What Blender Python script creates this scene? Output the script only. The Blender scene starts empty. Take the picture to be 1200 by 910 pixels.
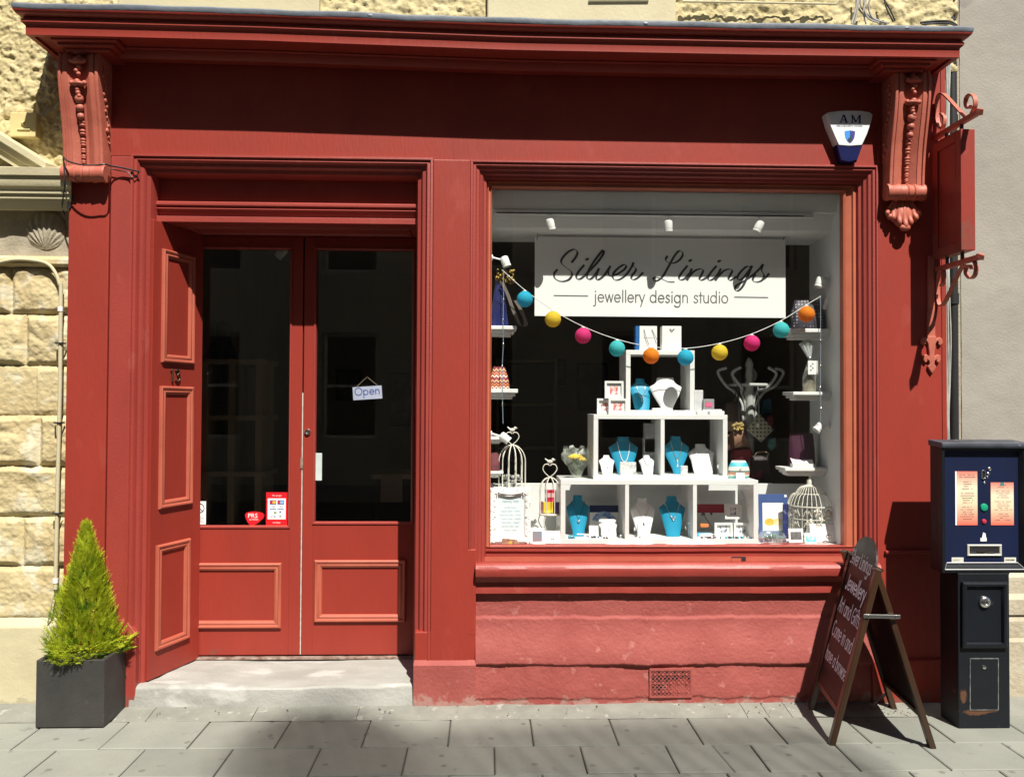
import bpy, bmesh, math, random
from mathutils import Vector, Matrix, noise
SC = bpy.context.scene
COL = SC.collection
R = random.Random(13)
rad = math.radians
# ---------------------------------------------------------------- camera
F = 966.0
CAM = Vector((0.0, -4.4, 1.6))
cam_d = bpy.data.cameras.new('camera'); cam_d.sensor_width = 36.0; cam_d.lens = 36.0 * F / 1200.0
cam_d.clip_start = 0.05; cam_d.clip_end = 400
cam = bpy.data.objects.new('camera', cam_d); COL.objects.link(cam)
MROT = Matrix.Rotation(rad(-1.75), 3, 'Z') @ Matrix.Rotation(rad(90 + 1.1), 3, 'X') @ Matrix.Rotation(rad(0.27), 3, 'Z')
cam.matrix_world = Matrix.Translation(CAM) @ MROT.to_4x4()
SC.camera = cam
def ray(px, py): return MROT @ Vector(((px - 600) / F, -(py - 455) / F, -1.0))
def at(px, py, Y):
    d = ray(px, py); t = (Y - CAM.y) / d.y; return CAM + d * t
def gnd(px, py, z=0.0):
    d = ray(px, py); t = (z - CAM.z) / d.z; return CAM + d * t
def X(px, Y, py=473): return at(px, py, Y).x
def Z(py, Y, px=600): return at(px, py, Y).z
# ---------------------------------------------------------------- tags
LABELS = {}
def tag(o, label, cat, group=None, kind=None):
    o['label'] = label; o['category'] = cat
    if group: o['group'] = group
    if kind: o['kind'] = kind
    return o
def thing(name, label, cat, loc=(0, 0, 0), group=None):
    o = bpy.data.objects.new(name, None); COL.objects.link(o); o.location = loc
    o.empty_display_size = 0.05
    return tag(o, label, cat, group)
def worg(o):
    v = Vector((0, 0, 0))
    while o is not None:
        v = v + Vector(o.location); o = o.parent
    return v
# ---------------------------------------------------------------- mesh builder
class MB:
    def __init__(s): s.v = []; s.f = []; s.m = []; s.cur = 0
    def add(s, vs, fs):
        k = len(s.v); s.v += [Vector(p) for p in vs]
        for f in fs: s.f.append([i + k for i in f]); s.m.append(s.cur)
        return s
    def box(s, a, b):
        x0, y0, z0 = [min(a[i], b[i]) for i in range(3)]; x1, y1, z1 = [max(a[i], b[i]) for i in range(3)]
        return s.add([(x0,y0,z0),(x1,y0,z0),(x1,y1,z0),(x0,y1,z0),(x0,y0,z1),(x1,y0,z1),(x1,y1,z1),(x0,y1,z1)],
              [(3,2,1,0),(4,5,6,7),(0,1,5,4),(1,2,6,5),(2,3,7,6),(3,0,4,7)])
    def obox(s, o, u, v, n, a, b):
        """box in a frame: origin o, axes u v n, from a to b"""
        k = MB().box(a, b)
        return s.add([o + u * p.x + v * p.y + n * p.z for p in k.v], k.f)
    def prism(s, poly, ext):
        ext = Vector(ext); n = len(poly); vs = [Vector(p) for p in poly]; vs += [p + ext for p in vs]
        fs = [list(range(n))[::-1], list(range(n, 2*n))] + [(i, (i+1) % n, n + (i+1) % n, n + i) for i in range(n)]
        return s.add(vs, fs)
    def quad(s, a, b, c, d): return s.add([a, b, c, d], [(0,1,2,3)])
    def loft(s, rings, closed=True, caps=True):
        n = len(rings[0]); vs = [p for r in rings for p in r]; fs = []
        for j in range(len(rings)-1):
            for i in range(n if closed else n-1):
                a = j*n+i; b = j*n+(i+1) % n; fs.append((a, b, b+n, a+n))
        if caps and closed:
            fs.append(list(range(n))[::-1]); fs.append([(len(rings)-1)*n+i for i in range(n)])
        return s.add(vs, fs)
    def grid(s, nu, nv, fn):
        vs = [fn(i/(nu), j/(nv)) for j in range(nv+1) for i in range(nu+1)]
        w = nu+1
        return s.add(vs, [(j*w+i, j*w+i+1, (j+1)*w+i+1, (j+1)*w+i) for j in range(nv) for i in range(nu)])
    def tube(s, pts, r, n=8, closed=False, caps=True):
        pts = [Vector(p) for p in pts]; N = len(pts); rr = r if isinstance(r, (list, tuple)) else [r]*N
        rings = []; prev = None
        for i in range(N):
            if closed: t = pts[(i+1) % N] - pts[i-1]
            else: t = pts[min(i+1, N-1)] - pts[max(i-1, 0)]
            if t.length < 1e-9: t = Vector((0,0,1))
            t.normalize()
            if prev is None:
                up = Vector((0,0,1)) if abs(t.z) < .9 else Vector((0,1,0))
                a = t.cross(up).normalized()
            else:
                a = (prev - t * prev.dot(t))
                if a.length < 1e-6: a = t.orthogonal()
                a.normalize()
            prev = a; b = t.cross(a)
            rings.append([pts[i] + (a*math.cos(2*math.pi*k/n) + b*math.sin(2*math.pi*k/n))*rr[i] for k in range(n)])
        if closed: rings.append(rings[0]); 
        return s.loft(rings, True, caps and not closed)
    def lathe(s, prof, c, n=20, axis='Z', caps=True):
        """prof [(r, h)...] around axis through c"""
        c = Vector(c); rings = []
        for r, h in prof:
            ring = []
            for k in range(n):
                a = 2*math.pi*k/n; p = (r*math.cos(a), r*math.sin(a), h)
                if axis == 'Y': p = (p[0], -p[2], p[1])
                if axis == 'X': p = (p[2], p[0], p[1])
                ring.append(c + Vector(p))
            rings.append(ring)
        return s.loft(rings, True, caps)
    def ball(s, c, r, n=10, m=7, sc=(1,1,1)):
        c = Vector(c); rings = []
        for j in range(m+1):
            t = math.pi*(j+.02)/(m+.04); rings.append([c + Vector((r*math.sin(t)*math.cos(2*math.pi*k/n)*sc[0], r*math.sin(t)*math.sin(2*math.pi*k/n)*sc[1], -r*math.cos(t)*sc[2])) for k in range(n)])
        return s.loft(rings)
    def frame(s, corners, prof, nrm, inner=False, sides=(0,1,2,3)):
        """mitred moulding round 4 coplanar corners (ordered), prof = [(inset, out)...]"""
        c = [Vector(p) for p in corners]; nrm = Vector(nrm).normalized(); L = []
        for ins, out in prof:
            ring = []
            for i in range(4):
                e1 = (c[(i+1) % 4]-c[i]).normalized(); e0 = (c[i-1]-c[i]).normalized()
                ring.append(c[i] + (e1+e0)*ins + nrm*out)
            L.append(ring)
        for j in range(len(L)-1):
            for i in sides: s.quad(L[j][i], L[j][(i+1) % 4], L[j+1][(i+1) % 4], L[j+1][i])
        if inner: s.add(L[-1], [(0,1,2,3)])
        return s
    def build(s, name, mat, parent=None, smooth=None, bev=0, seg=2, origin=None, fixn=True, sub=0):
        me = bpy.data.meshes.new(name)
        o = bpy.data.objects.new(name, me); COL.objects.link(o)
        if parent is not None: o.parent = parent; off = worg(parent)
        elif origin is not None: o.location = origin; off = Vector(origin)
        else: off = Vector((0,0,0))
        me.from_pydata([tuple(p - off) for p in s.v], [], s.f)
        for mm in (mat if isinstance(mat, (list, tuple)) else [mat]): me.materials.append(mm)
        if any(s.m): me.polygons.foreach_set('material_index', s.m)
        if fixn:
            bm = bmesh.new(); bm.from_mesh(me)
            bmesh.ops.remove_doubles(bm, verts=bm.verts, dist=1e-5)
            bmesh.ops.recalc_face_normals(bm, faces=bm.faces); bm.to_mesh(me); bm.free()
        if smooth is not None:
            me.shade_smooth()
            if smooth < 180: me.set_sharp_from_angle(angle=rad(smooth))
        if bev:
            m = o.modifiers.new('edge', 'BEVEL'); m.width = bev; m.segments = seg; m.limit_method = 'ANGLE'; m.angle_limit = rad(40)
            m.harden_normals = False
        if sub:
            m = o.modifiers.new('sub', 'SUBSURF'); m.levels = sub; m.render_levels = sub
        me.update()
        return o
def crom(P, k=6):
    P = [Vector(p) for p in P]; out = []
    if len(P) < 3: return P
    for i in range(len(P)-1):
        p0 = P[i-1] if i else P[0]*2-P[1]; p1 = P[i]; p2 = P[i+1]; p3 = P[i+2] if i+2 < len(P) else P[-1]*2-P[-2]
        for j in range(k):
            t = j/k
            out.append(.5*((2*p1)+(p2-p0)*t+(2*p0-5*p1+4*p2-p3)*t*t+(3*p1-p0-3*p2+p3)*t*t*t))
    out.append(P[-1]); return out
def fbm(p, s=1.0, o=4): return noise.fractal(Vector(p)*s, 1.0, 2.0, o)
# ---------------------------------------------------------------- materials
def newmat(name):
    m = bpy.data.materials.new(name); m.use_nodes = True; nt = m.node_tree
    return m, nt, nt.nodes['Principled BSDF'], nt.nodes['Material Output']
def lnk(nt, a, b): nt.links.new(a, b)
def pm(name, c1, c2=None, scale=4.0, rough=.5, rough2=None, bump=0.0, bscale=60.0, metal=0.0, spec=.5, stretch=(1,1,1), lo=.35, hi=.65, c3=None, s3=20.0, t3=.62, coat=0.0, bstretch=None):
    """two colours mixed by noise, a third as sparse specks or stains, bump from finer noise"""
    m, nt, b, out = newmat(name); N = nt.nodes
    tc = N.new('ShaderNodeTexCoord'); mp = N.new('ShaderNodeMapping'); mp.inputs['Scale'].default_value = stretch
    lnk(nt, tc.outputs['Object'], mp.inputs['Vector'])
    c2 = c2 or tuple(x*.86 for x in c1)
    n1 = N.new('ShaderNodeTexNoise'); n1.inputs['Scale'].default_value = scale; n1.inputs['Detail'].default_value = 7; n1.inputs['Roughness'].default_value = .6
    lnk(nt, mp.outputs[0], n1.inputs['Vector'])
    r = N.new('ShaderNodeValToRGB'); r.color_ramp.elements[0].position = lo; r.color_ramp.elements[1].position = hi
    r.color_ramp.elements[0].color = (*c1, 1); r.color_ramp.elements[1].color = (*c2, 1)
    lnk(nt, n1.outputs['Fac'], r.inputs['Fac']); colout = r.outputs['Color']
    if c3:
        n3 = N.new('ShaderNodeTexNoise'); n3.inputs['Scale'].default_value = s3; n3.inputs['Detail'].default_value = 5
        lnk(nt, mp.outputs[0], n3.inputs['Vector'])
        r3 = N.new('ShaderNodeValToRGB'); r3.color_ramp.elements[0].position = t3; r3.color_ramp.elements[1].position = t3+.07
        lnk(nt, n3.outputs['Fac'], r3.inputs['Fac'])
        mx = N.new('ShaderNodeMix'); mx.data_type = 'RGBA'; mx.inputs['B'].default_value = (*c3, 1)
        lnk(nt, r3.outputs['Color'], mx.inputs['Factor']); lnk(nt, colout, mx.inputs['A']); colout = mx.outputs['Result']
    lnk(nt, colout, b.inputs['Base Color'])
    b.inputs['Metallic'].default_value = metal; b.inputs['Specular IOR Level'].default_value = spec
    if coat: b.inputs['Coat Weight'].default_value = coat; b.inputs['Coat Roughness'].default_value = .15
    if rough2 is not None:
        mr = N.new('ShaderNodeMapRange'); mr.inputs['To Min'].default_value = rough; mr.inputs['To Max'].default_value = rough2
        lnk(nt, n1.outputs['Fac'], mr.inputs['Value']); lnk(nt, mr.outputs[0], b.inputs['Roughness'])
    else: b.inputs['Roughness'].default_value = rough
    if bump:
        n2 = N.new('ShaderNodeTexNoise'); n2.inputs['Scale'].default_value = bscale; n2.inputs['Detail'].default_value = 6
        if bstretch:
            mp2 = N.new('ShaderNodeMapping'); mp2.inputs['Scale'].default_value = bstretch
            lnk(nt, tc.outputs['Object'], mp2.inputs['Vector']); lnk(nt, mp2.outputs[0], n2.inputs['Vector'])
        else: lnk(nt, tc.outputs['Object'], n2.inputs['Vector'])
        bp = N.new('ShaderNodeBump'); bp.inputs['Strength'].default_value = bump; bp.inputs['Distance'].default_value = .01
        lnk(nt, n2.outputs['Fac'], bp.inputs['Height']); lnk(nt, bp.outputs[0], b.inputs['Normal'])
    return m
def glassmat(name, tint=(.99, .995, .99), ior=1.5, rough=0.0):
    m, nt, b, out = newmat(name); N = nt.nodes; N.remove(b)
    t = N.new('ShaderNodeBsdfTransparent'); t.inputs[0].default_value = (*tint, 1)
    g = N.new('ShaderNodeBsdfGlossy'); g.inputs['Roughness'].default_value = rough
    gm = N.new('ShaderNodeNewGeometry'); dt = N.new('ShaderNodeVectorMath'); dt.operation = 'DOT_PRODUCT'; lnk(nt, gm.outputs['Normal'], dt.inputs[0]); lnk(nt, gm.outputs['Incoming'], dt.inputs[1])
    ab = N.new('ShaderNodeMath'); ab.operation = 'ABSOLUTE'; lnk(nt, dt.outputs['Value'], ab.inputs[0]); om = N.new('ShaderNodeMath'); om.operation = 'SUBTRACT'; om.inputs[0].default_value = 1; lnk(nt, ab.outputs[0], om.inputs[1])
    pw = N.new('ShaderNodeMath'); pw.operation = 'POWER'; pw.inputs[1].default_value = 5; lnk(nt, om.outputs[0], pw.inputs[0])
    f = N.new('ShaderNodeMath'); f.operation = 'MULTIPLY_ADD'; f.inputs[1].default_value = .957; f.inputs[2].default_value = .043; lnk(nt, pw.outputs[0], f.inputs[0])   # Schlick reflectance of one face
    x = N.new('ShaderNodeMixShader'); lnk(nt, f.outputs[0], x.inputs[0]); lnk(nt, t.outputs[0], x.inputs[1]); lnk(nt, g.outputs[0], x.inputs[2])
    lnk(nt, x.outputs[0], out.inputs['Surface']); return m
def paper(name, col, trans=.45):
    m, nt, b, out = newmat(name); N = nt.nodes
    b.inputs['Base Color'].default_value = (*col, 1); b.inputs['Roughness'].default_value = .7; b.inputs['Specular IOR Level'].default_value = .2
    t = N.new('ShaderNodeBsdfTranslucent'); t.inputs[0].default_value = (*col, 1)
    x = N.new('ShaderNodeMixShader'); x.inputs[0].default_value = trans
    lnk(nt, b.outputs[0], x.inputs[1]); lnk(nt, t.outputs[0], x.inputs[2]); lnk(nt, x.outputs[0], out.inputs['Surface']); return m
M = {}
RED = (.29, .035, .0225)
M['red'] = pm('red_paint', RED, (.255, .030, .019), 3.2, .40, .58, .14, 70, bstretch=(1, 1, .2), c3=(.295, .042, .029), s3=7, t3=.62, stretch=(1, 1, .5), spec=.4)
M['red_door'] = pm('red_door_paint', (.285, .034, .022), (.25, .029, .0185), 4, .36, .52, .12, 70, bstretch=(1, 1, .15), stretch=(1, 1, .3), c3=(.265, .032, .022), s3=8, t3=.64, spec=.4)
M['red_mould'] = pm('red_moulding_paint', (.30, .042, .031), (.26, .034, .025), 5, .42, .55, .1, 80, stretch=(1, 1, .4), c3=(.30, .055, .042), s3=9, t3=.64)
M['terra'] = pm('terracotta_paint', (.42, .10, .06), (.36, .082, .048), 5, .45, .6, .08, 90)
M['sash'] = pm('orange_sash_paint', (.47, .135, .075), (.40, .105, .058), 5, .42, .55, .06, 90)
M['corbel'] = pm('corbel_paint', (.46, .125, .08), (.38, .095, .062), 14, .5, .6, .12, 120)
M['riser'] = pm('masonry_paint', (.315, .072, .060), (.265, .052, .043), 4, .7, .85, .35, 60, c3=(.36, .115, .10), s3=16, t3=.63)
M['lead'] = pm('lead', (.20, .225, .265), (.14, .16, .19), 9, .5, .65, .2, 40, metal=.3)
M['bare'] = pm('worn_timber', (.12, .05, .035), (.32, .26, .22), 22, .8)
M['cream'] = pm('cream_paint', (.53, .475, .305), (.47, .41, .26), 3, .7, None, .15, 60, c3=(.50, .42, .26), s3=6, t3=.66)
M['harl'] = pm('cream_roughcast', (.54, .46, .26), (.46, .38, .19), 6, .85, None, .6, 55, c3=(.36, .27, .12), s3=30, t3=.63)
M['sand'] = pm('sandstone', (.54, .455, .26), (.45, .35, .18), 4.5, .85, None, .5, 45, c3=(.55, .49, .34), s3=7, t3=.54)
M['grey'] = pm('grey_render', (.33, .305, .265), (.28, .258, .225), 2.2, .85, None, .2, 90, c3=(.24, .225, .2), s3=5, t3=.68)
M['stone'] = pm('pale_stone', (.40, .35, .26), (.30, .26, .19), 6, .85, None, .4, 60)
M['slab'] = pm('concrete_slab', (.235, .241, .205), (.20, .205, .177), 3.2, .8, .9, .25, 160, c3=(.165, .162, .148), s3=14, t3=.64)
M['strip'] = pm('cement_strip', (.235, .235, .20), (.185, .185, .16), 7, .85, None, .35, 70, c3=(.33, .32, .28), s3=18, t3=.62)
M['step'] = pm('worn_stone_step', (.36, .355, .325), (.27, .265, .24), 5, .75, None, .3, 60, stretch=(.5, 1, 1), c3=(.42, .41, .385), s3=6, t3=.58)
M['joint'] = pm('joint_grit', (.10, .095, .08), (.06, .055, .045), 40, .95)
M['asphalt'] = pm('asphalt', (.055, .055, .055), (.04, .04, .042), 30, .85, None, .4, 200)
M['white'] = pm('white_gloss', (.80, .80, .78), (.76, .76, .74), 4, .35, None, .03, 60)
M['wall_white'] = pm('white_emulsion', (.72, .73, .72), (.68, .69, .68), 2, .7, None, .05, 80)
M['offwhite'] = pm('ivory_metal', (.74, .72, .64), (.66, .63, .55), 12, .45)
M['card'] = pm('white_card', (.84, .84, .82), (.82, .82, .80), 4, .7)
M['velvet_w'] = pm('white_leatherette', (.80, .80, .79), (.76, .76, .75), 30, .6, None, .1, 200)
M['velvet_b'] = pm('turquoise_leatherette', (.008, .29, .47), (.007, .25, .42), 10, .5, None, .12, 200)
M['black'] = pm('black', (.02, .02, .022), (.015, .015, .016), 10, .5)
M['ink'] = pm('ink', (.018, .024, .028), (.018, .024, .028), 10, .6)
M['inkgrey'] = pm('grey_ink', (.12, .13, .13), None, 10, .6)
M['navy'] = pm('navy', (.012, .022, .10), (.01, .018, .08), 10, .5)
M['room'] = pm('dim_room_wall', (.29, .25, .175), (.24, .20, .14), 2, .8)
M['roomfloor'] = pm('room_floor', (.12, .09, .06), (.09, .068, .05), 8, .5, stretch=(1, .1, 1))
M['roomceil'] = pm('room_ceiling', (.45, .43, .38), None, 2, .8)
M['darkwood'] = pm('dark_wood', (.035, .024, .017), (.022, .016, .012), 12, .45, stretch=(1, 1, .15))
M['steel'] = pm('brushed_steel', (.55, .55, .54), (.45, .45, .44), 30, .3, .45, metal=1.0)
M['chrome'] = pm('chrome', (.72, .72, .72), (.65, .65, .65), 20, .18, .3, metal=1.0)
M['bronze'] = pm('aged_bronze', (.13, .10, .07), (.08, .06, .045), 30, .4, metal=.8)
M['glass'] = glassmat('window_glass')
def filmmat():
    m, nt, b, out = newmat('cellophane'); N = nt.nodes; b.inputs['Base Color'].default_value = (.62, .68, .60, 1); b.inputs['Roughness'].default_value = .25
    t = N.new('ShaderNodeBsdfTransparent'); x = N.new('ShaderNodeMixShader'); ns = N.new('ShaderNodeTexNoise'); ns.inputs['Scale'].default_value = 28; ns.inputs['Detail'].default_value = 4
    tc = N.new('ShaderNodeTexCoord'); lnk(nt, tc.outputs['Object'], ns.inputs['Vector']); mr = N.new('ShaderNodeMapRange'); mr.inputs['From Min'].default_value = .35; mr.inputs['From Max'].default_value = .65; mr.inputs['To Min'].default_value = .08; mr.inputs['To Max'].default_value = .32
    lnk(nt, ns.outputs['Fac'], mr.inputs['Value']); lnk(nt, mr.outputs[0], x.inputs[0]); lnk(nt, t.outputs[0], x.inputs[1]); lnk(nt, b.outputs[0], x.inputs[2]); lnk(nt, x.outputs[0], out.inputs['Surface']); return m
M['cello'] = filmmat()
def slab_extra(m):
    nt = m.node_tree; N = nt.nodes; b = N['Principled BSDF']; src = b.inputs['Base Color'].links[0].from_socket
    g = N.new('ShaderNodeNewGeometry'); hv = N.new('ShaderNodeHueSaturation'); mr = N.new('ShaderNodeMapRange'); mr.inputs['To Min'].default_value = .86; mr.inputs['To Max'].default_value = 1.1
    lnk(nt, g.outputs['Random Per Island'], mr.inputs['Value']); lnk(nt, mr.outputs[0], hv.inputs['Value']); lnk(nt, src, hv.inputs['Color'])
    tc = N.new('ShaderNodeTexCoord'); vo = N.new('ShaderNodeTexVoronoi'); vo.inputs['Scale'].default_value = 3.1; vo.voronoi_dimensions = '2D'; lnk(nt, tc.outputs['Object'], vo.inputs['Vector'])
    ns = N.new('ShaderNodeTexNoise'); ns.inputs['Scale'].default_value = 30; lnk(nt, tc.outputs['Object'], ns.inputs['Vector']); ad = N.new('ShaderNodeMath'); ad.operation = 'MULTIPLY_ADD'; ad.inputs[1].default_value = .05; lnk(nt, ns.outputs['Fac'], ad.inputs[0]); lnk(nt, vo.outputs['Distance'], ad.inputs[2])
    rp = N.new('ShaderNodeMapRange'); rp.inputs['From Min'].default_value = .062; rp.inputs['From Max'].default_value = .074; rp.inputs['To Min'].default_value = .6; rp.inputs['To Max'].default_value = 0; lnk(nt, ad.outputs[0], rp.inputs['Value'])
    mx = N.new('ShaderNodeMix'); mx.data_type = 'RGBA'; mx.inputs['B'].default_value = (.10, .095, .085, 1); lnk(nt, rp.outputs[0], mx.inputs['Factor']); lnk(nt, hv.outputs[0], mx.inputs['A']); lnk(nt, mx.outputs['Result'], b.inputs['Base Color'])
slab_extra(M['slab'])

def footmix(m, z0, z1, col, amt, sc):
    """splash dirt and lost paint along the foot of a wall, broken up by noise"""
    nt = m.node_tree; N = nt.nodes; b = N['Principled BSDF']; src = b.inputs['Base Color'].links[0].from_socket
    tc = N.new('ShaderNodeTexCoord'); sx = N.new('ShaderNodeSeparateXYZ'); lnk(nt, tc.outputs['Object'], sx.inputs[0])
    ns = N.new('ShaderNodeTexNoise'); ns.inputs['Scale'].default_value = sc; ns.inputs['Detail'].default_value = 8; ns.inputs['Roughness'].default_value = .65
    lnk(nt, tc.outputs['Object'], ns.inputs['Vector'])
    mr = N.new('ShaderNodeMapRange'); mr.inputs['From Min'].default_value = z0; mr.inputs['From Max'].default_value = z1; mr.inputs['To Min'].default_value = .62; mr.inputs['To Max'].default_value = .22
    lnk(nt, sx.outputs['Z'], mr.inputs['Value'])
    cmp_ = N.new('ShaderNodeMath'); cmp_.operation = 'SUBTRACT'; lnk(nt, mr.outputs[0], cmp_.inputs[0]); lnk(nt, ns.outputs['Fac'], cmp_.inputs[1])
    m2 = N.new('ShaderNodeMapRange'); m2.inputs['From Min'].default_value = 0; m2.inputs['From Max'].default_value = .07; m2.inputs['To Max'].default_value = amt; lnk(nt, cmp_.outputs[0], m2.inputs['Value'])
    mx = N.new('ShaderNodeMix'); mx.data_type = 'RGBA'; mx.inputs['B'].default_value = (*col, 1)
    lnk(nt, m2.outputs[0], mx.inputs['Factor']); lnk(nt, src, mx.inputs['A']); lnk(nt, mx.outputs['Result'], b.inputs['Base Color'])
footmix(M['riser'], .0, .13, (.36, .26, .22), .55, 9)
for k_ in ('red', 'red_mould', 'red_door'): footmix(M[k_], .0, .30, (.15, .07, .05), .5, 14)
footmix(M['cream'], .0, .12, (.30, .27, .19), .6, 10)
# ================================================================ SETTING
def struct(name, mb, mat, **k):
    o = mb.build(name, mat, **k); o['kind'] = 'structure'; return o
# pavement: real slabs with joints, one mesh
YR = [gnd(568, p).y for p in (842, 873.5, 906.5)]
rows = [YR[0], YR[1], YR[2]]
while rows[-1] > -3.3: rows.append(rows[-1] - .30)
J1 = gnd(621, 842).x; J2 = gnd(579, 873.5).x
mb = MB(); mb.cur = 1
mb.quad((-9, rows[-1], -.012), (9, rows[-1], -.012), (9, .3, -.012), (-9, .3, -.012)); mb.cur = 0
for r in range(len(rows)-1):
    y1, y0 = rows[r], rows[r+1]; w = .403; x = (J1 if r % 2 == 0 else J2) + .02*(r//2) - 20*w
    rr = random.Random(50+r)
    while x < 8:
        g = .0035; a, b = x+g, x+w-g; c, d = y0+g, y1-g; dz = [rr.uniform(-.0025, .0015) for _ in range(4)]; e = .005
        cracks = [a, b]
        if r == 1 and abs(x - gnd(776, 873.5).x) < .1: cracks = [a, a+.225, b]
        for q in range(len(cracks)-1):
            a2, b2 = cracks[q]+(.0012 if q else 0), cracks[q+1]-(.0012 if q < len(cracks)-2 else 0)
            wob = .018 if len(cracks) > 2 else 0
            base = [(a2+(wob if q else 0), c, -.03), (b2+(0 if q else wob), c, -.03), (b2-(0 if q else wob*.4), d, -.03), (a2-(wob*.4 if q else 0), d, -.03)]
            mid = [(p[0], p[1], -.004+dz[i]) for i, p in enumerate(base)]
            top = [(p[0]+(e if i in (0, 3) else -e), p[1]+(e if i < 2 else -e), dz[i]) for i, p in enumerate(base)]
            mb.loft([base, mid, top])
        x += w
pav = struct('pavement', mb, [M['slab'], M['joint']])
mb = MB().box((-9, rows[-1]-.14, -.3), (9, rows[-1]-.006, -.006)); struct('kerb', mb, M['stone'], bev=.015)
mb = MB().box((-60, -9.2, -.4), (60, rows[-1]-.14, -.125)); struct('road', mb, M['asphalt'])
mb = MB().box((-60, -11.02, -.3), (60, -9.2, 0)); struct('far_pavement', mb, M['slab'])
mb = MB().quad((-150, -150, -.42), (150, -150, -.42), (150, 60, -.42), (-150, 60, -.42)); struct('ground', mb, M['asphalt'])
# cement strip at the foot of the wall: small fillet, with joints
mb = MB()
y_f = YR[0]+.003; y_b = .10
xs = [-3.4, gnd(180, 835).x, gnd(300, 835).x, gnd(420, 835).x, gnd(873, 835).x, gnd(898, 835).x, gnd(925, 835).x, 3.4]
for i in range(len(xs)-1):
    a, b = xs[i]+.0015, xs[i+1]-.0015; n = max(2, int((b-a)/.05))
    mb.grid(n, 5, lambda u, v, a=a, b=b: Vector((a+(b-a)*u, y_f+(y_b-y_f)*v, -.004+.018*min(1, v*2.2)+.003*fbm((a+(b-a)*u, v, 3), 7))))
struct('kerb_strip', mb, M['strip'], smooth=60)
# ================================================================ SHOP BUILDING
shop = thing('shop_building', 'old shop with red painted wooden front, display window and recessed double door', 'shop', (0, 0.2, 0))
def P(name, mb, mat, parent=None, **k): return mb.build(name, mat, parent or shop, **k)
XL = X(77, 0); XR = at(1105, 400, 0).x
# ---- cornice, sagging with age
tabx = [14, 300, 600, 900, 1140]; taby = [9, 16.5, 28, 34, 37.5]
sag = [(at(a, b, -.28).x, at(a, b, -.28).z) for a, b in zip(tabx, taby)]
zc = at(600, 28, -.28).z
def dz(x):
    if x <= sag[0][0]: return sag[0][1]-zc
    for (xa, za), (xb, zb) in zip(sag, sag[1:]):
        if x <= xb:
            t = (x-xa)/(xb-xa); return za+(zb-za)*t-zc
    return sag[-1][1]-zc
xa_, xb_ = sag[0][0], sag[-1][0]
def swept(prof, y_ref=-.28, n=48, back=.1, wob=0):
    mb = MB(); rings = []
    for i in range(n+1):
        t = i/n; ring = []
        for (y, z) in prof:
            x0 = xa_-(0 if 0 else 0)+(y-y_ref); x1 = xb_-(y-y_ref); x = x0+(x1-x0)*t
            ring.append(Vector((x, y, z+dz(x)+wob*fbm((x, z, 1), 3))))
        rings.append(ring)
    m = len(prof)
    mb.loft(rings, closed=False)
    for ring in (rings[0], rings[-1]):
        bk = [Vector((p.x, back, p.z)) for p in ring]
        mb.loft([ring, bk], closed=False)
    return mb
def zz(py, Y): return at(600, py, Y).z
cor = [(-.28, zz(28, -.28)-.001), (-.279, zz(30, -.279)), (-.268, zz(34, -.268)), (-.25, zz(37.5, -.25)), (-.244, zz(38.2, -.244)), (-.244, zz(40, -.244)), (-.252, zz(40.5, -.252)), (-.252, zz(43.5, -.252)),
       (-.246, zz(45.5, -.246)), (-.238, zz(48, -.238)), (-.236, zz(49.5, -.236)), (-.236, zz(58.5, -.236)), (-.21, zz(58.5, -.236)), (-.21, zz(58.5, -.236)+.012), (-.10, zz(58.5, -.236)+.012), (-.10, zz(70.5, -.10)), (-.088, zz(72.5, -.088)),
       (-.082, zz(77, -.082)), (-.06, zz(83, -.06)), (-.02, zz(86, -.02)), (.02, zz(87, .01))]
cornice = P('cornice', swept(cor), M['red'], smooth=35)
ztop = zz(28, -.28)
lead = [(-.280, ztop-.002), (-.284, ztop+.004), (-.284, ztop+.022), (-.268, ztop+.034), (-.1, ztop+.045), (.13, ztop+.07)]
mb = swept(lead, n=90, back=.13, wob=.006); mb.loft([[Vector((xa_+.3*i, -.28, ztop-.003+dz(xa_+.3*i))), Vector((xa_+.3*i, .1, ztop-.003+dz(xa_+.3*i)))] for i in range(17)], closed=False)
for px in (433, 757, 1064):
    x = at(px, 25, -.29).x; mb.ball((x, -.283, ztop+.014+dz(x)), .010, sc=(1.6, .4, .8)); mb.tube([(x, -.281, ztop+.018+dz(x)), (x, -.1, ztop+.05+dz(x)), (x, .12, ztop+.075+dz(x))], .008)
P('lead_flashing', mb, M['lead'], cornice, smooth=50)
# stepped caps above the two brackets
def cap(px0, px1):
    mb = MB()
    for k, (e, ya, p0, p1) in enumerate(((.0, -.205, 58.5, 64), (.022, -.185, 64, 70), (.05, -.16, 70, 76))):
        x0 = at(px0, 50, -.2).x+e; x1 = at(px1, 50, -.2).x-e; xm = (x0+x1)/2
        mb.box((x0, ya, at(600, p1, ya).z+dz(xm)), (x1, .02, at(600, p0, ya).z+dz(xm)+.004))
    P('bracket_cap', mb, M['red'], cornice, bev=.008, seg=3)
cap(59, 137); cap(1029, 1098)
# ---- fascia board
z_fb = Z(188, .01, 560)
mb = MB().box((XL, .012, z_fb-.0), (XR, .30, zc+.03))
mb.obox(Vector((0,0,0)), Vector((1,0,0)), Vector((0,1,0)), Vector((0,0,1)), (X(530, .01)-.0008, .0105, z_fb), (X(530, .01)+.0008, .0125, zc-.45))
P('fascia', mb, M['red'], bev=.003)
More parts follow.
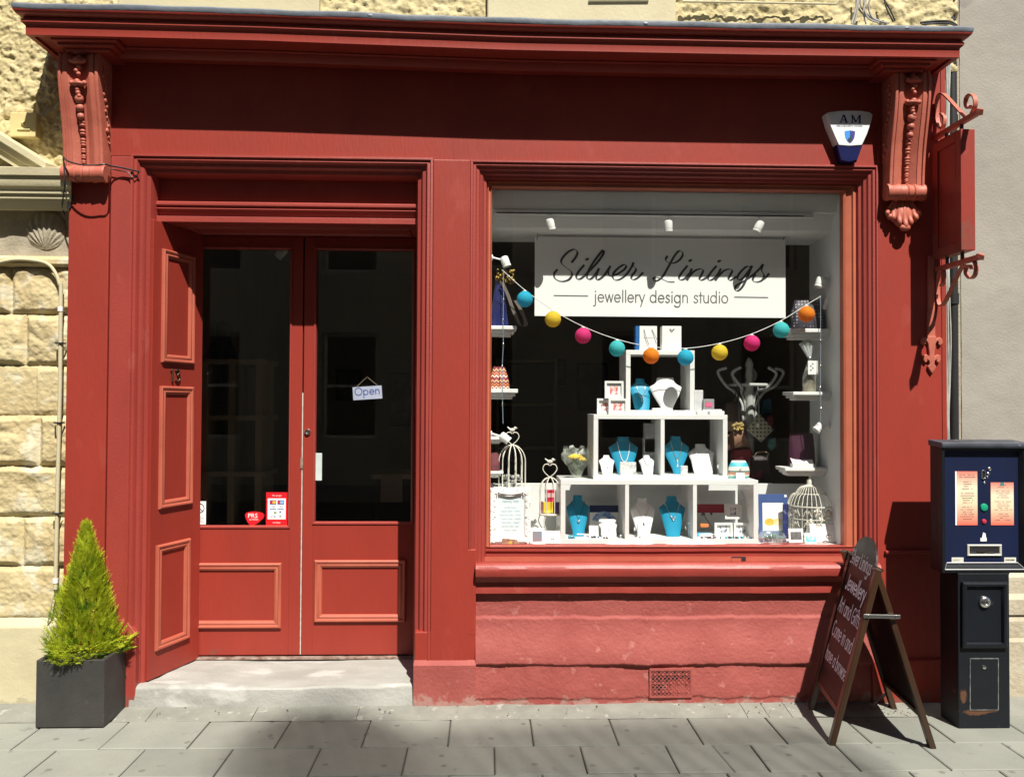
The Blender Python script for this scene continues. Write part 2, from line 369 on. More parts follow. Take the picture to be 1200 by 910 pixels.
# ---- pilasters
def pil(x0, x1, ztop_, y=0.0, back=.45, base=None, bz=None, name='pilaster'):
    mb = MB().box((x0, y, 0), (x1, back, ztop_)); o = P(name, mb, M['red'], bev=.005)
    if base:
        b = MB(); zb = bz; b.loft([[Vector((x0-.004, y-base, 0.0)), Vector((x1+.004, y-base, 0)), Vector((x1+.004, y+.1, 0)), Vector((x0-.004, y+.1, 0))],
              [Vector((x0-.004, y-base, zb)), Vector((x1+.004, y-base, zb)), Vector((x1+.004, y+.1, zb)), Vector((x0-.004, y+.1, zb))],
              [Vector((x0+.002, y-.002, zb+.025)), Vector((x1-.002, y-.002, zb+.025)), Vector((x1, y+.1, zb+.025)), Vector((x0, y+.1, zb+.025))]])
        P('pilaster_base', b, M['riser'], o, bev=.006)
    return o
zpt = Z(60, 0)
xlp1 = X(124.5, 0)
pil(XL, xlp1, zpt)
pl2 = MB().box((xlp1+.003, .012, .02), (X(151, .01), .45, z_fb-.002)); P('door_frame_board', pl2, M['red_mould'], bev=.003)
xc0 = X(506, 0); xc1 = X(550, 0)
pc = pil(xc0, xc1, z_fb-.002, y=-.006, back=.5)
x_r0 = X(1030, 0); zb_base = Z(775, 0, 520)
pr = pil(x_r0, XR, zpt, back=.5, y=.004)
mb = MB().box((X(1036, .0), -.014, Z(648, 0, 1050)), (XR-.012, .02, Z(644.5, 0, 1050))); P('pilaster_band', mb, M['red'], pr, bev=.004)
mb = MB().box((x_r0-.05, -.02, 0), (XR+.006, .2, Z(772, 0, 1060))); P('pilaster_base', mb, M['red'], pr, bev=.008)
mb = MB().box((XR-.004, .0, 0), (XR+.02, .3, zpt)); P('end_board', mb, M['red'], pr)
# base of the middle pilaster, wider than its face
xb0 = X(485.5, 0, 800); xb1 = X(557, 0, 800); zst = Z(733, 0, 500)
mb = MB().box((xb0, -.004, 0.0), (xb1, .45, zst-.03)); mb.box((xc1-.01, -.005, zst-.05), (xb1, .3, Z(643, 0, 555))); P('pilaster_base', mb, M['red'], pc, bev=.006)
mb = MB(); ring = lambda a, y, z: [Vector((xb0-a, y, z)), Vector((xb1+a, y, z)), Vector((xb1+a, .2, z)), Vector((xb0-a, .2, z))]
mb.loft([ring(.003, -.024, 0.0), ring(.003, -.026, zb_base-.012), ring(.002, -.014, zb_base+.004), ring(-.002, .0, zb_base+.014)]); P('plinth', mb, M['riser'], pc, smooth=30)
# ---- architraves round the two openings (open at the foot)
def arch(name, xo0, xo1, zo, w, prof, z_foot, mat):
    c = [Vector((xo0, 0, z_foot)), Vector((xo0, 0, zo)), Vector((xo1, 0, zo)), Vector((xo1, 0, z_foot))]
    mb = MB(); L = []
    for ins, y in prof:
        L.append([Vector((xo0+ins, y, z_foot)), Vector((xo0+ins, y, zo-ins)), Vector((xo1-ins, y, zo-ins)), Vector((xo1-ins, y, z_foot))])
    for a, b in zip(L, L[1:]):
        for i in range(3): mb.quad(a[i], a[i+1], b[i+1], b[i])
    # chamfer stop at the foot
    for i, j in ((0, 1), (2, 1)): pass
    return P(name, mb, mat, smooth=25)
AP = [(0, .012), (0, -.004), (.012, -.006), (.016, .004), (.03, .002), (.036, .012), (.04, .024), (.056, .026), (.062, .034), (.066, .048), (.084, .052), (.09, .07), (.095, .10), (.095, .15)]
AP = [(a, b-.002) for a, b in AP]
zdo = Z(182.5, 0, 320)
arch('door_architrave', X(150, 0), xc0-.001, zdo, .095, AP, .1, M['red_mould'])
zwo = Z(190.5, 0, 780)
WP = [(0, .012), (0, -.003), (.010, -.005), (.014, .004), (.026, .003), (.032, .014), (.044, .018), (.05, .03), (.064, .034), (.07, .05), (.083, .055), (.09, .075), (.092, .125)]
xw0 = xc1+.0015; xw1 = x_r0-.0015
z_sillback = Z(658, .05, 780)
arch('window_architrave', xw0, xw1, zwo, .095, WP, z_sillback, M['red_mould'])
# blocks under the architrave stops beside the door
mb = MB(); x0 = X(137, 0, 760); x1 = X(160, 0, 760); zt = Z(741, 0, 150)
mb.loft([[Vector((x0, -.012, 0)), Vector((x1, -.012, 0)), Vector((x1, .2, 0)), Vector((x0, .2, 0))], [Vector((x0, -.012, zt)), Vector((x1, -.012, zt)), Vector((x1, .2, zt)), Vector((x0, .2, zt))],
         [Vector((x0+.004, .0, zt+.07)), Vector((x1-.06, .0, zt+.07)), Vector((x1-.03, .2, zt+.07)), Vector((x0, .2, zt+.07))]])
P('architrave_block', mb, M['red_mould'], bev=.004)
# ---- door recess: head panel, transom beam, soffit
xd0 = X(150, 0)+.09; xd1 = xc0-.092
z_b0 = at(330, 261, .10).z; z_b1 = at(330, 237, .10).z
mb = MB().box((xd0-.02, .135, z_b1-.03), (xd1+.04, .2, z_fb)); P('door_head_panel', mb, M['red'])
tp = [(.14, z_b1+.004), (.112, z_b1+.002), (.096, z_b1-.006), (.096, z_b1-.022), (.108, z_b1-.026), (.108, z_b1-.034), (.10, z_b1-.04), (.118, z_b1-.05), (.13, z_b1-.066), (.135, z_b1-.078), (.106, z_b1-.08), (.106, z_b0), (.2, z_b0), (.2, z_b1)]
mb = MB().prism([(xd0-.0, y, z) for y, z in tp], (xd1-xd0+.03, 0, 0)); P('transom_beam', mb, M['red_mould'], bev=.002)
YD = .45
mb = MB().box((xd0-.06, .2, z_b0-.0), (xd1+.05, .52, z_b0+.06)); mb.frame([(xd0+.12, .22, z_b0), (xd1-.05, .22, z_b0), (xd1-.05, .42, z_b0), (xd0+.12, .42, z_b0)], [(0, 0), (.005, .008), (.03, .006), (.035, 0)], (0, 0, -1))
P('recess_soffit', mb, M['red_mould'])
mb = MB().box((xd1+.0, .1, .1), (xd1+.12, .5, z_b0+.02)); P('door_jamb', mb, M['red'])
# ---- angled reveal with three raised panels and the house number
ra = Vector((at(173, 800, .05).x, .05, 0)); rb = Vector((at(233, 770, YD-.01).x, YD-.01, 0))
ru = (rb-ra).normalized(); rv = Vector((0, 0, 1)); rn = ru.cross(rv); 
if rn.x < 0: rn = -rn
rl = (rb-ra).length; zs = .12
mb = MB().obox(ra, ru, rv, -rn, (0, zs+.006, 0), (rl, z_b0, .04)); reveal = P('door_reveal', mb, M['red_door'], bev=.003)
def hitrev(px, py):
    d = ray(px, py); t = (ra-CAM).dot(rn)/d.dot(rn); return CAM+d*t
MP = [(0, 0), (.002, .012), (.008, .017), (.016, .014), (.02, .009), (.032, .013), (.042, .008), (.046, -.002)]
for a, b in (((190, 291), (226, 427)), ((187, 452), (224, 590)), ((182.5, 639), (220.5, 747))):
    p0 = hitrev(*a); p1 = hitrev(b[0], b[1]); ua = (p0-ra).dot(ru); ub = (p1-ra).dot(ru); z0, z1 = p1.z, p0.z
    c = [ra+ru*ua+rv*z0, ra+ru*ub+rv*z0, ra+ru*ub+rv*z1, ra+ru*ua+rv*z1]
    P('panel_moulding', MB().frame(c, MP, rn), M['terra'], reveal, smooth=30)
# ---- the two door leaves
zd0 = at(350, 767, YD).z; zdt = z_b0-.004
xm = at(353.5, 600, YD).x
xl0 = at(219, 600, YD).x; xl1 = xm-.004; xr0 = xm+.004; xr1 = xd1+.03
zg0 = at(300, 617.5, YD).z; zg1 = at(300, 290, YD).z
def leaf(nm, x0, x1, gx0, gx1, gz0, gz1, mcorn):
    mb = MB(); y0, y1 = YD, YD+.045
    mb.box((x0, y0, zd0), (gx0, y1, zdt)); mb.box((gx1, y0, zd0), (x1, y1, zdt)); mb.box((gx0-.001, y0, gz1), (gx1+.001, y1, zdt)); mb.box((gx0-.001, y0, zd0), (gx1+.001, y1, gz0))
    d = P('door', mb, M['red_door'], bev=.003)
    c = [Vector((gx0, y0, gz0)), Vector((gx1, y0, gz0)), Vector((gx1, y0, gz1)), Vector((gx0, y0, gz1))]
    P('glazing_bead', MB().frame(c, [(-.006, .001), (-.004, .006), (.004, .006), (.008, .0), (.010, -.02)], (0, -1, 0)), M['red_mould'], d)
    P('door_pane', MB().box((gx0-.005, y0+.022, gz0-.005), (gx1+.005, y0+.028, gz1+.005)), M['glass'], d, fixn=True)
    P('panel_moulding', MB().frame(mcorn, MP, (0, -1, 0)), M['terra'], d, smooth=30)
    return d
def rc(px0, py0, px1, py1, Y):
    a = at(px0, py1, Y); b = at(px1, py0, Y); return [Vector((a.x, Y, a.z)), Vector((b.x, Y, a.z)), Vector((b.x, Y, b.z)), Vector((a.x, Y, b.z))]
gL = (at(222, 500, YD).x+.06, at(340, 500, YD).x); gR = (at(368, 500, YD).x, xr1-.075)
dl = leaf('l', xl0, xl1, gL[0]-.03, gL[1], zg0, zg1, rc(224, 659, 330.5, 736, YD-.001))
dr = leaf('r', xr0, xr1, gR[0], gR[1], at(420, 613, YD).z, zg1, rc(368, 655.5, 476, 728.5, YD-.001))
P('draught_strip', MB().box((xm-.0028, YD-.001, zd0+.004), (xm+.0028, YD+.02, at(350, 460, YD).z)), pm('worn_white_strip', (.58, .55, .50), (.40, .36, .32), 30, .8), dl)
a = at(360.5, 506, YD); P('lock', MB().lathe([(.019, -.001), (.019, .006), (.016, .011), (.009, .011), (.008, .008), (.0, .008)], (a.x, YD, a.z), 20, 'Y', False), M['chrome'], dr, smooth=40)
P('keyhole', MB().box((a.x-.0015, YD-.0095, a.z-.006), (a.x+.0015, YD-.0075, a.z+.005)), M['black'], dr)
a = at(354, 543, YD); P('latch', MB().box((a.x-.009, YD-.006, a.z-.03), (a.x+.006, YD+.003, a.z+.035)), M['bare'], dr, bev=.002)
a = at(373, 548, YD); P('push_plate', MB().box((a.x-.02, YD+.012, a.z-.075), (a.x+.018, YD+.02, a.z+.085)), pm('frosted_plate', (.55, .62, .60), None, 8, .4), dr, bev=.002)
P('threshold', MB().box((xl0-.03, YD-.03, zs+.001), (xr1, YD+.1, zd0-.008)), M['bare'], bev=.003)
# the doorstep: worn stone slab with a slightly hollow top
mb = MB(); sx0 = at(150, 815, 0).x+.01; sx1 = xb0-.004; ysf = -.005
def stepf(u, v):
    x = sx0+(sx1-sx0)*u; prof = [(ysf-.012, .0), (ysf-.006, .06), (ysf, zs-.012), (ysf+.012, zs-.002), (ysf+.03, zs), (.3, zs+.002), (.6, zs+.004)]
    t = v*(len(prof)-1); i = min(int(t), len(prof)-2); f = t-i; y = prof[i][0]*(1-f)+prof[i+1][0]*f; z = prof[i][1]*(1-f)+prof[i+1][1]*f
    w = .006*fbm((x, y*3, 5), 4) - .012*math.exp(-((u-.5)/.25)**2)*min(1, z/zs)
    return Vector((x, y+.012*fbm((x, z, 9), 3), z+(w if v > .3 else 0)))
mb.grid(70, 30, stepf); P('doorstep', mb, M['step'], smooth=60)
# ---- stall riser: old lumpy masonry in three courses
xs0 = xb1-.0; xs1 = x_r0-.03
z_a, z_b, z_c, z_d = Z(692, .03, 760), Z(722.5, .02, 760), Z(779, -.02, 760), 0.0
def smooth01(t): t = max(0., min(1., t)); return t*t*(3-2*t)
def riser(u, v):
    x = xs0+(xs1-xs0)*u; z = z_d+(z_a-z_d)*v
    zb = z_b+.014*fbm((x, 0, 1.3), 2.6)+.004*fbm((x, 2, 1), 14); zcc = z_c+.016*fbm((x, 4, 2.3), 2.2)+.005*fbm((x, 6, 1), 12)
    y = .034
    m1 = 1-smooth01((z-zb+.008)/.016); y += (-.010*m1)
    tm = smooth01((zb-z)/(zb-zcc)); y += -.044*tm*m1
    m2 = 1-smooth01((z-zcc+.005)/.010); y += m2*.026*(.75+.6*fbm((x, 3, 0), 2.2))
    y += -.010*m2*smooth01((zcc-z)/.15)
    foot = smooth01((.05+.02*fbm((x, 8, 0), 5)-z)/.012); y += foot*.006
    y += .0035*fbm((x, z, 0), 3.5)+.0011*fbm((x, z, 4), 20)
    cr = abs(fbm((x*1.0, z*2.2, 7), 2.6)); y += .004*max(0, 1-cr/.012)*smooth01((fbm((x, z, 11), 1.4)-.05)/.1)
    return Vector((x, y, z))
sr = P('stall_riser', MB().grid(380, 110, riser), M['riser'], smooth=180)
P('wall_core', MB().box((xs0, .07, 0), (XR, .5, z_a+.0)), M['red'])
# cast iron vent grille
g0 = at(763, 815.5, -.02); g1 = at(809.5, 785, -.02); gy = riser((g0.x-xs0)/(xs1-xs0), .1).y-.006
mb = MB().box((g0.x-.006, gy+.004, g0.z-.006), (g1.x+.006, gy+.03, g1.z+.006)); vent = P('air_vent', mb, M['black'])
mb = MB(); nx, nz = 5, 3; cw = (g1.x-g0.x)/nx; ch = (g1.z-g0.z)/nz; O = Vector((0, gy, 0)); ux, uz, uy = Vector((1,0,0)), Vector((0,0,1)), Vector((0,-1,0))
def bar(p, q, w=.0030, d=.006):
    p = Vector((p[0], gy, p[1])); q = Vector((q[0], gy, q[1])); u = (q-p).normalized(); v = u.cross(uy)
    mb.obox(p, u, v, uy, (0, -w/2, -d), ((q-p).length, w/2, R.uniform(0, .0012)))
for i in range(nx):
    for j in range(nz):
        x0, z0 = g0.x+i*cw, g0.z+j*ch; cx, cz = x0+cw/2, z0+ch/2
        for a, b in (((x0, z0), (x0+cw, z0+ch)), ((x0, z0+ch), (x0+cw, z0)), ((x0, cz), (x0+cw, cz)), ((cx, z0), (cx, z0+ch)), ((x0, cz), (cx, z0+ch)), ((cx, z0+ch), (x0+cw, cz)), ((x0+cw, cz), (cx, z0)), ((cx, z0), (x0, cz))): bar(a, b)
        mb.lathe([(.0075, -.002), (.0075, .003), (0, .004)], (cx, gy, cz), 8, 'Y')
mb.frame([(g0.x-.004, gy, g0.z-.004), (g1.x+.004, gy, g0.z-.004), (g1.x+.004, gy, g1.z+.004), (g0.x-.004, gy, g1.z+.004)], [(-.004, -.01), (-.004, .002), (.006, .002), (.006, -.006)], uy)
P('grille', mb, M['riser'], vent)
# ---- sill
pz = lambda p, Y: at(780, p, Y).z
sp = [(.16, pz(638.5, .12)), (.085, pz(639, .085)), (.074, pz(640.5, .074)), (.074, pz(645.5, .074)), (.084, pz(647, .084)), (.084, pz(652, .084)), (.062, pz(652.5, .062)), (.062, pz(657.5, .062)), (-.02, pz(659.5, -.02)), (-.034, pz(662, -.034)), (-.044, pz(666, -.044)), (-.046, pz(670, -.046)), (-.04, pz(675, -.04)), (-.03, pz(677, -.03)),
      (-.012, pz(677.5, -.012)), (-.004, pz(679, -.004)), (.004, pz(682, .004)), (.002, pz(683, .002)), (.002, pz(694.5, .002)), (.07, pz(694.5, .002)), (.2, pz(694.5, .002)), (.2, pz(638.5, .12))]
mb = MB(); rings = []
xsl0 = X(557.5, 0, 665); nS = 60
for i in range(nS+1):
    x = xsl0+(x_r0-.01-xsl0)*i/nS; ring = []
    for k, (y, z) in enumerate(sp):
        w = .0022*fbm((x, 7, k*.05), 3) + (0 if k not in (18, 19) else .006*max(0, fbm((x, k*.01, 2), 4)))
        ring.append(Vector((x, y, z+w)))
    rings.append(ring)
mb.loft(rings); sill = P('window_sill', mb, M['red_mould'], smooth=25)
mb = MB().box((X(560, .06, 655), .0592, pz(657.3, .06)), (x_r0-.09, .0625, pz(651.8, .06)))
P('sill_rail', mb, M['terra'], sill)
a = at(866, 654.5, .055); P('sill_notch', MB().box((a.x-.04, .056, a.z-.011), (a.x+.038, .0595, a.z+.011)), M['black'], sill)
P('notch_plug', MB().box((a.x-.042, .0545, a.z-.013), (a.x+.012, .0585, a.z+.004)), M['terra'], sill)
# ---- sash round the shop window, glass
YG = .12
c_o = [Vector((xw0+.09, .078, pz(640, .078))), Vector((xw1-.09, .078, pz(640, .078))), Vector((xw1-.09, .078, zwo-.09)), Vector((xw0+.09, .078, zwo-.09))]
gx0 = X(575.5, YG); gx1 = X(984.5, YG); gz0 = pz(638.5, YG); gz1 = Z(224.5, YG, 780)
L = []
for f, y in ((0, .078), (.0, .072), (.22, .068), (.3, .08), (.7, .084), (.8, .074), (.95, .082), (1, .12)):
    tgt = [Vector((gx0, y, gz0)), Vector((gx1, y, gz0)), Vector((gx1, y, gz1)), Vector((gx0, y, gz1))]
    L.append([Vector((c.x+(t.x-c.x)*f, y, c.z+(t.z-c.z)*f)) for c, t in zip(c_o, tgt)])
mb = MB()
for a, b in zip(L, L[1:]):
    for i in range(4): mb.quad(a[i], a[(i+1) % 4], b[(i+1) % 4], b[i])
sash = P('window_sash', mb, M['sash'], smooth=25)
P('window_pane', MB().box((gx0-.004, YG-.003, gz0-.004), (gx1+.004, YG+.003, gz1+.004)), M['glass'], sash)
# ---- display bay inside the window
wl = gx0-.004; wr = gx1+.004; YB = .52; zf = gz0-.0
zbk = at(620, 566, YB).z
mb = MB().box((wl-.05, YG-.02, zf-.06), (wr+.05, YB+.03, zf)); P('display_floor', mb, M['white'])
mb = MB().box((wl, YB, zf), (wr, YB+.02, zbk)); P('display_back_panel', mb, M['wall_white'], bev=.002)
mb = MB().box((wr, YG+.01, zf), (wr+.05, YB+.04, gz1+.1)); P('display_side_wall', mb, M['wall_white'])
mb = MB().box((wl-.05, YG+.01, zf), (wl, YB+.04, gz1+.1)); P('display_side_wall', mb, M['wall_white'])
z1_, z2_, z3_ = at(900, 248, .17).z, at(900, 271, .26).z, at(900, 284.5, .50).z
sf = [(YG+.012, gz1+.01), (YG+.012, gz1-.002), (.165, z1_+.012), (.172, z1_), (.19, z1_-.004), (.25, z2_+.004), (.265, z2_-.002), (.28, z2_-.008), (.5, z3_), (.56, z3_), (.56, gz1+.15), (YG+.012, gz1+.15)]
mb = MB().prism([(wl-.04, y, z) for y, z in sf], (wr-wl+.08, 0, 0)); P('display_soffit', mb, M['wall_white'], smooth=20)
# ---- the dim room behind
rx0, rx1, ry0, ry1, rz0, rz1 = XL+.05, XR+.1, .56, 5.2, .10, 3.1
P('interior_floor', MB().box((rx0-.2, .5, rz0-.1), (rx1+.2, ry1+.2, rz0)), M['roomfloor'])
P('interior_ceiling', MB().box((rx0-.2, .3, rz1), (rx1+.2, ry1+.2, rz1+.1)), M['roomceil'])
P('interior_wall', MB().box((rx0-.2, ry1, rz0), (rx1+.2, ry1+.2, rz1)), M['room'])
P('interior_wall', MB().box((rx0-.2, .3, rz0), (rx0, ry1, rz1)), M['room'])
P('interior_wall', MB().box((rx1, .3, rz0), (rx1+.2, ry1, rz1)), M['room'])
# inner face of the front wall: over the door, over the window, between
mb = MB().box((rx0-.1, .46, zdt), (xc1, .56, rz1+.02)); mb.box((xc1-.02, .5, z3_+.03), (rx1+.1, .6, rz1+.02)); mb.box((xc1-.35, .46, rz0), (wl-.03, .56, zdt+.02)); mb.box((wr+.04, .46, rz0), (rx1+.1, .56, rz1)); mb.box((wl-.06, .54, rz0), (wr+.06, .58, zf+.01)); mb.box((rx0-.1, .46, rz0), (xl0+.012, .56, rz1))
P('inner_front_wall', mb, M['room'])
# ---- upper storey: roughcast, with smooth margins of the windows above
yu = .10; zu0 = zc-.05; zu1 = 4.6
xu0 = XL-.0; xu1 = at(1121, 15, yu).x
def harl(x, z, k=0): return -.018*abs(fbm((x, z, k), 9, ))-.012*fbm((x, z, k+4), 28)
def upper(u, v):
    x = xu0+(xu1-xu0)*u; z = zu0+(zu1-zu0)*v
    return Vector((x, yu+harl(x, z), z))
P('upper_wall', MB().grid(620, 130, upper), M['harl'], smooth=180)
P('upper_wall_core', MB().box((xu0, yu+.04, zu0), (xu1, 5.4, 10.5)), M['harl'])
for a, b, zlo in ((138, 374, 15), (571, 792, 24)):
    x0 = at(a, 10, yu-.04).x; x1 = at(b, 10, yu-.04).x; z0 = at((a+b)/2, zlo, yu-.04).z-.06
    P('window_margin', MB().box((x0, yu-.045, z0), (x1, yu+.1, z0+.5)), M['cream'], bev=.008)
mb = MB().box((xu1, yu+.12, 0), (xu1+.06, .5, 10)); P('gable_edge', mb, M['stone'])
# thin ledge mouldings seen at the very top right
mb = MB().tube([at(690, 1, .05), at(760, 0.5, .05)], .008, 8); mb.tube([at(800, 2, .05), at(980, 5, .05), at(983, 1, .05)], .006, 8)
P('wall_conduit', mb, M['cream'])
# ================================================================ HOUSE ON THE LEFT (rock-faced sandstone, roughcast above)
house = thing('sandstone_house', 'yellow sandstone house with rock faced blocks, roughcast and a moulded door hood', 'house', (-3.2, .2, 0))
def H(name, mb, mat, parent=None, **k): return mb.build(name, mat, parent or house, **k)
hy = .085; hx0 = -5.6; hx1 = XL+.004
def hz(p): return at(40, p, hy).z
rowz = [hz(p) for p in (727, 663, 605, 546, 486, 428, 368, 312)]
hgx = -3.35
def block_cell(x, z):
    for j in range(len(rowz)-1):
        if rowz[j] <= z <= rowz[j+1]: break
    else: return None
    off = (.0, .31, .12, .42, .05, .36, .2)[j]; w = (.62, .55, .70, .58, .66, .6, .52)[j]
    t = (x - hx1 - off + .02)/w; i = math.floor(t); f = (t-i)*w
    return j, i, min(f, w-f), min(z-rowz[j], rowz[j+1]-z), w
def rock(u, v):
    x = hgx+(hx1-hgx)*u; z = rowz[0]+(rowz[-1]-rowz[0])*v
    zw = z+.006*fbm((x, 1, z), 5); c = block_cell(x, min(max(zw, rowz[0]+1e-4), rowz[-1]-1e-4))
    j, i, dx, dzz, w = c; d = min(dx, dzz); k = j*7+i*3.1
    e = smooth01((d-.003)/.03)
    vd = noise.voronoi(Vector((x*6+k, k, z*7.5+1.5*x)))[0]; face = .022*fbm((x, k, z), 2.6)+.030*(vd[1]-vd[0]-.3)*.6-.02*(vd[0]-.4)+.006*fbm((x, k+9, z), 18)+.003*fbm((x, k, z), 60)
    amp = (.5, .8, .7, .95, .3, .9, .75)[j]
    if j == 4 and x < XL-.19: amp = .1
    y = hy - e*(.030*amp+face*amp*.72) - .003*fbm((x, 0, z), 40)
    if d < .004: y += .006
    return Vector((x, y, z))
H('rock_faced_wall', MB().grid(190, 330, rock), M['sand'], smooth=180)
H('wall_core', MB().box((hx0, hy+.03, 0), (hx1, 5.4, 10.5)), M['sand'])
H('rock_faced_wall', MB().box((hx0, hy-.03, rowz[0]), (hgx, hy+.1, rowz[-1])), M['sand'])
def plin(u, v):
    x = hx0+(hx1-hx0)*u; z = 0+(rowz[0]+.02)*v; y = hy-.035-.004*fbm((x, 0, z), 6)
    t = z/(rowz[0]+.02)
    if t > .9: y += .03*((t-.9)/.1)
    return Vector((x, y, z))
H('plinth', MB().grid(120, 60, plin), M['cream'], smooth=180)
zh0 = rowz[-1]; zh1 = at(40, 215, hy).z; zh2 = 4.6
H('ledge', MB().prism([(hx0, y, z) for y, z in ((hy+.02, zh0-.008), (hy-.03, zh0-.004), (hy-.045, zh0+.008), (hy-.045, zh0+.03), (hy-.02, zh0+.045), (hy+.02, zh0+.06))], (hx1-hx0, 0, 0)), M['sand'], smooth=30)
def frz(u, v):
    x = hx0+(hx1-hx0)*u; z = zh0+.05+(zh1-zh0-.05)*v
    return Vector((x, hy+.012-.006*fbm((x, 3, z), 9), z))
H('frieze', MB().grid(150, 30, frz), M['stone'], smooth=180)
mb = MB(); a = at(52, 269, hy-.01); Rs = .105
def shell(u, v):
    th = 2*math.pi*u; r_ = Rs*v; x = a.x+r_*math.cos(th); z = a.z+r_*math.sin(th)
    q = math.atan2(x-a.x, z-(a.z-Rs*1.05)); d = math.hypot(x-a.x, z-(a.z-Rs*1.05))
    return Vector((x, hy+.008-.022*(1-v**2.4)-.004*math.cos(q*26)*min(1, d/.08)*(1-v**6), z))
mb.grid(120, 26, shell)
H('scallop_carving', mb, M['stone'], smooth=50)
# moulded hood: horizontal cornice with a cut end, and the raking pediment over it
xe = at(80, 215, -.10).x
hq = lambda p, d: (hy-d, at(40, p, hy-d).z)
hp = [(hy+.02, at(40, 246, hy).z), hq(246, .07), hq(240, .085), hq(233, .10), hq(232.5, .106), hq(227, .108), hq(226.5, .118), hq(222, .120), hq(218, .135), hq(214, .142), hq(206, .145), hq(205, .157), hq(196, .162), (hy-.05, at(40, 191, hy-.12).z), (hy+.02, at(40, 189, hy-.1).z)]
mb = MB(); A = []; B = []
for y, z in hp:
    A.append(Vector((hx0, y, z))); B.append(Vector((xe-(.162-(hy-y))*.42+0*.0, y, z)))
mb.loft([A, B]); H('door_hood', mb, M['cream'], smooth=22)
# raking part climbs to the left from the break at px 42
mb = MB(); rings = []
xk = at(42, 197, -.1).x; rk = [(hy+.02, 0), (hy-.085, .0), (hy-.09, .045), (hy-.105, .05), (hy-.115, .085), (hy-.13, .092), (hy-.13, .125), (hy-.05, .135), (hy+.02, .14)]
zk = at(42, 199, -.1).z-.06; sl_ = (at(2, 168, -.1).z-at(42, 193, -.1).z)/(at(42, 193, -.1).x-at(2, 168, -.1).x)
for x, dzv in ((xk+.02, -.012), (xk-.6, sl_*.6)):
    rings.append([Vector((x, y, zk+dzv+z)) for y, z in rk])
mb.loft(rings); H('pediment', mb, M['cream'], smooth=22)
def hup(u, v):
    x = -3.4+(XL+.012+3.4)*u; z = zh1-.1+(zh2-zh1+.1)*v
    return Vector((x, hy+.012+harl(x, z, 2), z))
H('roughcast_wall', MB().grid(230, 300, hup), M['harl'], smooth=180)
a = at(27, 146, hy-.04); mb = MB().box((a.x-.07, hy-.040, a.z-.066), (a.x+.07, hy+.05, a.z+.066)); mb.box((a.x-.03, hy-.047, a.z-.032), (a.x+.04, hy+.01, a.z-.022)); mb.ball((a.x, hy-.042, a.z+.006), .010)
H('painted_wall_plate', mb, pm('yellow_paint', (.66, .55, .26), (.58, .48, .22), 5, .6), bev=.005)
# ---- cables on that wall
mb = MB()
pts = [at(p, q, .035) for p, q in ((-60, 318), (-5, 308), (20, 304), (45, 306), (58, 311), (66, 322), (70, 334))]
mb.tube(crom(pts), .0095, 8)
cond = thing('wall_conduit', 'cream painted cable conduit running down the edge of the stone wall', 'conduit', (pts[-1].x, .05, 0))
mb.build('bent_tube', M['cream'], cond, smooth=50)
mb = MB(); cv = [at(71.5, 332, .02), at(70.5, 450, .02), at(67.5, 570, .02), at(65, 690, .02)]
mb.tube(cv, .0105, 10); mb.build('straight_tube', M['cream'], cond, smooth=50)
mb = MB(); 
for t in (402, 495, 601):
    mb = MB(); px = 71.2-(t-340)*.018; q = at(px, t, .02); mb.tube([q+Vector((-.028, .02, 0)), q+Vector((-.015, -.014, 0)), q+Vector((.015, -.014, .0)), q+Vector((.02, .02, 0))], .0045, 6); mb.build('clip', M['black'], cond)
for t in (362, 680): q = at(71.2-(t-340)*.018, t, .02); MB().lathe([(.014, -.012), (.014, .012)], q, 10).build('joint_sleeve', M['white'], cond, smooth=40)
mb = MB(); mb.tube(crom([at(p, q, y) for p, q, y in ((64, 690, .03), (61, 702, .02), (59, 715, .03), (56, 730, .05))]), .005, 6); mb.build('loose_tail', M['cream'], cond)
mb = MB()
mb.tube(crom([at(p, q, y) for p, q, y in ((74, 184, -.09), (80, 189, -.13), (95, 193, -.15), (112, 193.5, -.15), (124, 192.5, -.14), (128, 194, -.05), (140, 196, -.02), (163, 201, -.015))]), .0045, 6)
mb.tube(crom([at(p, q, y) for p, q, y in ((74, 184, -.09), (76, 215, -.1), (73, 240, .0), (76, 252, .03))]), .004, 6)
mb.tube(crom([at(p, q, -.012) for p, q in ((129, 198), (140, 200), (150, 202), (155, 208), (160, 206), (163, 201))]), .003, 6)
tag(mb.build('cable', M['black'], origin=at(100, 193, -.1)), 'thin black cable looped across the left carved bracket and door frame', 'cable')
mb = MB().tube(crom([at(p, q, -.006) for p, q in ((82, 233), (85, 229), (83, 241), (80, 245), (80, 238), (82, 233))]), .004, 6)
tag(mb.build('cable_loop', M['black'], origin=at(82, 238, 0)), 'small dark cable loop hanging on the pilaster beside the door hood', 'cable')
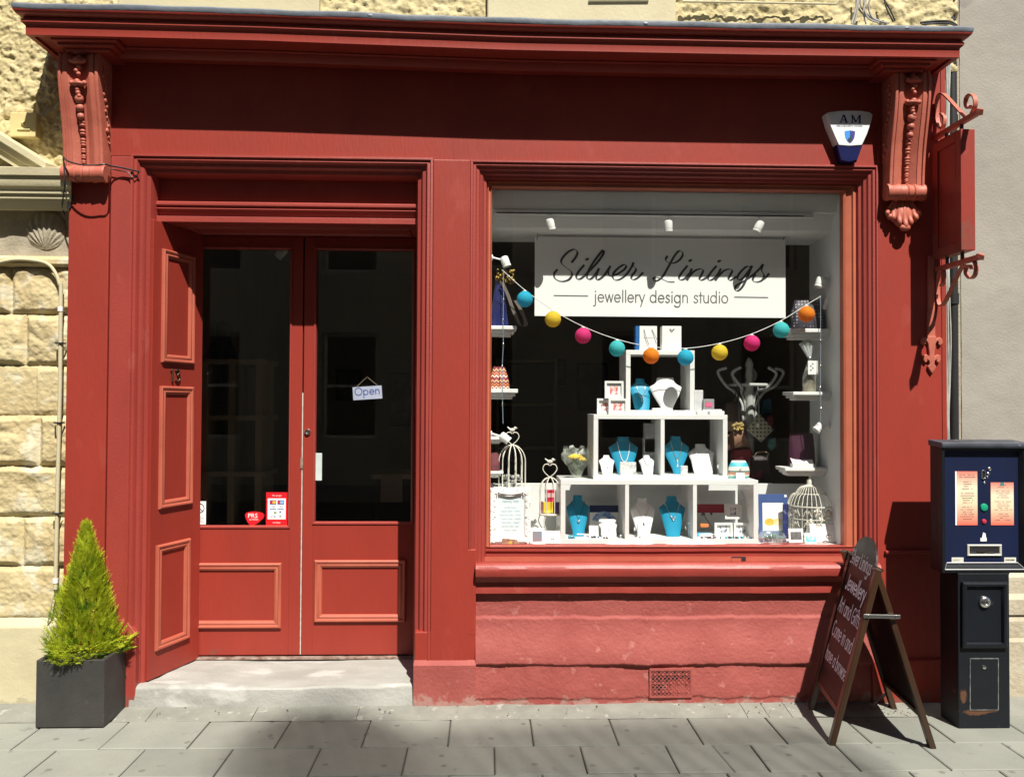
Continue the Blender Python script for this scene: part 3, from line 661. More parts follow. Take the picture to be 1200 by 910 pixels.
# loose cables lying on top of the cornice
mb = MB(); cb = [((1003, -4), (1005, 8), (1013, 18), (1028, 25), (1042, 27)), ((1008, -4), (1010, 10), (1021, 20), (1034, 26)), ((1012, -4), (1013, 12), (1018, 22), (1030, 27)), ((1016, -4), (1012, 14), (1015, 28)), ((1006, -4), (1004, 16), (1001, 28)), ((1005, 0), (1001, 18), (998, 28)), ((1020, -4), (1018, 10), (1024, 22), (1040, 27))]
for i, c in enumerate(cb): mb.tube(crom([at(p, q, .06-.012*i) for p, q in c]), .0055, 6)
tag(mb.build('cable_bundle', pm('weathered_cable', (.42, .40, .36), (.25, .24, .22), 20, .6), origin=at(1010, 20, .05)), 'bundle of grey cables looping down the roughcast onto the cornice', 'cables')
mb = MB(); mb.tube(crom([at(p, q, .05) for p, q in ((1036, -4), (1039, 10), (1047, 26))]), .005, 6); mb.tube(crom([at(p, q, .055) for p, q in ((1034, -4), (1043, 12), (1049, 25))]), .004, 6)
tag(mb.build('cable', M['black'], origin=at(1040, 10, .05)), 'thin black cable hanging on the roughcast right of the cable bundle', 'cable')
mb = MB(); mb.tube(crom([at(p, q, y) for p, q, y in ((1078, 27, -.1), (1092, 25.5, -.12), (1106, 25, -.1), (1114, 26, -.05), (1121, 30, .02))]), .007, 6); mb.tube(crom([at(p, q, y) for p, q, y in ((1080, 28.5, -.12), (1096, 28, -.14), (1112, 28, -.1), (1119, 30, 0))]), .005, 6)
tag(mb.build('cable', M['black'], origin=at(1100, 26, -.1)), 'dark cable lying on the lead at the right end of the cornice', 'cable')
# ================================================================ BUILDING ON THE RIGHT
gb = thing('rendered_building', 'plain grey rendered building with sandstone base at the right edge', 'building', (4.2, .5, 0))
gyy = .16; gx = at(1126, 300, gyy).x
def grey(u, v):
    x = gx+(3.6)*u; z = .62+6*v
    return Vector((x, gyy-.004*fbm((x, 0, z), 3)-.0015*fbm((x, 1, z), 20), z))
MB().grid(160, 260, grey).build('rendered_wall', M['grey'], gb, smooth=180)
MB().box((gx, gyy+.012, 0), (gx+5.5, 5.4, 11)).build('wall_core', M['grey'], gb)
MB().box((gx-.014, gyy+.004, .5), (gx+.03, gyy+.4, 11)).build('corner_strip', M['stone'], gb)
ps = [(gyy+.05, 0), (gyy-.10, 0), (gyy-.10, Z(752, .06, 1190)), (gyy-.085, Z(748, .06, 1190)), (gyy-.085, Z(728, .07, 1190)), (gyy-.07, Z(722, .07, 1190)), (gyy-.085, Z(720, .07, 1190)), (gyy-.085, Z(702, .08, 1190)), (gyy-.06, Z(696, .08, 1190)), (gyy-.06, Z(676, .1, 1190)), (gyy-.01, Z(668, .1, 1190)), (gyy+.05, Z(668, .1, 1190))]
MB().prism([(gx+.02, y, z) for y, z in ps], (5, 0, 0)).build('base_course', pm('base_stone', (.46, .41, .31), (.36, .31, .22), 5, .85, None, .6, 40), gb, smooth=25)
# pipes in the dark slot between the two
dp = thing('downpipe', 'dark rainwater pipe in the slot between the red front and grey wall', 'pipe', (at(1119, 500, .10).x, .1, 0))
q = at(1119.5, 400, .10); MB().tube([(q.x, .12, 0), (q.x, .12, 8)], .026, 14).build('pipe', M['black'], dp, smooth=50)
mb = MB()
for z in (.9, 2.2, 3.2): MB().lathe([(.031, -.03), (.031, .03)], (q.x, .12, z), 14).build('collar', M['black'], dp, smooth=40)
mb = MB()
for i, (a, w) in enumerate(((1108.5, 1.2), (1111, .8), (1113, 1.5))):
    mb.tube(crom([at(a+w*.8*math.sin(k*1.7+i), 60+k*48, .05+.012*i) for k in range(13)]), .007-.001*i, 6)
tag(mb.build('cable_run', pm('pale_cable', (.45, .46, .42), (.26, .27, .25), 9, .5), origin=at(1111, 500, .05)), 'pale cables running down the slot beside the red shop front', 'cables')
# ================================================================ OPPOSITE SIDE OF THE STREET (seen only in the glass; shades the pavement)
op = thing('terrace_building', 'stone terrace across the street, reflected in the shop glass', 'building', (0, -14, 0))
oy = -11.0; OW = 16; OHT = 14.5
stn = pm('terrace_stone', (.50, .45, .36), (.40, .36, .29), .8, .9)
mb = MB(); wins = []
cx_ = [-13.5+2.7*i for i in range(11)]; cz_ = [(.9, 3.0), (4.2, 6.2), (7.4, 9.3), (10.6, 12.4)]
xsn = [-OW]; 
for c in cx_: xsn += [c-.55, c+.55]
xsn.append(OW); zsn = [0]+[z for p in cz_ for z in p]+[OHT]
for i in range(len(xsn)-1):
    for j in range(len(zsn)-1):
        if i % 2 == 1 and j % 2 == 1: wins.append((xsn[i], xsn[i+1], zsn[j], zsn[j+1]))
        else: mb.box((xsn[i], oy-.3, zsn[j]), (xsn[i+1], oy, zsn[j+1]))
mb.box((-OW, oy-.05, OHT-.25), (OW, oy+.25, OHT)); mb.build('wall', stn, op)
for a, b, c, d in wins:
    w = MB(); w.frame([(a, oy-.2, c), (b, oy-.2, c), (b, oy-.2, d), (a, oy-.2, d)], [(0, 0), (0, .03), (.07, .03), (.07, 0)], (0, 1, 0)); w.box((a, oy-.19, (c+d)/2-.03), (b, oy-.16, (c+d)/2+.03))
    wo = w.build('window', M['offwhite'], op); MB().box((a, oy-.235, c), (b, oy-.225, d)).build('pane', M['black'], wo)
RIDY, RIDZ = -14.0, 19.5
mb = MB().prism([(-OW, oy+.3, OHT), (-OW, RIDY, RIDZ), (-OW, RIDY-3, OHT)], (2*OW, 0, 0)); mb.build('roof', pm('slate', (.09, .09, .10), (.06, .06, .07), 3, .6), op)
def shadow_target(px, py, Y):
    """where the sun ray that lands on a pavement point crosses the plane y = Y"""
    g = gnd(px, py); t = (Y-g.y)/sv_.y; return g+sv_*t
sv_ = Vector((math.sin(rad(19))*math.cos(rad(55.5)), -math.cos(rad(19))*math.cos(rad(55.5)), math.sin(rad(55.5))))
zt = shadow_target(400, 842, RIDY).z; zm = shadow_target(800, 862, RIDY).z
def stack(pa, pb, ztop_, d, n, base):
    a = shadow_target(pa, 885, RIDY); b = shadow_target(pb, 885, RIDY)
    zb = shadow_target((pa+pb)/2, base, RIDY).z
    ch = MB().box((a.x-.1, RIDY-.45, RIDZ-1.5), (b.x+.1, RIDY+.45, zb)).build('chimney_stack', stn, op)
    MB().box((a.x-.16, RIDY-.52, zb), (b.x+.16, RIDY+.52, zb+.12)).build('chimney_cap', M['stone'], ch)
    for i in range(n):
        x = a.x+(b.x-a.x)*(i+.5)/n; h = ztop_-zb-.12+R.uniform(-.12, .05)
        MB().lathe([(d*.55, 0), (d*.5, .15), (d*.46, h-.12), (d*.55, h-.08), (d*.52, h), (d*.3, h)], (x, RIDY, zb+.12), 12).build('chimney_pot', M['terra'], op, smooth=40)
def rail(pa, pb, py, step, w, jag, Y):  # unseen bars added above the ridge to cast soft shade on the pavement
    a = shadow_target(pa, 885, Y); b = shadow_target(pb, 885, Y); zq = shadow_target((pa+pb)/2, py, Y).z; mb = MB(); x = a.x; n = 0
    while x < b.x: f = (x-a.x)/(b.x-a.x); w_ = w*(1-.55*(2*f-1)**4 if jag > .3 else 1); mb.box((x-w_/2, Y-.02, RIDZ-.6), (x+w_/2, Y+.02, zq-jag*(2*f-1)**2+R.uniform(-.05, .05))); x += step
    mb.build('shade_bars', M['black'], op)
rail(262, 535, 832, .105, .07, .75, RIDY+.2); rail(535, 1010, 846, .12, .058, .10, RIDY+.2)
# ================================================================ LETTERING
def circ(cx, cy, rx, ry, a0=0, a1=360, n=18): return ('L', [(cx+rx*math.cos(rad(a0+(a1-a0)*i/n)), cy+ry*math.sin(rad(a0+(a1-a0)*i/n))) for i in range(n+1)])
def l_(*p): return ('L', list(p))
def c_(*p): return ('C', list(p))
GL = {
 'a': (1.15, [circ(.5, .5, .45, .5), l_((.95, 1), (.95, 0))]), 'b': (1.15, [l_((.08, 1.6), (.08, 0)), circ(.53, .5, .45, .5)]), 'c': (.95, [circ(.5, .5, .45, .5, 45, 315)]),
 'd': (1.15, [circ(.5, .5, .45, .5), l_((.95, 1.6), (.95, 0))]), 'e': (1.05, [l_((.06, .52), (.94, .52)), circ(.5, .5, .45, .5, 3, 318)]), 'f': (.6, [c_((.62, 1.55), (.42, 1.58), (.28, 1.4), (.27, 1.1), (.27, .5), (.27, 0)), l_((.02, 1), (.55, 1))]),
 'g': (1.15, [circ(.5, .5, .45, .5), c_((.95, 1), (.95, .3), (.95, -.2), (.8, -.52), (.5, -.6), (.2, -.54), (.08, -.4))]), 'h': (1.0, [l_((.1, 1.6), (.1, 0)), c_((.1, .55), (.2, .88), (.48, 1), (.75, .86), (.82, .55), (.82, 0))]),
 'i': (.35, [l_((.15, 1), (.15, 0)), l_((.15, 1.38), (.15, 1.46))]), 'j': (.4, [c_((.18, 1), (.18, .3), (.18, -.3), (.08, -.52), (-.12, -.55)), l_((.18, 1.38), (.18, 1.46))]), 'l': (.32, [l_((.15, 1.6), (.15, 0))]),
 'k': (.9, [l_((.1, 1.6), (.1, 0)), l_((.75, 1), (.12, .45)), l_((.3, .6), (.8, 0))]),
 'm': (1.5, [l_((.1, 1), (.1, 0)), c_((.1, .55), (.2, .88), (.42, 1), (.64, .86), (.7, .55), (.7, 0)), c_((.7, .55), (.8, .88), (1.02, 1), (1.24, .86), (1.3, .55), (1.3, 0))]), 'n': (1.0, [l_((.1, 1), (.1, 0)), c_((.1, .55), (.2, .88), (.48, 1), (.75, .86), (.82, .55), (.82, 0))]),
 'o': (1.1, [circ(.52, .5, .47, .5)]), 'p': (1.15, [l_((.08, 1), (.08, -.6)), circ(.53, .5, .45, .5)]), 'r': (.55, [l_((.1, 1), (.1, 0)), c_((.1, .5), (.16, .8), (.32, .97), (.52, .98))]),
 's': (.75, [c_((.62, .85), (.5, .98), (.3, 1), (.14, .88), (.16, .66), (.36, .53), (.58, .38), (.62, .18), (.45, .02), (.22, .0), (.06, .14))]), 't': (.5, [l_((.22, 1.4), (.22, 0)), l_((-.02, 1), (.48, 1))]), 'u': (1.0, [c_((.1, 1), (.1, .45), (.18, .14), (.45, 0), (.72, .12), (.82, .45)), l_((.82, 1), (.82, 0))]),
 'v': (.85, [l_((.02, 1), (.4, 0), (.78, 1))]), 'w': (1.3, [l_((.02, 1), (.33, 0), (.63, 1), (.93, 0), (1.23, 1))]), 'x': (.8, [l_((.02, 1), (.7, 0)), l_((.7, 1), (.02, 0))]), 'y': (.85, [l_((.02, 1), (.42, .02)), l_((.8, 1), (.22, -.58))]),
 'A': (1.15, [l_((.02, 0), (.52, 1.5), (1.02, 0)), l_((.2, .5), (.84, .5))]), 'C': (1.3, [circ(.72, .75, .65, .76, 50, 310)]), 'F': (.85, [l_((.8, 1.5), (.1, 1.5), (.1, 0)), l_((.1, .8), (.7, .8))]), 'G': (1.4, [circ(.72, .75, .65, .76, 45, 350), l_((.75, .68), (1.36, .68))]),
 'J': (.7, [c_((.55, 1.5), (.55, .8), (.54, .25), (.4, .02), (.18, .02), (.04, .2))]), 'L': (.8, [l_((.1, 1.5), (.1, 0), (.72, 0))]), 'M': (1.4, [l_((.08, 0), (.2, 1.5), (.68, .2), (1.15, 1.5), (1.28, 0))]), 'O': (1.65, [circ(.8, .75, .74, .77)]), 'S': (.95, [c_((.8, 1.25), (.66, 1.48), (.4, 1.53), (.18, 1.38), (.16, 1.08), (.4, .86), (.7, .68), (.84, .42), (.72, .1), (.42, -.02), (.16, .06), (.02, .3))]),
 'T': (1.0, [l_((.02, 1.5), (.96, 1.5)), l_((.49, 1.5), (.49, 0))]), 'W': (1.7, [l_((.02, 1.5), (.42, 0), (.82, 1.4), (1.22, 0), (1.62, 1.5))]),
 '0': (1.0, [circ(.48, .75, .42, .76)]), '1': (.5, [l_((.05, 1.2), (.3, 1.5), (.3, 0))]), '5': (.9, [c_((.75, 1.5), (.2, 1.5), (.16, .85), (.45, .98), (.78, .75), (.78, .3), (.5, 0), (.08, .15))]), '.': (.3, [l_((.1, 0), (.1, .08))]), '-': (.7, [l_((.1, .5), (.58, .5))]), ' ': (.55, []),
}
def strokes(text, gap=.1):
    out = []; x = 0
    for ch in text:
        adv, st = GL.get(ch, GL[' '])
        for k, p in st:
            q = [(a+x, b) for a, b in p]
            out.append([(v.x, v.y) for v in crom([Vector((a, b, 0)) for a, b in q], 6)] if k == 'C' else q)
        x += adv+gap
    return out, x-gap
CNT = [0]
def ribbon(mb, pts, w, fr, taper=0):
    """flat inked stroke through 2-D points on a surface frame (o, u, v, n); w may be a function of direction"""
    if len(pts) > 2 and not callable(w):   # break the stroke at sharp corners
        for i in range(1, len(pts)-1):
            a = Vector(pts[i])-Vector(pts[i-1]); b = Vector(pts[i+1])-Vector(pts[i])
            if a.length > 1e-9 and b.length > 1e-9 and a.normalized().dot(b.normalized()) < .75:
                ribbon(mb, pts[:i+1], w, fr); ribbon(mb, pts[i:], w, fr); return
    o, u, v, n = fr; N = len(pts); CNT[0] += 1; lift = .0006+(CNT[0] % 40)*.00003
    P2 = [Vector(p) for p in pts]; A = []; B = []
    for i in range(N):
        t = P2[min(i+1, N-1)]-P2[max(i-1, 0)]
        if t.length < 1e-9: t = Vector((1, 0))
        t.normalize(); s = Vector((-t.y, t.x)); ww = w(t, i/(N-1) if N > 1 else 0) if callable(w) else w
        ext = t*ww*.45*(1 if i == N-1 else -1 if i == 0 else 0)
        a = P2[i]+s*ww/2+ext; b = P2[i]-s*ww/2+ext; k = n*(lift+i*2e-6)
        A.append(o+u*a.x+v*a.y+k); B.append(o+u*b.x+v*b.y+k)
    for i in range(N-1): mb.quad(B[i], B[i+1], A[i+1], A[i])
def write(mb, text, fr, x0, y0, width=None, xh=None, w=.1, gap=.1, slant=0, jit=0, seed=1):
    """stroke lettering: fitted to a width, baseline at (x0, y0) in the frame"""
    st, L = strokes(text, gap); k = (width/L) if width else xh; ky = xh or k; rr = random.Random(seed)
    for s in st:
        dx, dy = rr.uniform(-jit, jit), rr.uniform(-jit, jit)
        ribbon(mb, [(x0+(a+dx+slant*b)*k, y0+(b+dy)*ky) for a, b in s], w*min(k, ky), fr)
    return k
def btext(mb, s, fr, x, y, h, lift=.0007, center=True, width=None):
    """built-in typeface, turned into faces"""
    cu = bpy.data.curves.new('t', 'FONT'); cu.body = s; cu.size = 1; cu.resolution_u = 3; ob = bpy.data.objects.new('t', cu); COL.objects.link(ob)
    dg = bpy.context.evaluated_depsgraph_get(); me = bpy.data.meshes.new_from_object(ob.evaluated_get(dg)); o, u, v, n = fr
    xs = [p.co.x for p in me.vertices]; ys = [p.co.y for p in me.vertices]; k = h/.7; kx = k if not width else width/(max(xs)-min(xs))
    ox = -(min(xs)+max(xs))/2 if center else -min(xs); CNT[0] += 1
    mb.add([o+u*(x+(p.co.x+ox)*kx)+v*(y+p.co.y*k)+n*(lift+(CNT[0] % 20)*.00003) for p in me.vertices], [list(f.vertices) for f in me.polygons])
    bpy.data.objects.remove(ob); bpy.data.curves.remove(cu); bpy.data.meshes.remove(me)
UX, UY, UZ = Vector((1, 0, 0)), Vector((0, 1, 0)), Vector((0, 0, 1))
def front(p): return (Vector(p), UX, UZ, -UY)
def flat(mb, fr, pts, lift=.0004):
    o, u, v, n = fr; mb.add([o+u*a+v*b+n*lift for a, b in pts], [list(range(len(pts)))])
def rect(mb, fr, x0, y0, x1, y1, lift=.0004): flat(mb, fr, [(x0, y0), (x1, y0), (x1, y1), (x0, y1)], lift)
def flatmat(name, c, rough=.6): return pm(name, c, tuple(x*.96 for x in c), 8, rough)
# house number
p = hitrev(201, 447); mb = MB(); frm = (p, ru, rv, rn)
mb.tube([p+rn*.006+rv*.0, p+rn*.006+rv*.067], .0055, 8); mb.tube([p+rn*.006+rv*.067, p+rn*.006+rv*.058-ru*.012], .004, 8)
mb.tube([p+rn*.006+ru*(.038+.026*a)+rv*b for a, b in [(v.x, v.y) for v in crom([Vector(q) for q in ((-.5, .058, 0), (.1, .067, 0), (.75, .052, 0), (.15, .037, 0), (.85, .019, 0), (.2, .001, 0), (-.55, .010, 0))], 6)]], .005, 8)
P('house_number', mb, M['bronze'], reveal, smooth=60)
# ================================================================ CARVED BRACKETS (parts of the shop front)
def bracket(px0, px1, leaf, dzp):
    root = None
    x0 = at(px0, 190, -.06).x; x1 = at(px1, 190, -.06).x; xm_ = (x0+x1)/2; w = x1-x0
    S = [(62, -.122), (66, -.130), (74, -.133), (90, -.130), (110, -.116), (130, -.098), (150, -.080), (170, -.068), (185, -.062), (196, -.060)]
    curve = crom([Vector((0, y, at(px0, p+dzp, y).z)) for p, y in S], 6)
    prof = [(0, 0), (.02, .010), (.05, .013), (.085, .012), (.10, .004), (.115, .003), (.13, .008), (.18, .010), (.23, .009), (.245, .004), (.26, .003), (.30, -.004), (.36, -.008), (.40, -.016)]
    prof = prof+[(1-a, b) for a, b in prof[::-1]]
    mb = MB(); L = []
    for i, c in enumerate(curve):
        t = curve[min(i+1, len(curve)-1)]-curve[max(i-1, 0)]; nn = Vector((0, t.z, -t.y)).normalized()
        if nn.y > 0: nn = -nn
        L.append([Vector((x0+w*a, c.y, c.z))+nn*b for a, b in prof])
    mb.loft(L, closed=False)
    for s in (0, -1):
        mb.loft([[r[s] for r in L], [Vector((r[s].x, .02, r[s].z)) for r in L]], closed=False)
    mb.loft([L[0], [Vector((p.x, .02, p.z)) for p in L[0]]], closed=False)
    br = P('carved_bracket', mb, M['corbel'], smooth=40)
    def on(t, out=.0): c = curve[int(t*(len(curve)-1))]; return Vector((xm_, c.y-out, c.z))
    # festoon down the centre: three cups, balls, a tapering row of discs
    mb = MB()
    for t in (.03, .23, .40):
        c = on(t, .004); mb.ball(c+Vector((0, -.006, .004)), .036, 12, 7, (1, .72, .40)); mb.ball(c+Vector((-.032, -.008, .008)), .013); mb.ball(c+Vector((.032, -.008, .008)), .013); mb.ball(c+Vector((0, -.016, .01)), .016)
        for k in range(3): mb.ball(c+Vector((.007*math.sin(k*2.5+t*9), -.004, -.024-.017*k)), .0135-.001*k)
    for k in range(3): mb.ball(on(.49+.052*k, .010), .0225-.0022*k, sc=(1, .9, 1.05))
    for k in range(13): mb.ball(on(.64+.026*k, .002), .0165-.0004*k, 10, 6, (1, .8, .60))
    P('festoon', mb, M['corbel'], br, smooth=60)
    mb = MB(); e = on(1.0); cz = at((px0+px1)/2, 203.5+dzp, -.05).z; cy = -.045
    mb.lathe([(.030, -w/2-.006), (.043, -w/2-.006), (.046, -w/2+.004), (.040, -w/2+.02), (.046, -w*.2), (.040, -w*.17), (.044, -w*.03), (.039, 0), (.044, w*.03), (.040, w*.17), (.046, w*.2), (.040, w/2-.02), (.046, w/2-.004), (.043, w/2+.006), (.030, w/2+.006)], (xm_, cy, cz), 24, 'X')
    mb.box((x0+.01, cy, cz-.03), (x1-.01, .02, cz+.03)); P('scroll', mb, M['corbel'], br, smooth=40)
    for s in (-1, 1):
        mb = MB(); xx = x1 if s > 0 else x0
        for k in range(14):
            q = curve[12+int(k*2.2)]; mb.ball((xx+s*.003, q.y+.05+.010*math.sin(k*2.1), q.z), .012+.003*math.sin(k*1.3), 8, 6, (.6, 1, 1))
        mb.tube([(xx+s*.001, curve[12].y+.05, curve[12].z), (xx+s*.001, curve[40].y+.05, curve[40].z)], .004, 6); P('side_carving', mb, M['corbel'], br, smooth=60)
    if leaf:
        mb = MB(); lz = cz-.05
        for k, (dx, l, wd, yo) in enumerate(((-.08, .07, .017, -.02), (-.056, .10, .019, -.03), (-.028, .13, .019, -.036), (0, .15, .020, -.04), (.028, .13, .019, -.036), (.056, .10, .019, -.03), (.08, .07, .017, -.02))):
            pts = [Vector((xm_+dx*.55, -.02, lz+.01)), Vector((xm_+dx*.85, yo*.8, lz-.03)), Vector((xm_+dx, yo, lz-l*.62)), Vector((xm_+dx*1.12, yo-.014, lz-l*.86)), Vector((xm_+dx*1.02, yo+.0, lz-l))]
            mb.tube(crom(pts, 5), [wd*.45+wd*.35*math.sin(math.pi*min(1, .15+i/20*.85)) for i in range(21)], 8)
        mb.ball((xm_, -.045, lz-.140), .024, sc=(1.3, .8, .8)); mb.ball((xm_-.072, -.03, lz-.078), .017); mb.ball((xm_+.072, -.03, lz-.078), .017); mb.ball((xm_, -.02, lz-.07), .06, 12, 8, (1, .5, 1.1))
        P('acanthus_leaf', mb, M['corbel'], br, smooth=60)
bracket(74.5, 122.5, False, 0)
bracket(1040.5, 1083, True, 22)
# ================================================================ ALARM BOX
YA = -.045
def AP_(px, py, Y=YA): return at(px, py, Y)
al = thing('alarm_box', 'white and blue burglar alarm box on the fascia', 'alarm box', (AP_(995, 160).x, .0, AP_(995, 160).z))
alw = pm('alarm_white_plastic', (.80, .81, .83), None, 5, .35); alb = pm('alarm_blue_plastic', (.006, .010, .075), (.005, .008, .06), 5, .3)
def shield(mb, pts, y0, y1, ins, mid=None):
    c = Vector((sum(p.x for p in pts)/len(pts), 0, sum(p.z for p in pts)/len(pts)))
    r0 = [Vector((p.x, y0, p.z)) for p in pts]; r1 = [Vector((p.x, y1+.012, p.z)) for p in pts]; r2 = [Vector((p.x+(c.x-p.x)*ins*.5, y1+.003, p.z+(c.z-p.z)*ins*.5)) for p in pts]; r3 = [Vector((p.x+(c.x-p.x)*ins, y1, p.z+(c.z-p.z)*ins)) for p in pts]
    mb.loft([r0, r1, r2, r3])
up = [AP_(*q) for q in ((968, 133), (971, 131), (982, 129.5), (996, 129), (1011, 129.5), (1020, 131), (1023.5, 134), (1022, 142), (1017, 157), (1012, 168), (1010.5, 171), (996, 172), (982.5, 171), (980, 166), (972, 147))]
mb = MB(); shield(mb, up, .012, YA, .06); mb.build('cover', alw, al, smooth=40)
lo = [AP_(*q) for q in ((981, 169), (1012, 169), (1009, 177), (1005.5, 187), (996, 189.5), (986, 187.5), (983, 177))]
mb = MB(); shield(mb, lo, .012, YA+.004, .05); mb.build('strobe_lens', alb, al, smooth=40)
mb = MB(); bs = [AP_(*q) for q in ((976, 140), (1016, 140), (1011, 170), (1005.5, 189), (987, 189), (983, 170))]
mb.loft([[Vector((p.x, .012, p.z)) for p in bs], [Vector((p.x, -.03, p.z)) for p in bs]]); mb.build('backplate', alb, al, bev=.004)
o = AP_(995.5, 144.2, YA); fr = front((o.x, YA-.0004, o.z)); mb = MB(); k = 1/233.
def seg(mb, fr, p, q, w):
    p, q = Vector(p), Vector(q); t = (q-p).normalized(); s = Vector((-t.y, t.x))*w/2; flat(mb, fr, [tuple(p+s), tuple(p-s), tuple(q-s), tuple(q+s)][::-1], .0006+CNT[0] % 30*.00003); CNT[0] += 1
for sgn, segs in (('A', [((-11.5, 0), (-7.8, 10), 1.3), ((-7.2, 10), (-3.6, 0), 2.4), ((-9.8, 3.4), (-4.8, 3.4), 1.1), ((-13, .4), (-9, .4), .9), ((-6, .4), (-1.8, .4), .9), ((-9, 9.7), (-6.5, 9.7), .7)]),
                  ('M', [((3.4, 0), (3.4, 10), 1.5), ((13, 0), (13, 10), 2.3), ((3.4, 9.8), (8.0, 1), 2.2), ((8.0, 1), (12.6, 9.8), 1.2), ((1.6, .4), (5.2, .4), .9), ((10.8, .4), (15.2, .4), .9), ((1.6, 9.7), (4.2, 9.7), .8), ((12, 9.7), (15.2, 9.7), .8)])):
    for p, q, w in segs: seg(mb, fr, (p[0]*k, p[1]*k), (q[0]*k, q[1]*k), w*k)
btext(mb, 'FIRE & SECURITY SYSTEMS', fr, 0, -5.0*k, 2.3*k, width=33*k); mb.build('lettering', flatmat('navy_ink', (.01, .015, .09)), al, fixn=False)
mb = MB(); sh = [(-6.5, 0), (-4, .5), (-1.5, .7), (0, 1.2), (0, -15), (-3, -12.5), (-5.4, -8.5), (-6.3, -4)]
flat(mb, fr, [(a*k+.4*k, b*k-10.5*k) for a, b in sh][::-1], .0012); lb = mb.build('emblem', flatmat('light_blue_ink', (.03, .25, .75)), al, fixn=False)
mb = MB(); flat(mb, fr, [(-a*k+.4*k, b*k-10.5*k) for a, b in sh], .0012); mb.build('emblem_half', flatmat('dark_blue_ink', (.02, .035, .22)), lb, fixn=False)
mb = MB(); flat(mb, fr, [((a+.4)*k, (b-20.5)*k) for a, b in ((-3, -2), (0, -4.5), (2.5, -1), (1.8, 2), (.4, 5.5), (-.2, 2.2), (-1.4, 1.4), (-2.4, .4))], .0016); mb.build('flame', M['ink'], lb, fixn=False)
# ================================================================ HANGING SIGN ON ITS BRACKET
xs_ = at(1091, 300, 0).x; hs = thing('hanging_sign', 'blank red hanging sign board on a scrolled iron bracket', 'hanging sign', (xs_, 0, at(1100, 300, 0).z))
def side(py, Y): # height on the plane x = xs_ for a row at depth Y
    d = (xs_-CAM.x); 
    for_px = None
    # find px so that at(px, py, Y).x == xs_
    lo_, hi_ = 600., 1500.
    for _ in range(40):
        m_ = (lo_+hi_)/2
        if at(m_, py, Y).x < xs_: lo_ = m_
        else: hi_ = m_
    return at(lo_, py, Y).z, lo_
def depth_for(px, py):
    a_, b_ = -1.2, .5
    for _ in range(50):
        m_ = (a_+b_)/2
        if at(px, py, m_).x > xs_: b_ = m_
        else: a_ = m_
    return a_
yo = depth_for(1128, 230); yi = -.03
bz1 = side(151, yo)[0]; bz0 = side(293, yo)[0]
mb = MB().box((xs_, yo, bz0), (xs_+.066, yi, bz1)); bd = mb.build('sign_board', M['red'], hs, bev=.003)
mb = MB(); e = .03
for (a, b) in (((yo, bz0), (yo+.05, bz1)), ((yi-.05, bz0), (yi, bz1)), ((yo+.05, bz0), (yi-.05, bz0+.05)), ((yo+.05, bz1-.05), (yi-.05, bz1))):
    mb.box((xs_-.008, a[0], a[1]), (xs_+.004, b[0], b[1]))
mb.build('board_frame', M['red'], bd, bev=.003)
iron = M['corbel']; xc = xs_+.033
za = bz1+.055; zbm = bz0-.05
def bracketbar(z, nm):
    mb = MB().box((xc-.013, yo-.075, z-.013), (xc+.013, .02, z+.013)); mb.loft([[Vector((xc+a*.013, yo-.075, z+b*.013)) for a, b in ((-1, -1), (1, -1), (1, 1), (-1, 1))], [Vector((xc+a*.017, yo-.095, z+b*.017)) for a, b in ((-1, -1), (1, -1), (1, 1), (-1, 1))], [Vector((xc+a*.002, yo-.125, z+b*.002)) for a, b in ((-1, -1), (1, -1), (1, 1), (-1, 1))]])
    mb.build(nm, iron, hs, bev=.002)
bracketbar(za, 'bracket_bar'); bracketbar(zbm, 'bracket_bar')
def atx(px, py):
    d = ray(px, py); return CAM+d*((xc-CAM.x)/d.x)
def strip(path, w=.011):
    path = crom([Vector((0, min(q.y, .0), q.z)) for q in [atx(*p) for p in path]], 5); mb = MB(); rings = []
    for i, p in enumerate(path):
        t = (path[min(i+1, len(path)-1)]-path[max(i-1, 0)]).normalized(); nn = Vector((0, -t.z, t.y))*.0035
        rings.append([Vector((xc-w, p.y, p.z))+nn, Vector((xc+w, p.y, p.z))+nn, Vector((xc+w, p.y, p.z))-nn, Vector((xc-w, p.y, p.z))-nn])
    return mb.loft(rings)
strip([(1134, 141), (1139, 133), (1143, 123), (1142, 114), (1137, 110.5), (1132.5, 115), (1132, 123), (1135, 127), (1138.5, 124)]).build('scroll', iron, hs, smooth=40)
strip([(1133, 139), (1122, 127), (1112, 116), (1105, 110), (1100, 112), (1098, 122), (1098.5, 140), (1102, 150), (1106, 147), (1106.5, 138), (1103, 133)]).build('strap', iron, hs, smooth=40)
strip([(1134, 302), (1141, 305), (1144, 314), (1142, 323), (1137, 326), (1132, 320), (1133, 312), (1137, 311), (1139, 315)]).build('scroll', iron, hs, smooth=40)
strip([(1133, 302), (1122, 323), (1112, 345), (1106, 356), (1101, 357), (1099, 346), (1099, 328), (1102, 315), (1106, 318), (1106, 330), (1103, 335)]).build('strap', iron, hs, smooth=40)
for yy in (yo+.06, yi-.07):
    for zA, zB in ((bz1, za), (zbm, bz0)):
        MB().tube([(xc, yy, zA-.003), (xc, yy, zB+.003)], .009, 8).build('hanger', M['black'], hs, smooth=50)
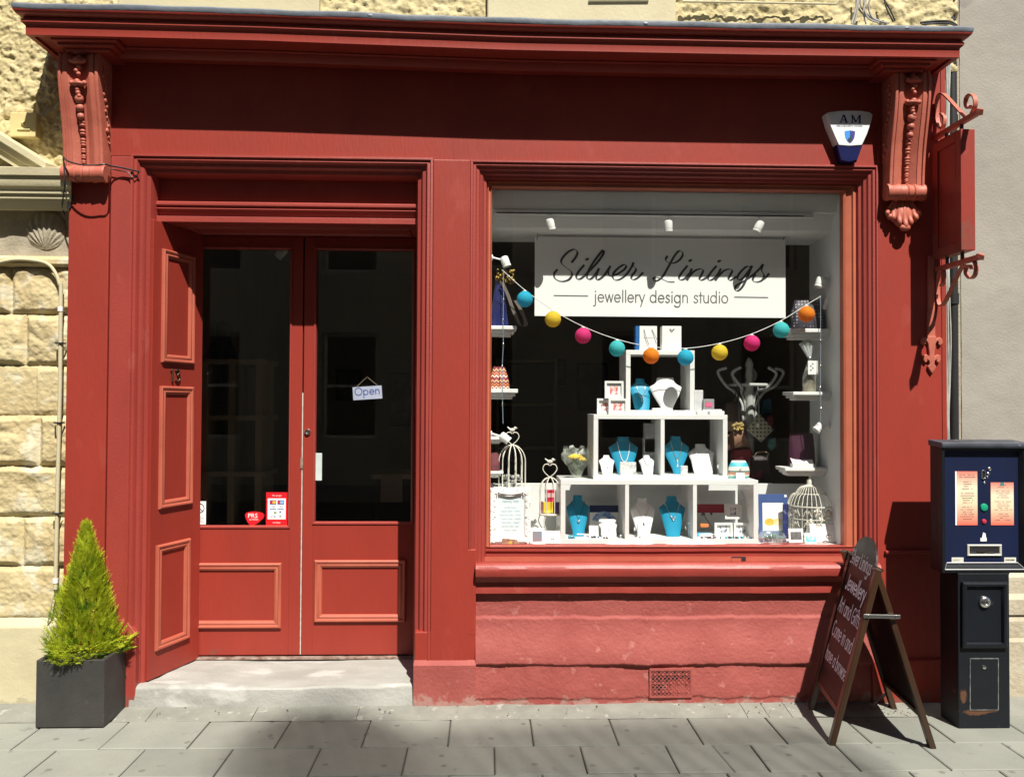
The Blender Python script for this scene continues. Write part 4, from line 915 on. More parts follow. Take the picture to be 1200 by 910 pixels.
# wall plate with a fleur finial
px_ = at(1091, 400, .0).x; mb = MB()
mb.prism([(px_-.014, -.006, side(300, 0)[0]), (px_+.016, -.006, side(300, 0)[0]), (px_+.022, -.006, at(1091, 397, 0).z), (px_-.022, -.006, at(1091, 397, 0).z)], (0, .012, 0)); mb.build('wall_strap', iron, hs, bev=.002)
mb = MB(); fz = at(1091, 394, 0).z; k = 1/219.
def fl(pts):
    for sg in (1, -1): mb.prism([(px_+sg*a*k, -.012, fz-b*k) for a, b in pts], (0, .018, 0))
fl([(0, 0), (5, 0), (5.5, 3), (9, 1), (12.5, 3), (13, 8), (10, 11), (7.5, 9), (8.5, 6.5), (6, 6), (4.5, 9), (4, 14), (3, 20), (3.2, 24), (6.5, 21.5), (10, 22.5), (10.5, 28), (8, 31.5), (5.5, 30), (6.2, 27.6), (3.4, 29), (2.8, 33), (5.2, 36), (3, 40), (0, 44)])
mb.build('fleur_finial', iron, hs, bev=.003)
# ================================================================ A-BOARD
ab = thing('chalkboard_sign', 'wooden framed folding chalkboard with white handwriting standing on the pavement', 'pavement sign', (gnd(1020, 850).x, -.3, 0))
fn = gnd(973, 873); ff = gnd(946.5, 829); bn = gnd(1097, 877); bf = gnd(1048, 829)
apn = Vector(((fn.x+bn.x)/2-.012, (fn.y+bn.y)/2, 0)); 
zt_n = .835
tn = Vector((apn.x, (fn.y+bn.y)/2, zt_n)); tf = Vector(((ff.x+bf.x)/2-.03, (ff.y+bf.y)/2, zt_n))
woodm = pm('varnished_wood', (.055, .024, .009), (.03, .013, .006), 9, .35, .5, .15, 70, stretch=(1, 1, .12), coat=.3)
boardm = pm('maroon_chalkboard', (.010, .0035, .0035), (.015, .006, .0055), 5, .42, .55, c3=(.022, .014, .013), s3=6, t3=.6, spec=.35)
def side_panel(fa, fb, ta, tb, writing):
    """fa, ta: near leg foot and top; fb, tb: far leg"""
    v = ((ta+tb)/2-(fa+fb)/2).normalized(); u = (fa-fb); W = u.length; u.normalize(); n = u.cross(v)
    mid = Vector((apn.x, 0, .4)); 
    if n.dot(Vector((fa.x-mid.x, 0, .2))) < 0: n = -n
    v = n.cross(u) if n.cross(u).z > 0 else -n.cross(u)
    o = fb.copy(); H = ((ta-fa).length+(tb-fb).length)/2
    lw = .042
    for a in (0, W-lw):
        MB().obox(o, u, v, n, (a, 0, -.024), (a+lw, H, .004)).build('frame_leg', woodm, ab, bev=.004)
    MB().obox(o, u, v, n, (lw, H*.2-.03, -.022), (W-lw, H*.2-.002, -.002)).build('rail', woodm, ab, bev=.003)
    mb = MB(); x0, x1 = lw, W-lw; poly = [(x0, H*.2)]; poly += [(x1, H*.2), (x1, H-.02)]
    cxm, rx, ry = (x0+x1)/2, (x1-x0)/2, .135
    for i in range(17): a = math.pi*i/16; poly.append((cxm+rx*math.cos(a), H-.02+ry*math.sin(a)))
    poly.append((x0, H-.02))
    if not writing: poly = [(x0, H*.2), (x1, H*.2), (x1, H-.03), (x0, H-.03)]
    mb.prism([o+u*a+v*b-n*.012 for a, b in poly], n*.009); pan = mb.build('board_panel', boardm, ab, fixn=True)
    return (o-n*.003, u, v, n), W, H, pan
frA, W_, H_, panA = side_panel(fn, ff, tn, tf, True)
side_panel(bn, bf, tn, tf, False)
# chalk handwriting, five lines; seen from the street it runs from the wall side to the road side
mb = MB(); o, u, v, n = frA
chalk = pm('chalk', (.86, .85, .92), (.74, .73, .84), 60, .9)
def cl(text, x, y, w, xh, seed): write(mb, text, (o, u, v, n), x, y, w, xh, .23, .12, .12, .03, seed)
for i, (t, x, f, w, xh) in enumerate((('Silver Linings', .048, .945, .355, .046), ('Jewellery', .085, .79, .33, .050), ('Art and Gifts', .06, .645, .375, .050), ('Come in and', .06, .495, .36, .050), ('have a browse', .055, .345, .385, .046))): cl(t, x, H_*f, w, xh, i+3)
mb.build('handwriting', chalk, panA, fixn=False)
# metal stay near the top and the hinge line
q1 = fn+(tn-fn)*.735; q2 = bn+(tn-bn)*.735; d = (q2-q1).normalized()
off = Vector((0, -.012, 0)); mb = MB(); mb.obox(q1+off-d*.02, d, UZ, Vector((0, -1, 0)), (0, -.009, 0), ((q2-q1).length+.04, .009, .003)); st = mb.build('stay', M['steel'], ab, bev=.002)
for q in (q1, q2): MB().lathe([(.008, .003), (.007, .007), (0, .009)], q+off, 10, 'Y').build('rivet', M['chrome'], st, smooth=40)
MB().tube([tn+Vector((.012, .0, -.01)), tf+Vector((.012, 0, -.01))], .007, 8).build('hinge', M['bronze'], ab)
mb = MB(); mb.tube(crom([Vector((gnd(a, b).x, gnd(a, b).y, c)) for a, b, c in ((1022, 832, .03), (1040, 826, .07), (1055, 823, .08), (1066, 822, .06), (1080, 815, .1), (1092, 806, .1), (1097, 780, .2))]), .006, 6)
tag(mb.build('cable', pm('black_grey_cable', (.05, .05, .05), (.3, .3, .3), 12, .5), origin=(gnd(1050, 824).x, gnd(1050, 824).y, 0)), 'thin dark cable lying on the ground behind the chalkboard', 'cable')
# ================================================================ PARKING TICKET MACHINE
YM = gnd(1150, 853).y
xm0 = at(1104, 600, YM).x; xm1 = at(1203.5, 600, YM).x; mzt = at(1150, 522, YM).z; mzb = at(1150, 671, YM).z
pmx = thing('ticket_machine', 'dark blue parking ticket machine with two orange tariff notices', 'parking machine', ((xm0+xm1)/2, YM, 0))
mblu = pm('machine_blue', (.006, .012, .046), (.005, .009, .034), 5, .35, .5, .05, 60, c3=(.035, .045, .08), s3=17, t3=.7)
mblk = pm('machine_black', (.008, .010, .014), (.006, .008, .011), 6, .35, .5, .08, 60, c3=(.03, .034, .04), s3=14, t3=.7, spec=.3)
def rust(name):
    m = pm(name, (.007, .009, .013), (.005, .0065, .009), 6, .45, .6, .1, 60, c3=(.03, .03, .03), s3=25, t3=.68, spec=.3); nt = m.node_tree; N = nt.nodes; b = N['Principled BSDF']
    src = b.inputs['Base Color'].links[0].from_socket
    tc = N.new('ShaderNodeTexCoord'); sx = N.new('ShaderNodeSeparateXYZ'); lnk(nt, tc.outputs['Object'], sx.inputs[0])
    ns = N.new('ShaderNodeTexNoise'); ns.inputs['Scale'].default_value = 16; ns.inputs['Detail'].default_value = 8; lnk(nt, tc.outputs['Object'], ns.inputs['Vector'])
    ds = []
    for cx, cz, rx, rz in RUST:
        ma = N.new('ShaderNodeVectorMath'); ma.operation = 'SUBTRACT'; ma.inputs[1].default_value = (cx, 0, cz); lnk(nt, tc.outputs['Object'], ma.inputs[0])
        mm = N.new('ShaderNodeVectorMath'); mm.operation = 'MULTIPLY'; mm.inputs[1].default_value = (1/rx, 0, 1/rz); lnk(nt, ma.outputs[0], mm.inputs[0])
        ln = N.new('ShaderNodeVectorMath'); ln.operation = 'LENGTH'; lnk(nt, mm.outputs[0], ln.inputs[0]); ds.append(ln.outputs['Value'])
    mn = ds[0]
    for d_ in ds[1:]:
        q = N.new('ShaderNodeMath'); q.operation = 'MINIMUM'; lnk(nt, mn, q.inputs[0]); lnk(nt, d_, q.inputs[1]); mn = q.outputs[0]
    ad = N.new('ShaderNodeMath'); ad.operation = 'MULTIPLY_ADD'; ad.inputs[1].default_value = 2.6; lnk(nt, ns.outputs['Fac'], ad.inputs[0]); lnk(nt, mn, ad.inputs[2])
    rp = N.new('ShaderNodeValToRGB'); rp.color_ramp.elements[0].position = 0; rp.color_ramp.elements[0].color = (1, 1, 1, 1); rp.color_ramp.elements[1].position = 1; rp.color_ramp.elements[1].color = (0, 0, 0, 1)
    mr = N.new('ShaderNodeMapRange'); mr.inputs['From Min'].default_value = 2.0; mr.inputs['From Max'].default_value = 2.25; mr.inputs['To Min'].default_value = 1; mr.inputs['To Max'].default_value = 0; lnk(nt, ad.outputs[0], mr.inputs['Value'])
    mx = N.new('ShaderNodeMix'); mx.data_type = 'RGBA'; mx.inputs['B'].default_value = (.10, .045, .024, 1); lnk(nt, mr.outputs[0], mx.inputs['Factor']); lnk(nt, src, mx.inputs['A']); lnk(nt, mx.outputs['Result'], b.inputs['Base Color'])
    return m
bx = (xm0+xm1)/2
def ml(px, py, Y=None): p = at(px, py, YM if Y is None else Y); return p
RUST = [(ml(1129, 815).x-bx, ml(1127, 815).z, .022, .04), (ml(1143, 834).x-bx, ml(1143, 834).z, .07, .018), (ml(1160, 833).x-bx, ml(1160, 833).z, .05, .008)]
mrust = rust('rusty_machine_black')
D_ = .115
mb = MB().box((xm0, YM+.035, mzb), (xm1, YM+D_, mzt)); cab = mb.build('cabinet', mblk, pmx, bev=.008)
# rim of the front with a sunk panel
c = [Vector((xm0, YM+.035, mzb)), Vector((xm1, YM+.035, mzb)), Vector((xm1, YM+.035, mzt)), Vector((xm0, YM+.035, mzt))]
mb = MB().frame(c, [(0, -.01), (0, .035), (.014, .035), (.030, .006), (.03, -.005)], (0, -1, 0)); mb.build('rim', mblk, cab, bev=.002)
fpz0 = ml(1150, 663).z; fpz1 = ml(1150, 536).z
mb = MB().box((xm0+.028, YM+.024, mzb+.02), (xm1-.028, YM+.036, mzt-.02)); fp = mb.build('front_panel', mblu, cab, bev=.002)
mb = MB().prism([(xm0-.004, y, z) for y, z in ((YM-.012, mzt+.0), (YM-.010, mzt+.015), (YM+D_+.006, mzt+.026), (YM+D_+.006, mzt-.004), (YM-.008, mzt-.012))], (xm1-xm0+.008, 0, 0)); mb.build('hood', pm('machine_hood', (.06, .068, .09), (.03, .034, .045), 8, .5, c3=(.2, .2, .22), s3=20, t3=.66), cab, bev=.003)
mb = MB().prism([(xm0+.015, y, z) for y, z in ((YM+.03, mzb+.045), (YM-.002, mzb+.018), (YM-.002, mzb+.004), (YM+.03, mzb+.004))], (xm1-xm0-.03, 0, 0)); mb.build('bottom_ledge', mblk, cab, bev=.002)
zl = mzb+.047; mb = MB().tube([(xm0+.035, YM+.022, zl), (xm1-.035, YM+.022, zl)], .0022, 6); mb.tube([(xm0+.012, YM-.003, mzb+.018), (xm1-.012, YM-.003, mzb+.018)], .002, 6); mb.tube([(xm0+.035, YM+.022, zl), (xm0+.012, YM-.003, mzb+.018)], .002, 6); mb.tube([(xm1-.035, YM+.022, zl), (xm1-.012, YM-.003, mzb+.018)], .002, 6); mb.build('worn_edge', M['steel'], cab)
yf = YM+.0235; 
def fpp(px, py): p = at(px, py, yf); return p
def grad_note(nm):
    m = pm(nm, (.8, .5, .4)); nt = m.node_tree; N = nt.nodes; b = N['Principled BSDF']; tc = N.new('ShaderNodeTexCoord'); s = N.new('ShaderNodeSeparateXYZ'); lnk(nt, tc.outputs['Generated'], s.inputs[0])
    r = N.new('ShaderNodeValToRGB'); r.color_ramp.elements[0].color = (.72, .13, .09, 1); r.color_ramp.elements[1].color = (.75, .2, .15, 1); e = r.color_ramp.elements.new(.42); e.color = (.80, .62, .42, 1); e = r.color_ramp.elements.new(.7); e.color = (.80, .68, .50, 1)
    lnk(nt, s.outputs['Z'], r.inputs[0]); lnk(nt, r.outputs[0], b.inputs['Base Color']); return m
notem = grad_note('tariff_notice_print')
for (a, b, c_, d_, nl) in ((1120, 552, 1145, 615, 20), (1161, 565, 1187.5, 615, 18)):
    p0 = fpp(a, d_); p1 = fpp(c_, b); w = p1.x-p0.x; h = p1.z-p0.z
    nt_ = MB().box((p0.x, yf-.002, p0.z), (p1.x, yf, p1.z)).build('tariff_notice', notem, cab)
    mb = MB(); fr = front((p0.x, yf-.0022, p0.z)); rr = random.Random(nl)
    for i in range(nl):
        yy = h*(.93-.86*i/nl); ww = w*rr.uniform(.25, .8); xq = w*.55-ww/2
        if i in (2, 7, 13): continue
        for k in range(int(ww/.006)):
            if rr.random() < .82: rect(mb, fr, xq+k*.006, yy, xq+k*.006+.0045, yy+h*.012, .0005)
    mb.build('lettering', flatmat('notice_ink', (.16, .10, .08)), nt_, fixn=False)
    if a == 1120: mb = MB(); mb.box((p0.x-.003, yf-.003, p0.z), (p0.x+.004, yf+.001, p1.z)); mb.build('notice_edge', M['card'], nt_)
    else: mb = MB(); mb.box((p0.x+w*.42, yf-.003, p1.z-.016), (p0.x+w*.58, yf-.0021, p1.z)); mb.build('logo_patch', flatmat('teal_print', (.05, .2, .2)), nt_)
def disc(px, py, rpx, mat, nm, dome=.006):
    p = fpp(px, py); r = rpx/236.; MB().lathe([(r*1.1, -.001), (r*1.1, .002), (r, dome), (r*.6, dome+.002), (0, dome+.002)], (p.x, yf, p.z), 20, 'Y').build(nm, mat, cab, smooth=40)
disc(1153, 594, 4.1, flatmat('green_button', (.01, .32, .17), .35), 'green_button'); disc(1153, 610.5, 2.5, flatmat('red_button', (.5, .03, .06), .35), 'red_button')
p = fpp(1152.3, 556); mb = MB(); cpts = [Vector((p.x+.0085*math.cos(a)*1.0, yf-.003, p.z+(.0125 if math.sin(a) > 0 else -.0125)+.0085*math.sin(a))) for a in [2*math.pi*i/20 for i in range(20)]]
mb.tube(cpts, .0032, 6, closed=True); mb.build('coin_slot', M['steel'], cab, smooth=50)
MB().box((p.x-.002, yf-.0015, p.z-.014), (p.x+.002, yf-.0005, p.z+.014)).build('slot_hole', M['black'], cab)
for a, b, r in ((1159.5, 549, 1.9), (1158, 554.5, 1.5), (1157, 558.2, 1.1), (1153.6, 565, 1.3)): disc(a, b, r, M['steel'], 'coin_symbol', .001)
mb = MB(); fr = front((fpp(1153, 628).x, yf, fpp(1153, 628).z)); flat(mb, fr, [(-.010, -.006), (.011, -.008), (.008, .014), (-.004, .020)], .0008); mb.build('arrow_mark', M['card'], cab, fixn=False)
p = fpp(1152.5, 632); MB().box((p.x-.0165, yf-.002, p.z-.008), (p.x+.0155, yf, p.z+.009)).build('label_plate', M['card'], cab, bev=.001)
p0 = fpp(1133, 651); p1 = fpp(1173, 637.5); cc = [Vector((p0.x, yf, p0.z)), Vector((p1.x, yf, p0.z)), Vector((p1.x, yf, p1.z)), Vector((p0.x, yf, p1.z))]
tr = MB().frame(cc, [(0, -.001), (0, .006), (.004, .009), (.010, .006), (.012, -.001)], (0, -1, 0)).build('ticket_tray', pm('tray_cream', (.62, .60, .50), None, 8, .4), cab, smooth=30)
MB().box((p0.x+.011, yf-.0012, p0.z+.010), (p1.x-.011, yf+.0005, p1.z-.009)).build('tray_opening', M['black'], tr)
for a, b in ((.014, .05), (.102, .14)): MB().box((p0.x+a, yf-.006, p0.z+.009), (p0.x+b, yf-.0013, p0.z+.017)).build('tray_lip', M['steel'], tr)
MB().box((p0.x+.055, yf-.005, p0.z+.012), (p0.x+.09, yf-.0013, p0.z+.026)).build('tray_flap', M['bronze'], tr)
for a, b, t in ((1115, 1129, None), (1176.5, 1190.5, 'EXPRESS')):
    p0 = fpp(a, 658.5); p1 = fpp(b, 652.8); pl = MB().box((p0.x, yf-.002, p0.z), (p1.x, yf, p1.z)).build('label_plate', pm('label_cream', (.66, .65, .55), None, 9, .5), cab, bev=.001)
    mb = MB(); fr = front((p0.x, yf-.0021, p0.z)); rr = random.Random(4)
    for k in range(8 if t else 6): rect(mb, fr, .008+k*.0055, .008, .008+k*.0055+rr.uniform(.003, .0045), .016, .0005)
    mb.build('lettering', flatmat('label_ink', (.06, .06, .05) if t else (.4, .4, .34)), pl, fixn=False)
# pedestal
q0 = ml(1122.5, 700); q1 = ml(1183, 700); zp = mzb
mb = MB().box((q0.x, YM, 0), (q1.x, YM+.165, zp)); ped = mb.build('pedestal', mrust, pmx, bev=.005)
mb = MB().box((q0.x-.01, YM+.03, zp-.012), (q1.x+.02, YM+.10, zp+.002)); mb.build('neck', mblk, ped)
c = [Vector((q.x, YM, q.z)) for q in (ml(1126, 758), ml(1179, 758), ml(1179, 681), ml(1126, 681))]
dr_ = MB().frame(c, [(0, -.002), (0, .016), (.010, .020), (.02, .018), (.026, .006), (.028, -.002)], (0, -1, 0), sides=(0, 1, 2, 3)).build('door_rim', mblk, ped, smooth=30)
dd = MB().box((c[0].x+.026, YM-.004, c[0].z+.026), (c[1].x-.026, YM+.001, c[2].z-.026)).build('vault_door', mblk, ped, bev=.002)
p = ml(1153, 704.5); MB().lathe([(.030, .002), (.029, .012), (.024, .018), (.014, .02), (.012, .015), (.006, .015), (.005, .019), (0, .019)], (p.x, YM, p.z), 24, 'Y').build('lock', M['chrome'], dd, smooth=40)
c = [Vector((q.x, YM, q.z)) for q in (ml(1136.5, 831), ml(1169.5, 831), ml(1169.5, 771), ml(1136.5, 771))]
d2 = MB().box((c[0].x, YM-.003, c[0].z), (c[1].x, YM+.001, c[2].z)).build('lower_door', mrust, ped, bev=.001)
MB().frame(c, [(-.002, 0), (-.002, .0036), (.002, .0036), (.002, 0)], (0, -1, 0)).build('worn_edge', pm('scuffed_edge', (.2, .2, .2), (.05, .05, .05), 30, .5), d2)
p = ml(1152.5, 781); MB().lathe([(.010, .002), (.009, .008), (0, .009)], (p.x, YM, p.z), 14, 'Y').build('lock', M['chrome'], d2, smooth=40)
# ================================================================ PLANTER AND CONIFER
YP = gnd(80, 853).y; x0 = gnd(41.5, 853).x; x1 = gnd(121, 853).x; zp1 = at(80, 773, YP).z; dp_ = .31
yb_ = YP+dp_
plt = thing('planter', 'square charcoal stone planter with a golden conifer in it', 'planter', ((x0+x1)/2, (YP+yb_)/2, 0))
plm = pm('charcoal_fibrestone', (.028, .027, .026), (.042, .039, .035), 5, .6, .75, .12, 90, c3=(.07, .066, .06), s3=7, t3=.64)
t_ = .022; mb = MB(); r = lambda a, z: [Vector((x0+a, YP+a, z)), Vector((x1-a, YP+a, z)), Vector((x1-a, yb_-a, z)), Vector((x0+a, yb_-a, z))]
mb.loft([r(0, .004), r(0, zp1), r(t_, zp1), r(t_, zp1-.06)]); mb.build('box', plm, plt, bev=.004)
mb = MB().grid(14, 14, lambda u, v: Vector((x0+t_+(x1-x0-2*t_)*u, YP+t_+(dp_-2*t_)*v, zp1-.035+.012*fbm((u*3, v*3, 1), 3)))); mb.build('soil', pm('soil', (.03, .02, .013), (.015, .01, .007), 30, .95), plt)
cx0, cy0 = (x0+x1)/2-.005, (YP+yb_)/2; zt0 = zp1-.05; ztip = at(90, 612, cy0).z
con = thing('conifer', 'small golden green conifer growing in the charcoal planter', 'conifer', (cx0, cy0, zt0))
MB().tube([(cx0, cy0, zt0), (cx0+.005, cy0, zt0+.25), (cx0, cy0, ztip-.06)], [.016, .011, .003], 8).build('trunk', M['darkwood'], con)
def leafmat():
    m = pm('golden_foliage', (.38, .48, .022), (.62, .66, .05), 9, .6, None, 0, 1, spec=.3, lo=.3, hi=.7, c3=(.15, .30, .02), s3=11, t3=.57)
    nt = m.node_tree; N = nt.nodes; b = N['Principled BSDF']; t = N.new('ShaderNodeBsdfTranslucent'); x = N.new('ShaderNodeMixShader'); x.inputs[0].default_value = .35
    lnk(nt, b.inputs['Base Color'].links[0].from_socket, t.inputs[0]); lnk(nt, b.outputs[0], x.inputs[1]); lnk(nt, t.outputs[0], x.inputs[2]); lnk(nt, x.outputs[0], N['Material Output'].inputs['Surface']); return m
mb = MB(); rr = random.Random(7); Hc = ztip-zt0
def spray(p, d, L_, side_):
    d = d.normalized(); s = side_.normalized(); n = d.cross(s)
    m = 6
    for k in range(m):
        t = k/m; c = p+d*L_*t+Vector((0, 0, .15*L_*t*t)); l = L_*.42*(1-t*.6)
        for sg in (1, -1):
            tip = c+(d*.75+s*sg*.75+n*rr.uniform(-.3, .3))*l; w = d*l*.28
            mb.add([c-w*.4, c+w, tip], [(0, 1, 2)])
    c = p+d*L_*.55; mb.add([c-s*L_*.035, c+s*L_*.035, p+d*L_*1.12+Vector((0, 0, .15*L_))], [(0, 1, 2)])
def crad(t): 
    return (.195*(1-t)**1.0+.004) * (1 if t > .12 else .82+.18*t/.12)
for i in range(6500):
    t = rr.random()**1.35; a = rr.uniform(0, 2*math.pi); z = zt0+.03+(Hc-.06)*t
    lump = 1+.16*math.sin(3*a+t*9)+.12*fbm((math.cos(a)*2, math.sin(a)*2, t*6), 1)
    f = rr.uniform(.35, 1.0)**.6; rd = crad(t)*lump*f
    p = Vector((cx0+rd*math.cos(a), cy0+rd*math.sin(a), z)); out = Vector((math.cos(a), math.sin(a), 0))
    d = out*(.62 if t < .8 else .25)+UZ*rr.uniform(.6, 1.25)+Vector((rr.uniform(-.4, .4), rr.uniform(-.4, .4), 0))
    if t < .12: d = out*1.1+UZ*rr.uniform(-.1, .8)+Vector((rr.uniform(-.4, .4), rr.uniform(-.4, .4), 0))
    sd = Vector((-out.y, out.x, rr.uniform(-.5, .5)))+Vector((rr.uniform(-.5, .5), rr.uniform(-.5, .5), rr.uniform(-.5, .5)))
    spray(p, d, rr.uniform(.022, .045)*(1.15 if f > .85 else 1), sd)
for i in range(46):
    t = i/46; a = i*2.4; z = zt0+.04+(Hc*.82)*t**1.2; rd = crad(t)*rr.uniform(.9, 1.05); out = Vector((math.cos(a), math.sin(a), 0)); p = Vector((cx0, cy0, z))+out*rd
    for k in range(5): spray(p+out*.008*k+UZ*.010*k, out*.6+UZ*.9+Vector((rr.uniform(-.4, .4), rr.uniform(-.4, .4), 0)), .036-.003*k, Vector((-out.y, out.x, rr.uniform(-.5, .5))))
for k in range(26): spray(Vector((cx0+rr.uniform(-.012, .012), cy0+rr.uniform(-.012, .012), ztip-.10+.004*k)), Vector((rr.uniform(-.35, .35), rr.uniform(-.35, .35), 1)), .030, Vector((rr.uniform(-1, 1), rr.uniform(-1, 1), 0)))
mb.build('foliage', leafmat(), con, fixn=False)

# loose grit and leaf scraps at the foot of the wall
mb = MB(); rr = random.Random(31)
for i in range(130):
    g = gnd(rr.choice((rr.gauss(1050, 34), rr.uniform(860, 1090), rr.uniform(150, 900))), rr.uniform(824, 840)); z = .016; r_ = rr.uniform(.003, .009); a_ = rr.uniform(0, 6.28)
    u = Vector((math.cos(a_), math.sin(a_), rr.uniform(-.3, .3)))*r_; v = Vector((-math.sin(a_), math.cos(a_), rr.uniform(-.2, .2)))*r_*.6; c = Vector((g.x, g.y, z)); mb.cur = rr.choice((0, 0, 1))
    mb.add([c-u, c-v, c+u, c+v, c+Vector((0, 0, r_*.5))], [(0, 1, 4), (1, 2, 4), (2, 3, 4), (3, 0, 4)])
o = mb.build('grit', [M['joint'], pm('dry_leaf', (.20, .12, .05), (.12, .07, .03), 30, .8)], fixn=False); tag(o, 'loose grit and leaf scraps along the foot of the shop wall', 'grit', kind='stuff')
# ================================================================ IN THE SHOP WINDOW
W_, WC = M['white'], M['card']
YF = .165; YK = .46
def pbox(px0, py0, px1, py1, Y, D, mb=None):
    a = at(px0, py1, Y); b = at(px1, py0, Y); mb = mb or MB(); return mb.box((a.x, Y, a.z), (b.x, Y+D, b.z))
def base(px, py, Y): return at(px, py, Y)
def solo(mb, name, mat, label, cat, org, group=None, **k):
    return tag(mb.build(name, mat, origin=org, **k), label, cat, group)
# ---- hanging shop sign with its lettering
YS = .352
s0 = at(626.5, 370, YS); s1 = at(920.5, 280.5, YS)
sg = thing('shop_sign', 'white hanging sign reading Silver Linings jewellery design studio in the window', 'shop sign', ((s0.x+s1.x)/2, YS, s0.z))
MB().box((s0.x, YS, s0.z), (s1.x, YS+.005, s1.z)).build('sign_panel', WC, sg)
frs = (Vector((0, YS, 0)), UX, UZ, -UY)
def sp2(px, py): p = at(px, py, YS); return (p.x, p.z)
S1 = [[(305, 268), (345, 215), (366, 165), (352, 130), (315, 123), (255, 155), (200, 212), (176, 260), (190, 300), (250, 345), (295, 385), (300, 430), (265, 475), (200, 496), (140, 486), (98, 450), (95, 405), (125, 364)],
      [(440, 312), (390, 370), (355, 430), (365, 466), (400, 466), (450, 430), (520, 360), (600, 275), (660, 190), (676, 142), (655, 140), (600, 210), (530, 310), (486, 400), (482, 455), (512, 470), (550, 445), (590, 395), (615, 355)],
      [(615, 355), (592, 420), (590, 468), (620, 472), (680, 425), (735, 345), (752, 318), (728, 372), (738, 425), (772, 436)],
      [(772, 436), (850, 402), (920, 352), (938, 312), (905, 303), (840, 345), (792, 400), (782, 450), (810, 482), (870, 470), (940, 415), (1000, 330), (1020, 285)],
      [(1020, 285), (1018, 312), (1052, 345), (1042, 382), (1006, 430), (1000, 466), (1032, 476), (1080, 450), (1130, 400)]]
S2 = [[(200, 155), (188, 180), (205, 205), (250, 213), (300, 192), (336, 147), (332, 113), (305, 106), (268, 145), (225, 220), (175, 310), (140, 350), (100, 371), (80, 352), (100, 336), (150, 350), (210, 376), (262, 378)],
      [(375, 240), (330, 295), (305, 340), (320, 361), (360, 345), (400, 300)], [(415, 268), (396, 312), (378, 357)], [(380, 352), (430, 290), (480, 265), (517, 272), (503, 315), (485, 350), (502, 363), (545, 340), (575, 310)],
      [(630, 242), (585, 295), (560, 345), (575, 364), (615, 345), (650, 305)], [(670, 268), (645, 315), (628, 359)], [(630, 354), (690, 287), (740, 265), (772, 275), (757, 315), (740, 350), (757, 363), (800, 335)],
      [(938, 246), (900, 243), (850, 285), (818, 335), (830, 360), (868, 345), (915, 285), (940, 246)], [(944, 243), (905, 335), (862, 420), (820, 456), (796, 440), (812, 408), (880, 368), (950, 320), (1010, 265), (1040, 229)],
      [(1040, 229), (1030, 272), (1052, 320), (1035, 362), (990, 379), (955, 365), (962, 330), (975, 318)], [(1036, 361), (1065, 340), (1092, 309)]]
mb = MB(); k = 1/204.
def nib(t, f): return k*(.75+1.55*max(0, -(t.x*(-.45)+t.y*.89)*(-1 if False else 1))**1 if t.y < 0 else .75+.9*abs(t.y)*.6)
def penw(t, f):
    down = abs(t.x*.5+t.y*.87); return k*(.7+2.1*down*down*(1 if f < 2 else 1))
for ST, sc, ox, oy in ((S1, 10., 640, 280), (S2, 7.5, 755, 280)):
    for st in ST:
        pts = crom([Vector((a, b, 0)) for a, b in st], 8)
        ribbon(mb, [sp2(ox+p.x/sc, oy+p.y/sc) for p in pts], penw, frs)
for px, py in ((640+480/10, 280+238/10), (755+403/7.5, 280+190/7.5), (755+657/7.5, 280+195/7.5)):
    x, z = sp2(px, py); flat(mb, frs, [(x+k*(2.7*math.cos(a)*.85-1.5*math.sin(a)*.5), z+k*(2.7*math.cos(a)*.45+1.5*math.sin(a)*.85)) for a in [2*math.pi*i/16 for i in range(16)]], .002)
mb.build('script_lettering', M['ink'], sg, fixn=False)
mb = MB(); x0, z0 = sp2(696.5, 353.5); x1, _ = sp2(853.5, 355)
frt = (Vector((x0, YS, z0)), (Vector((x1, 0, sp2(853.5, 355)[1]))-Vector((x0, 0, z0))).normalized(), UZ, -UY)
write(mb, 'jewellery design studio', frt, 0, 0, x1-x0, 8.6/203, .17, .14)
for a, b in (((649.5, 346.2), (688.5, 346.8)), ((861, 348), (899.5, 348.6))): ribbon(mb, [sp2(*a), sp2(*b)], .0062, frs)
mb.build('small_lettering', M['inkgrey'], sg, fixn=False)
mb = MB()
for px in (629, 918): a = at(px, 281, YS); mb = MB().tube([(a.x, YS+.003, a.z-.01), (a.x+(.01 if px < 700 else .012), YS-.03, z2_+.06)], .0016, 5); mb.build('hanging_wire', M['black'], sg)
# ---- track light
YT = .178; trk = thing('track_light', 'white ceiling track with three small spotlights above the hanging sign', 'track light', (at(780, 252, YT).x, YT, at(780, 254, YT).z))
ta = at(577, 249.5, YT); tb = at(953, 252.5, YT); ta.x = wl+.02
MB().box((ta.x, YT-.012, ta.z-.008), (tb.x, YT+.010, ta.z+.014)).build('rail', W_, trk, bev=.002)
MB().box((ta.x+.01, YT-.0145, ta.z-.003), (tb.x-.06, YT-.0125, ta.z+.002)).build('slot', M['black'], trk)
def spot(name, parent, c, d, L=.062, r=.024, off=None):
    d = Vector(d).normalized(); mb = MB(); n = 18; prof = [(r*.55, 0), (r*.9, .004), (r, .012), (r, L*.74), (r*.93, L*.76), (r*.93, L*.8), (r*1.02, L*.82), (r*1.02, L), (r*.85, L), (r*.8, L*.9), (0, L*.9)]
    a = d.orthogonal().normalized(); b = d.cross(a)
    mb.loft([[Vector(c)+d*h+(a*math.cos(2*math.pi*i/n)+b*math.sin(2*math.pi*i/n))*q for i in range(n)] for q, h in prof]); return mb.build(name, W_, parent, smooth=40)
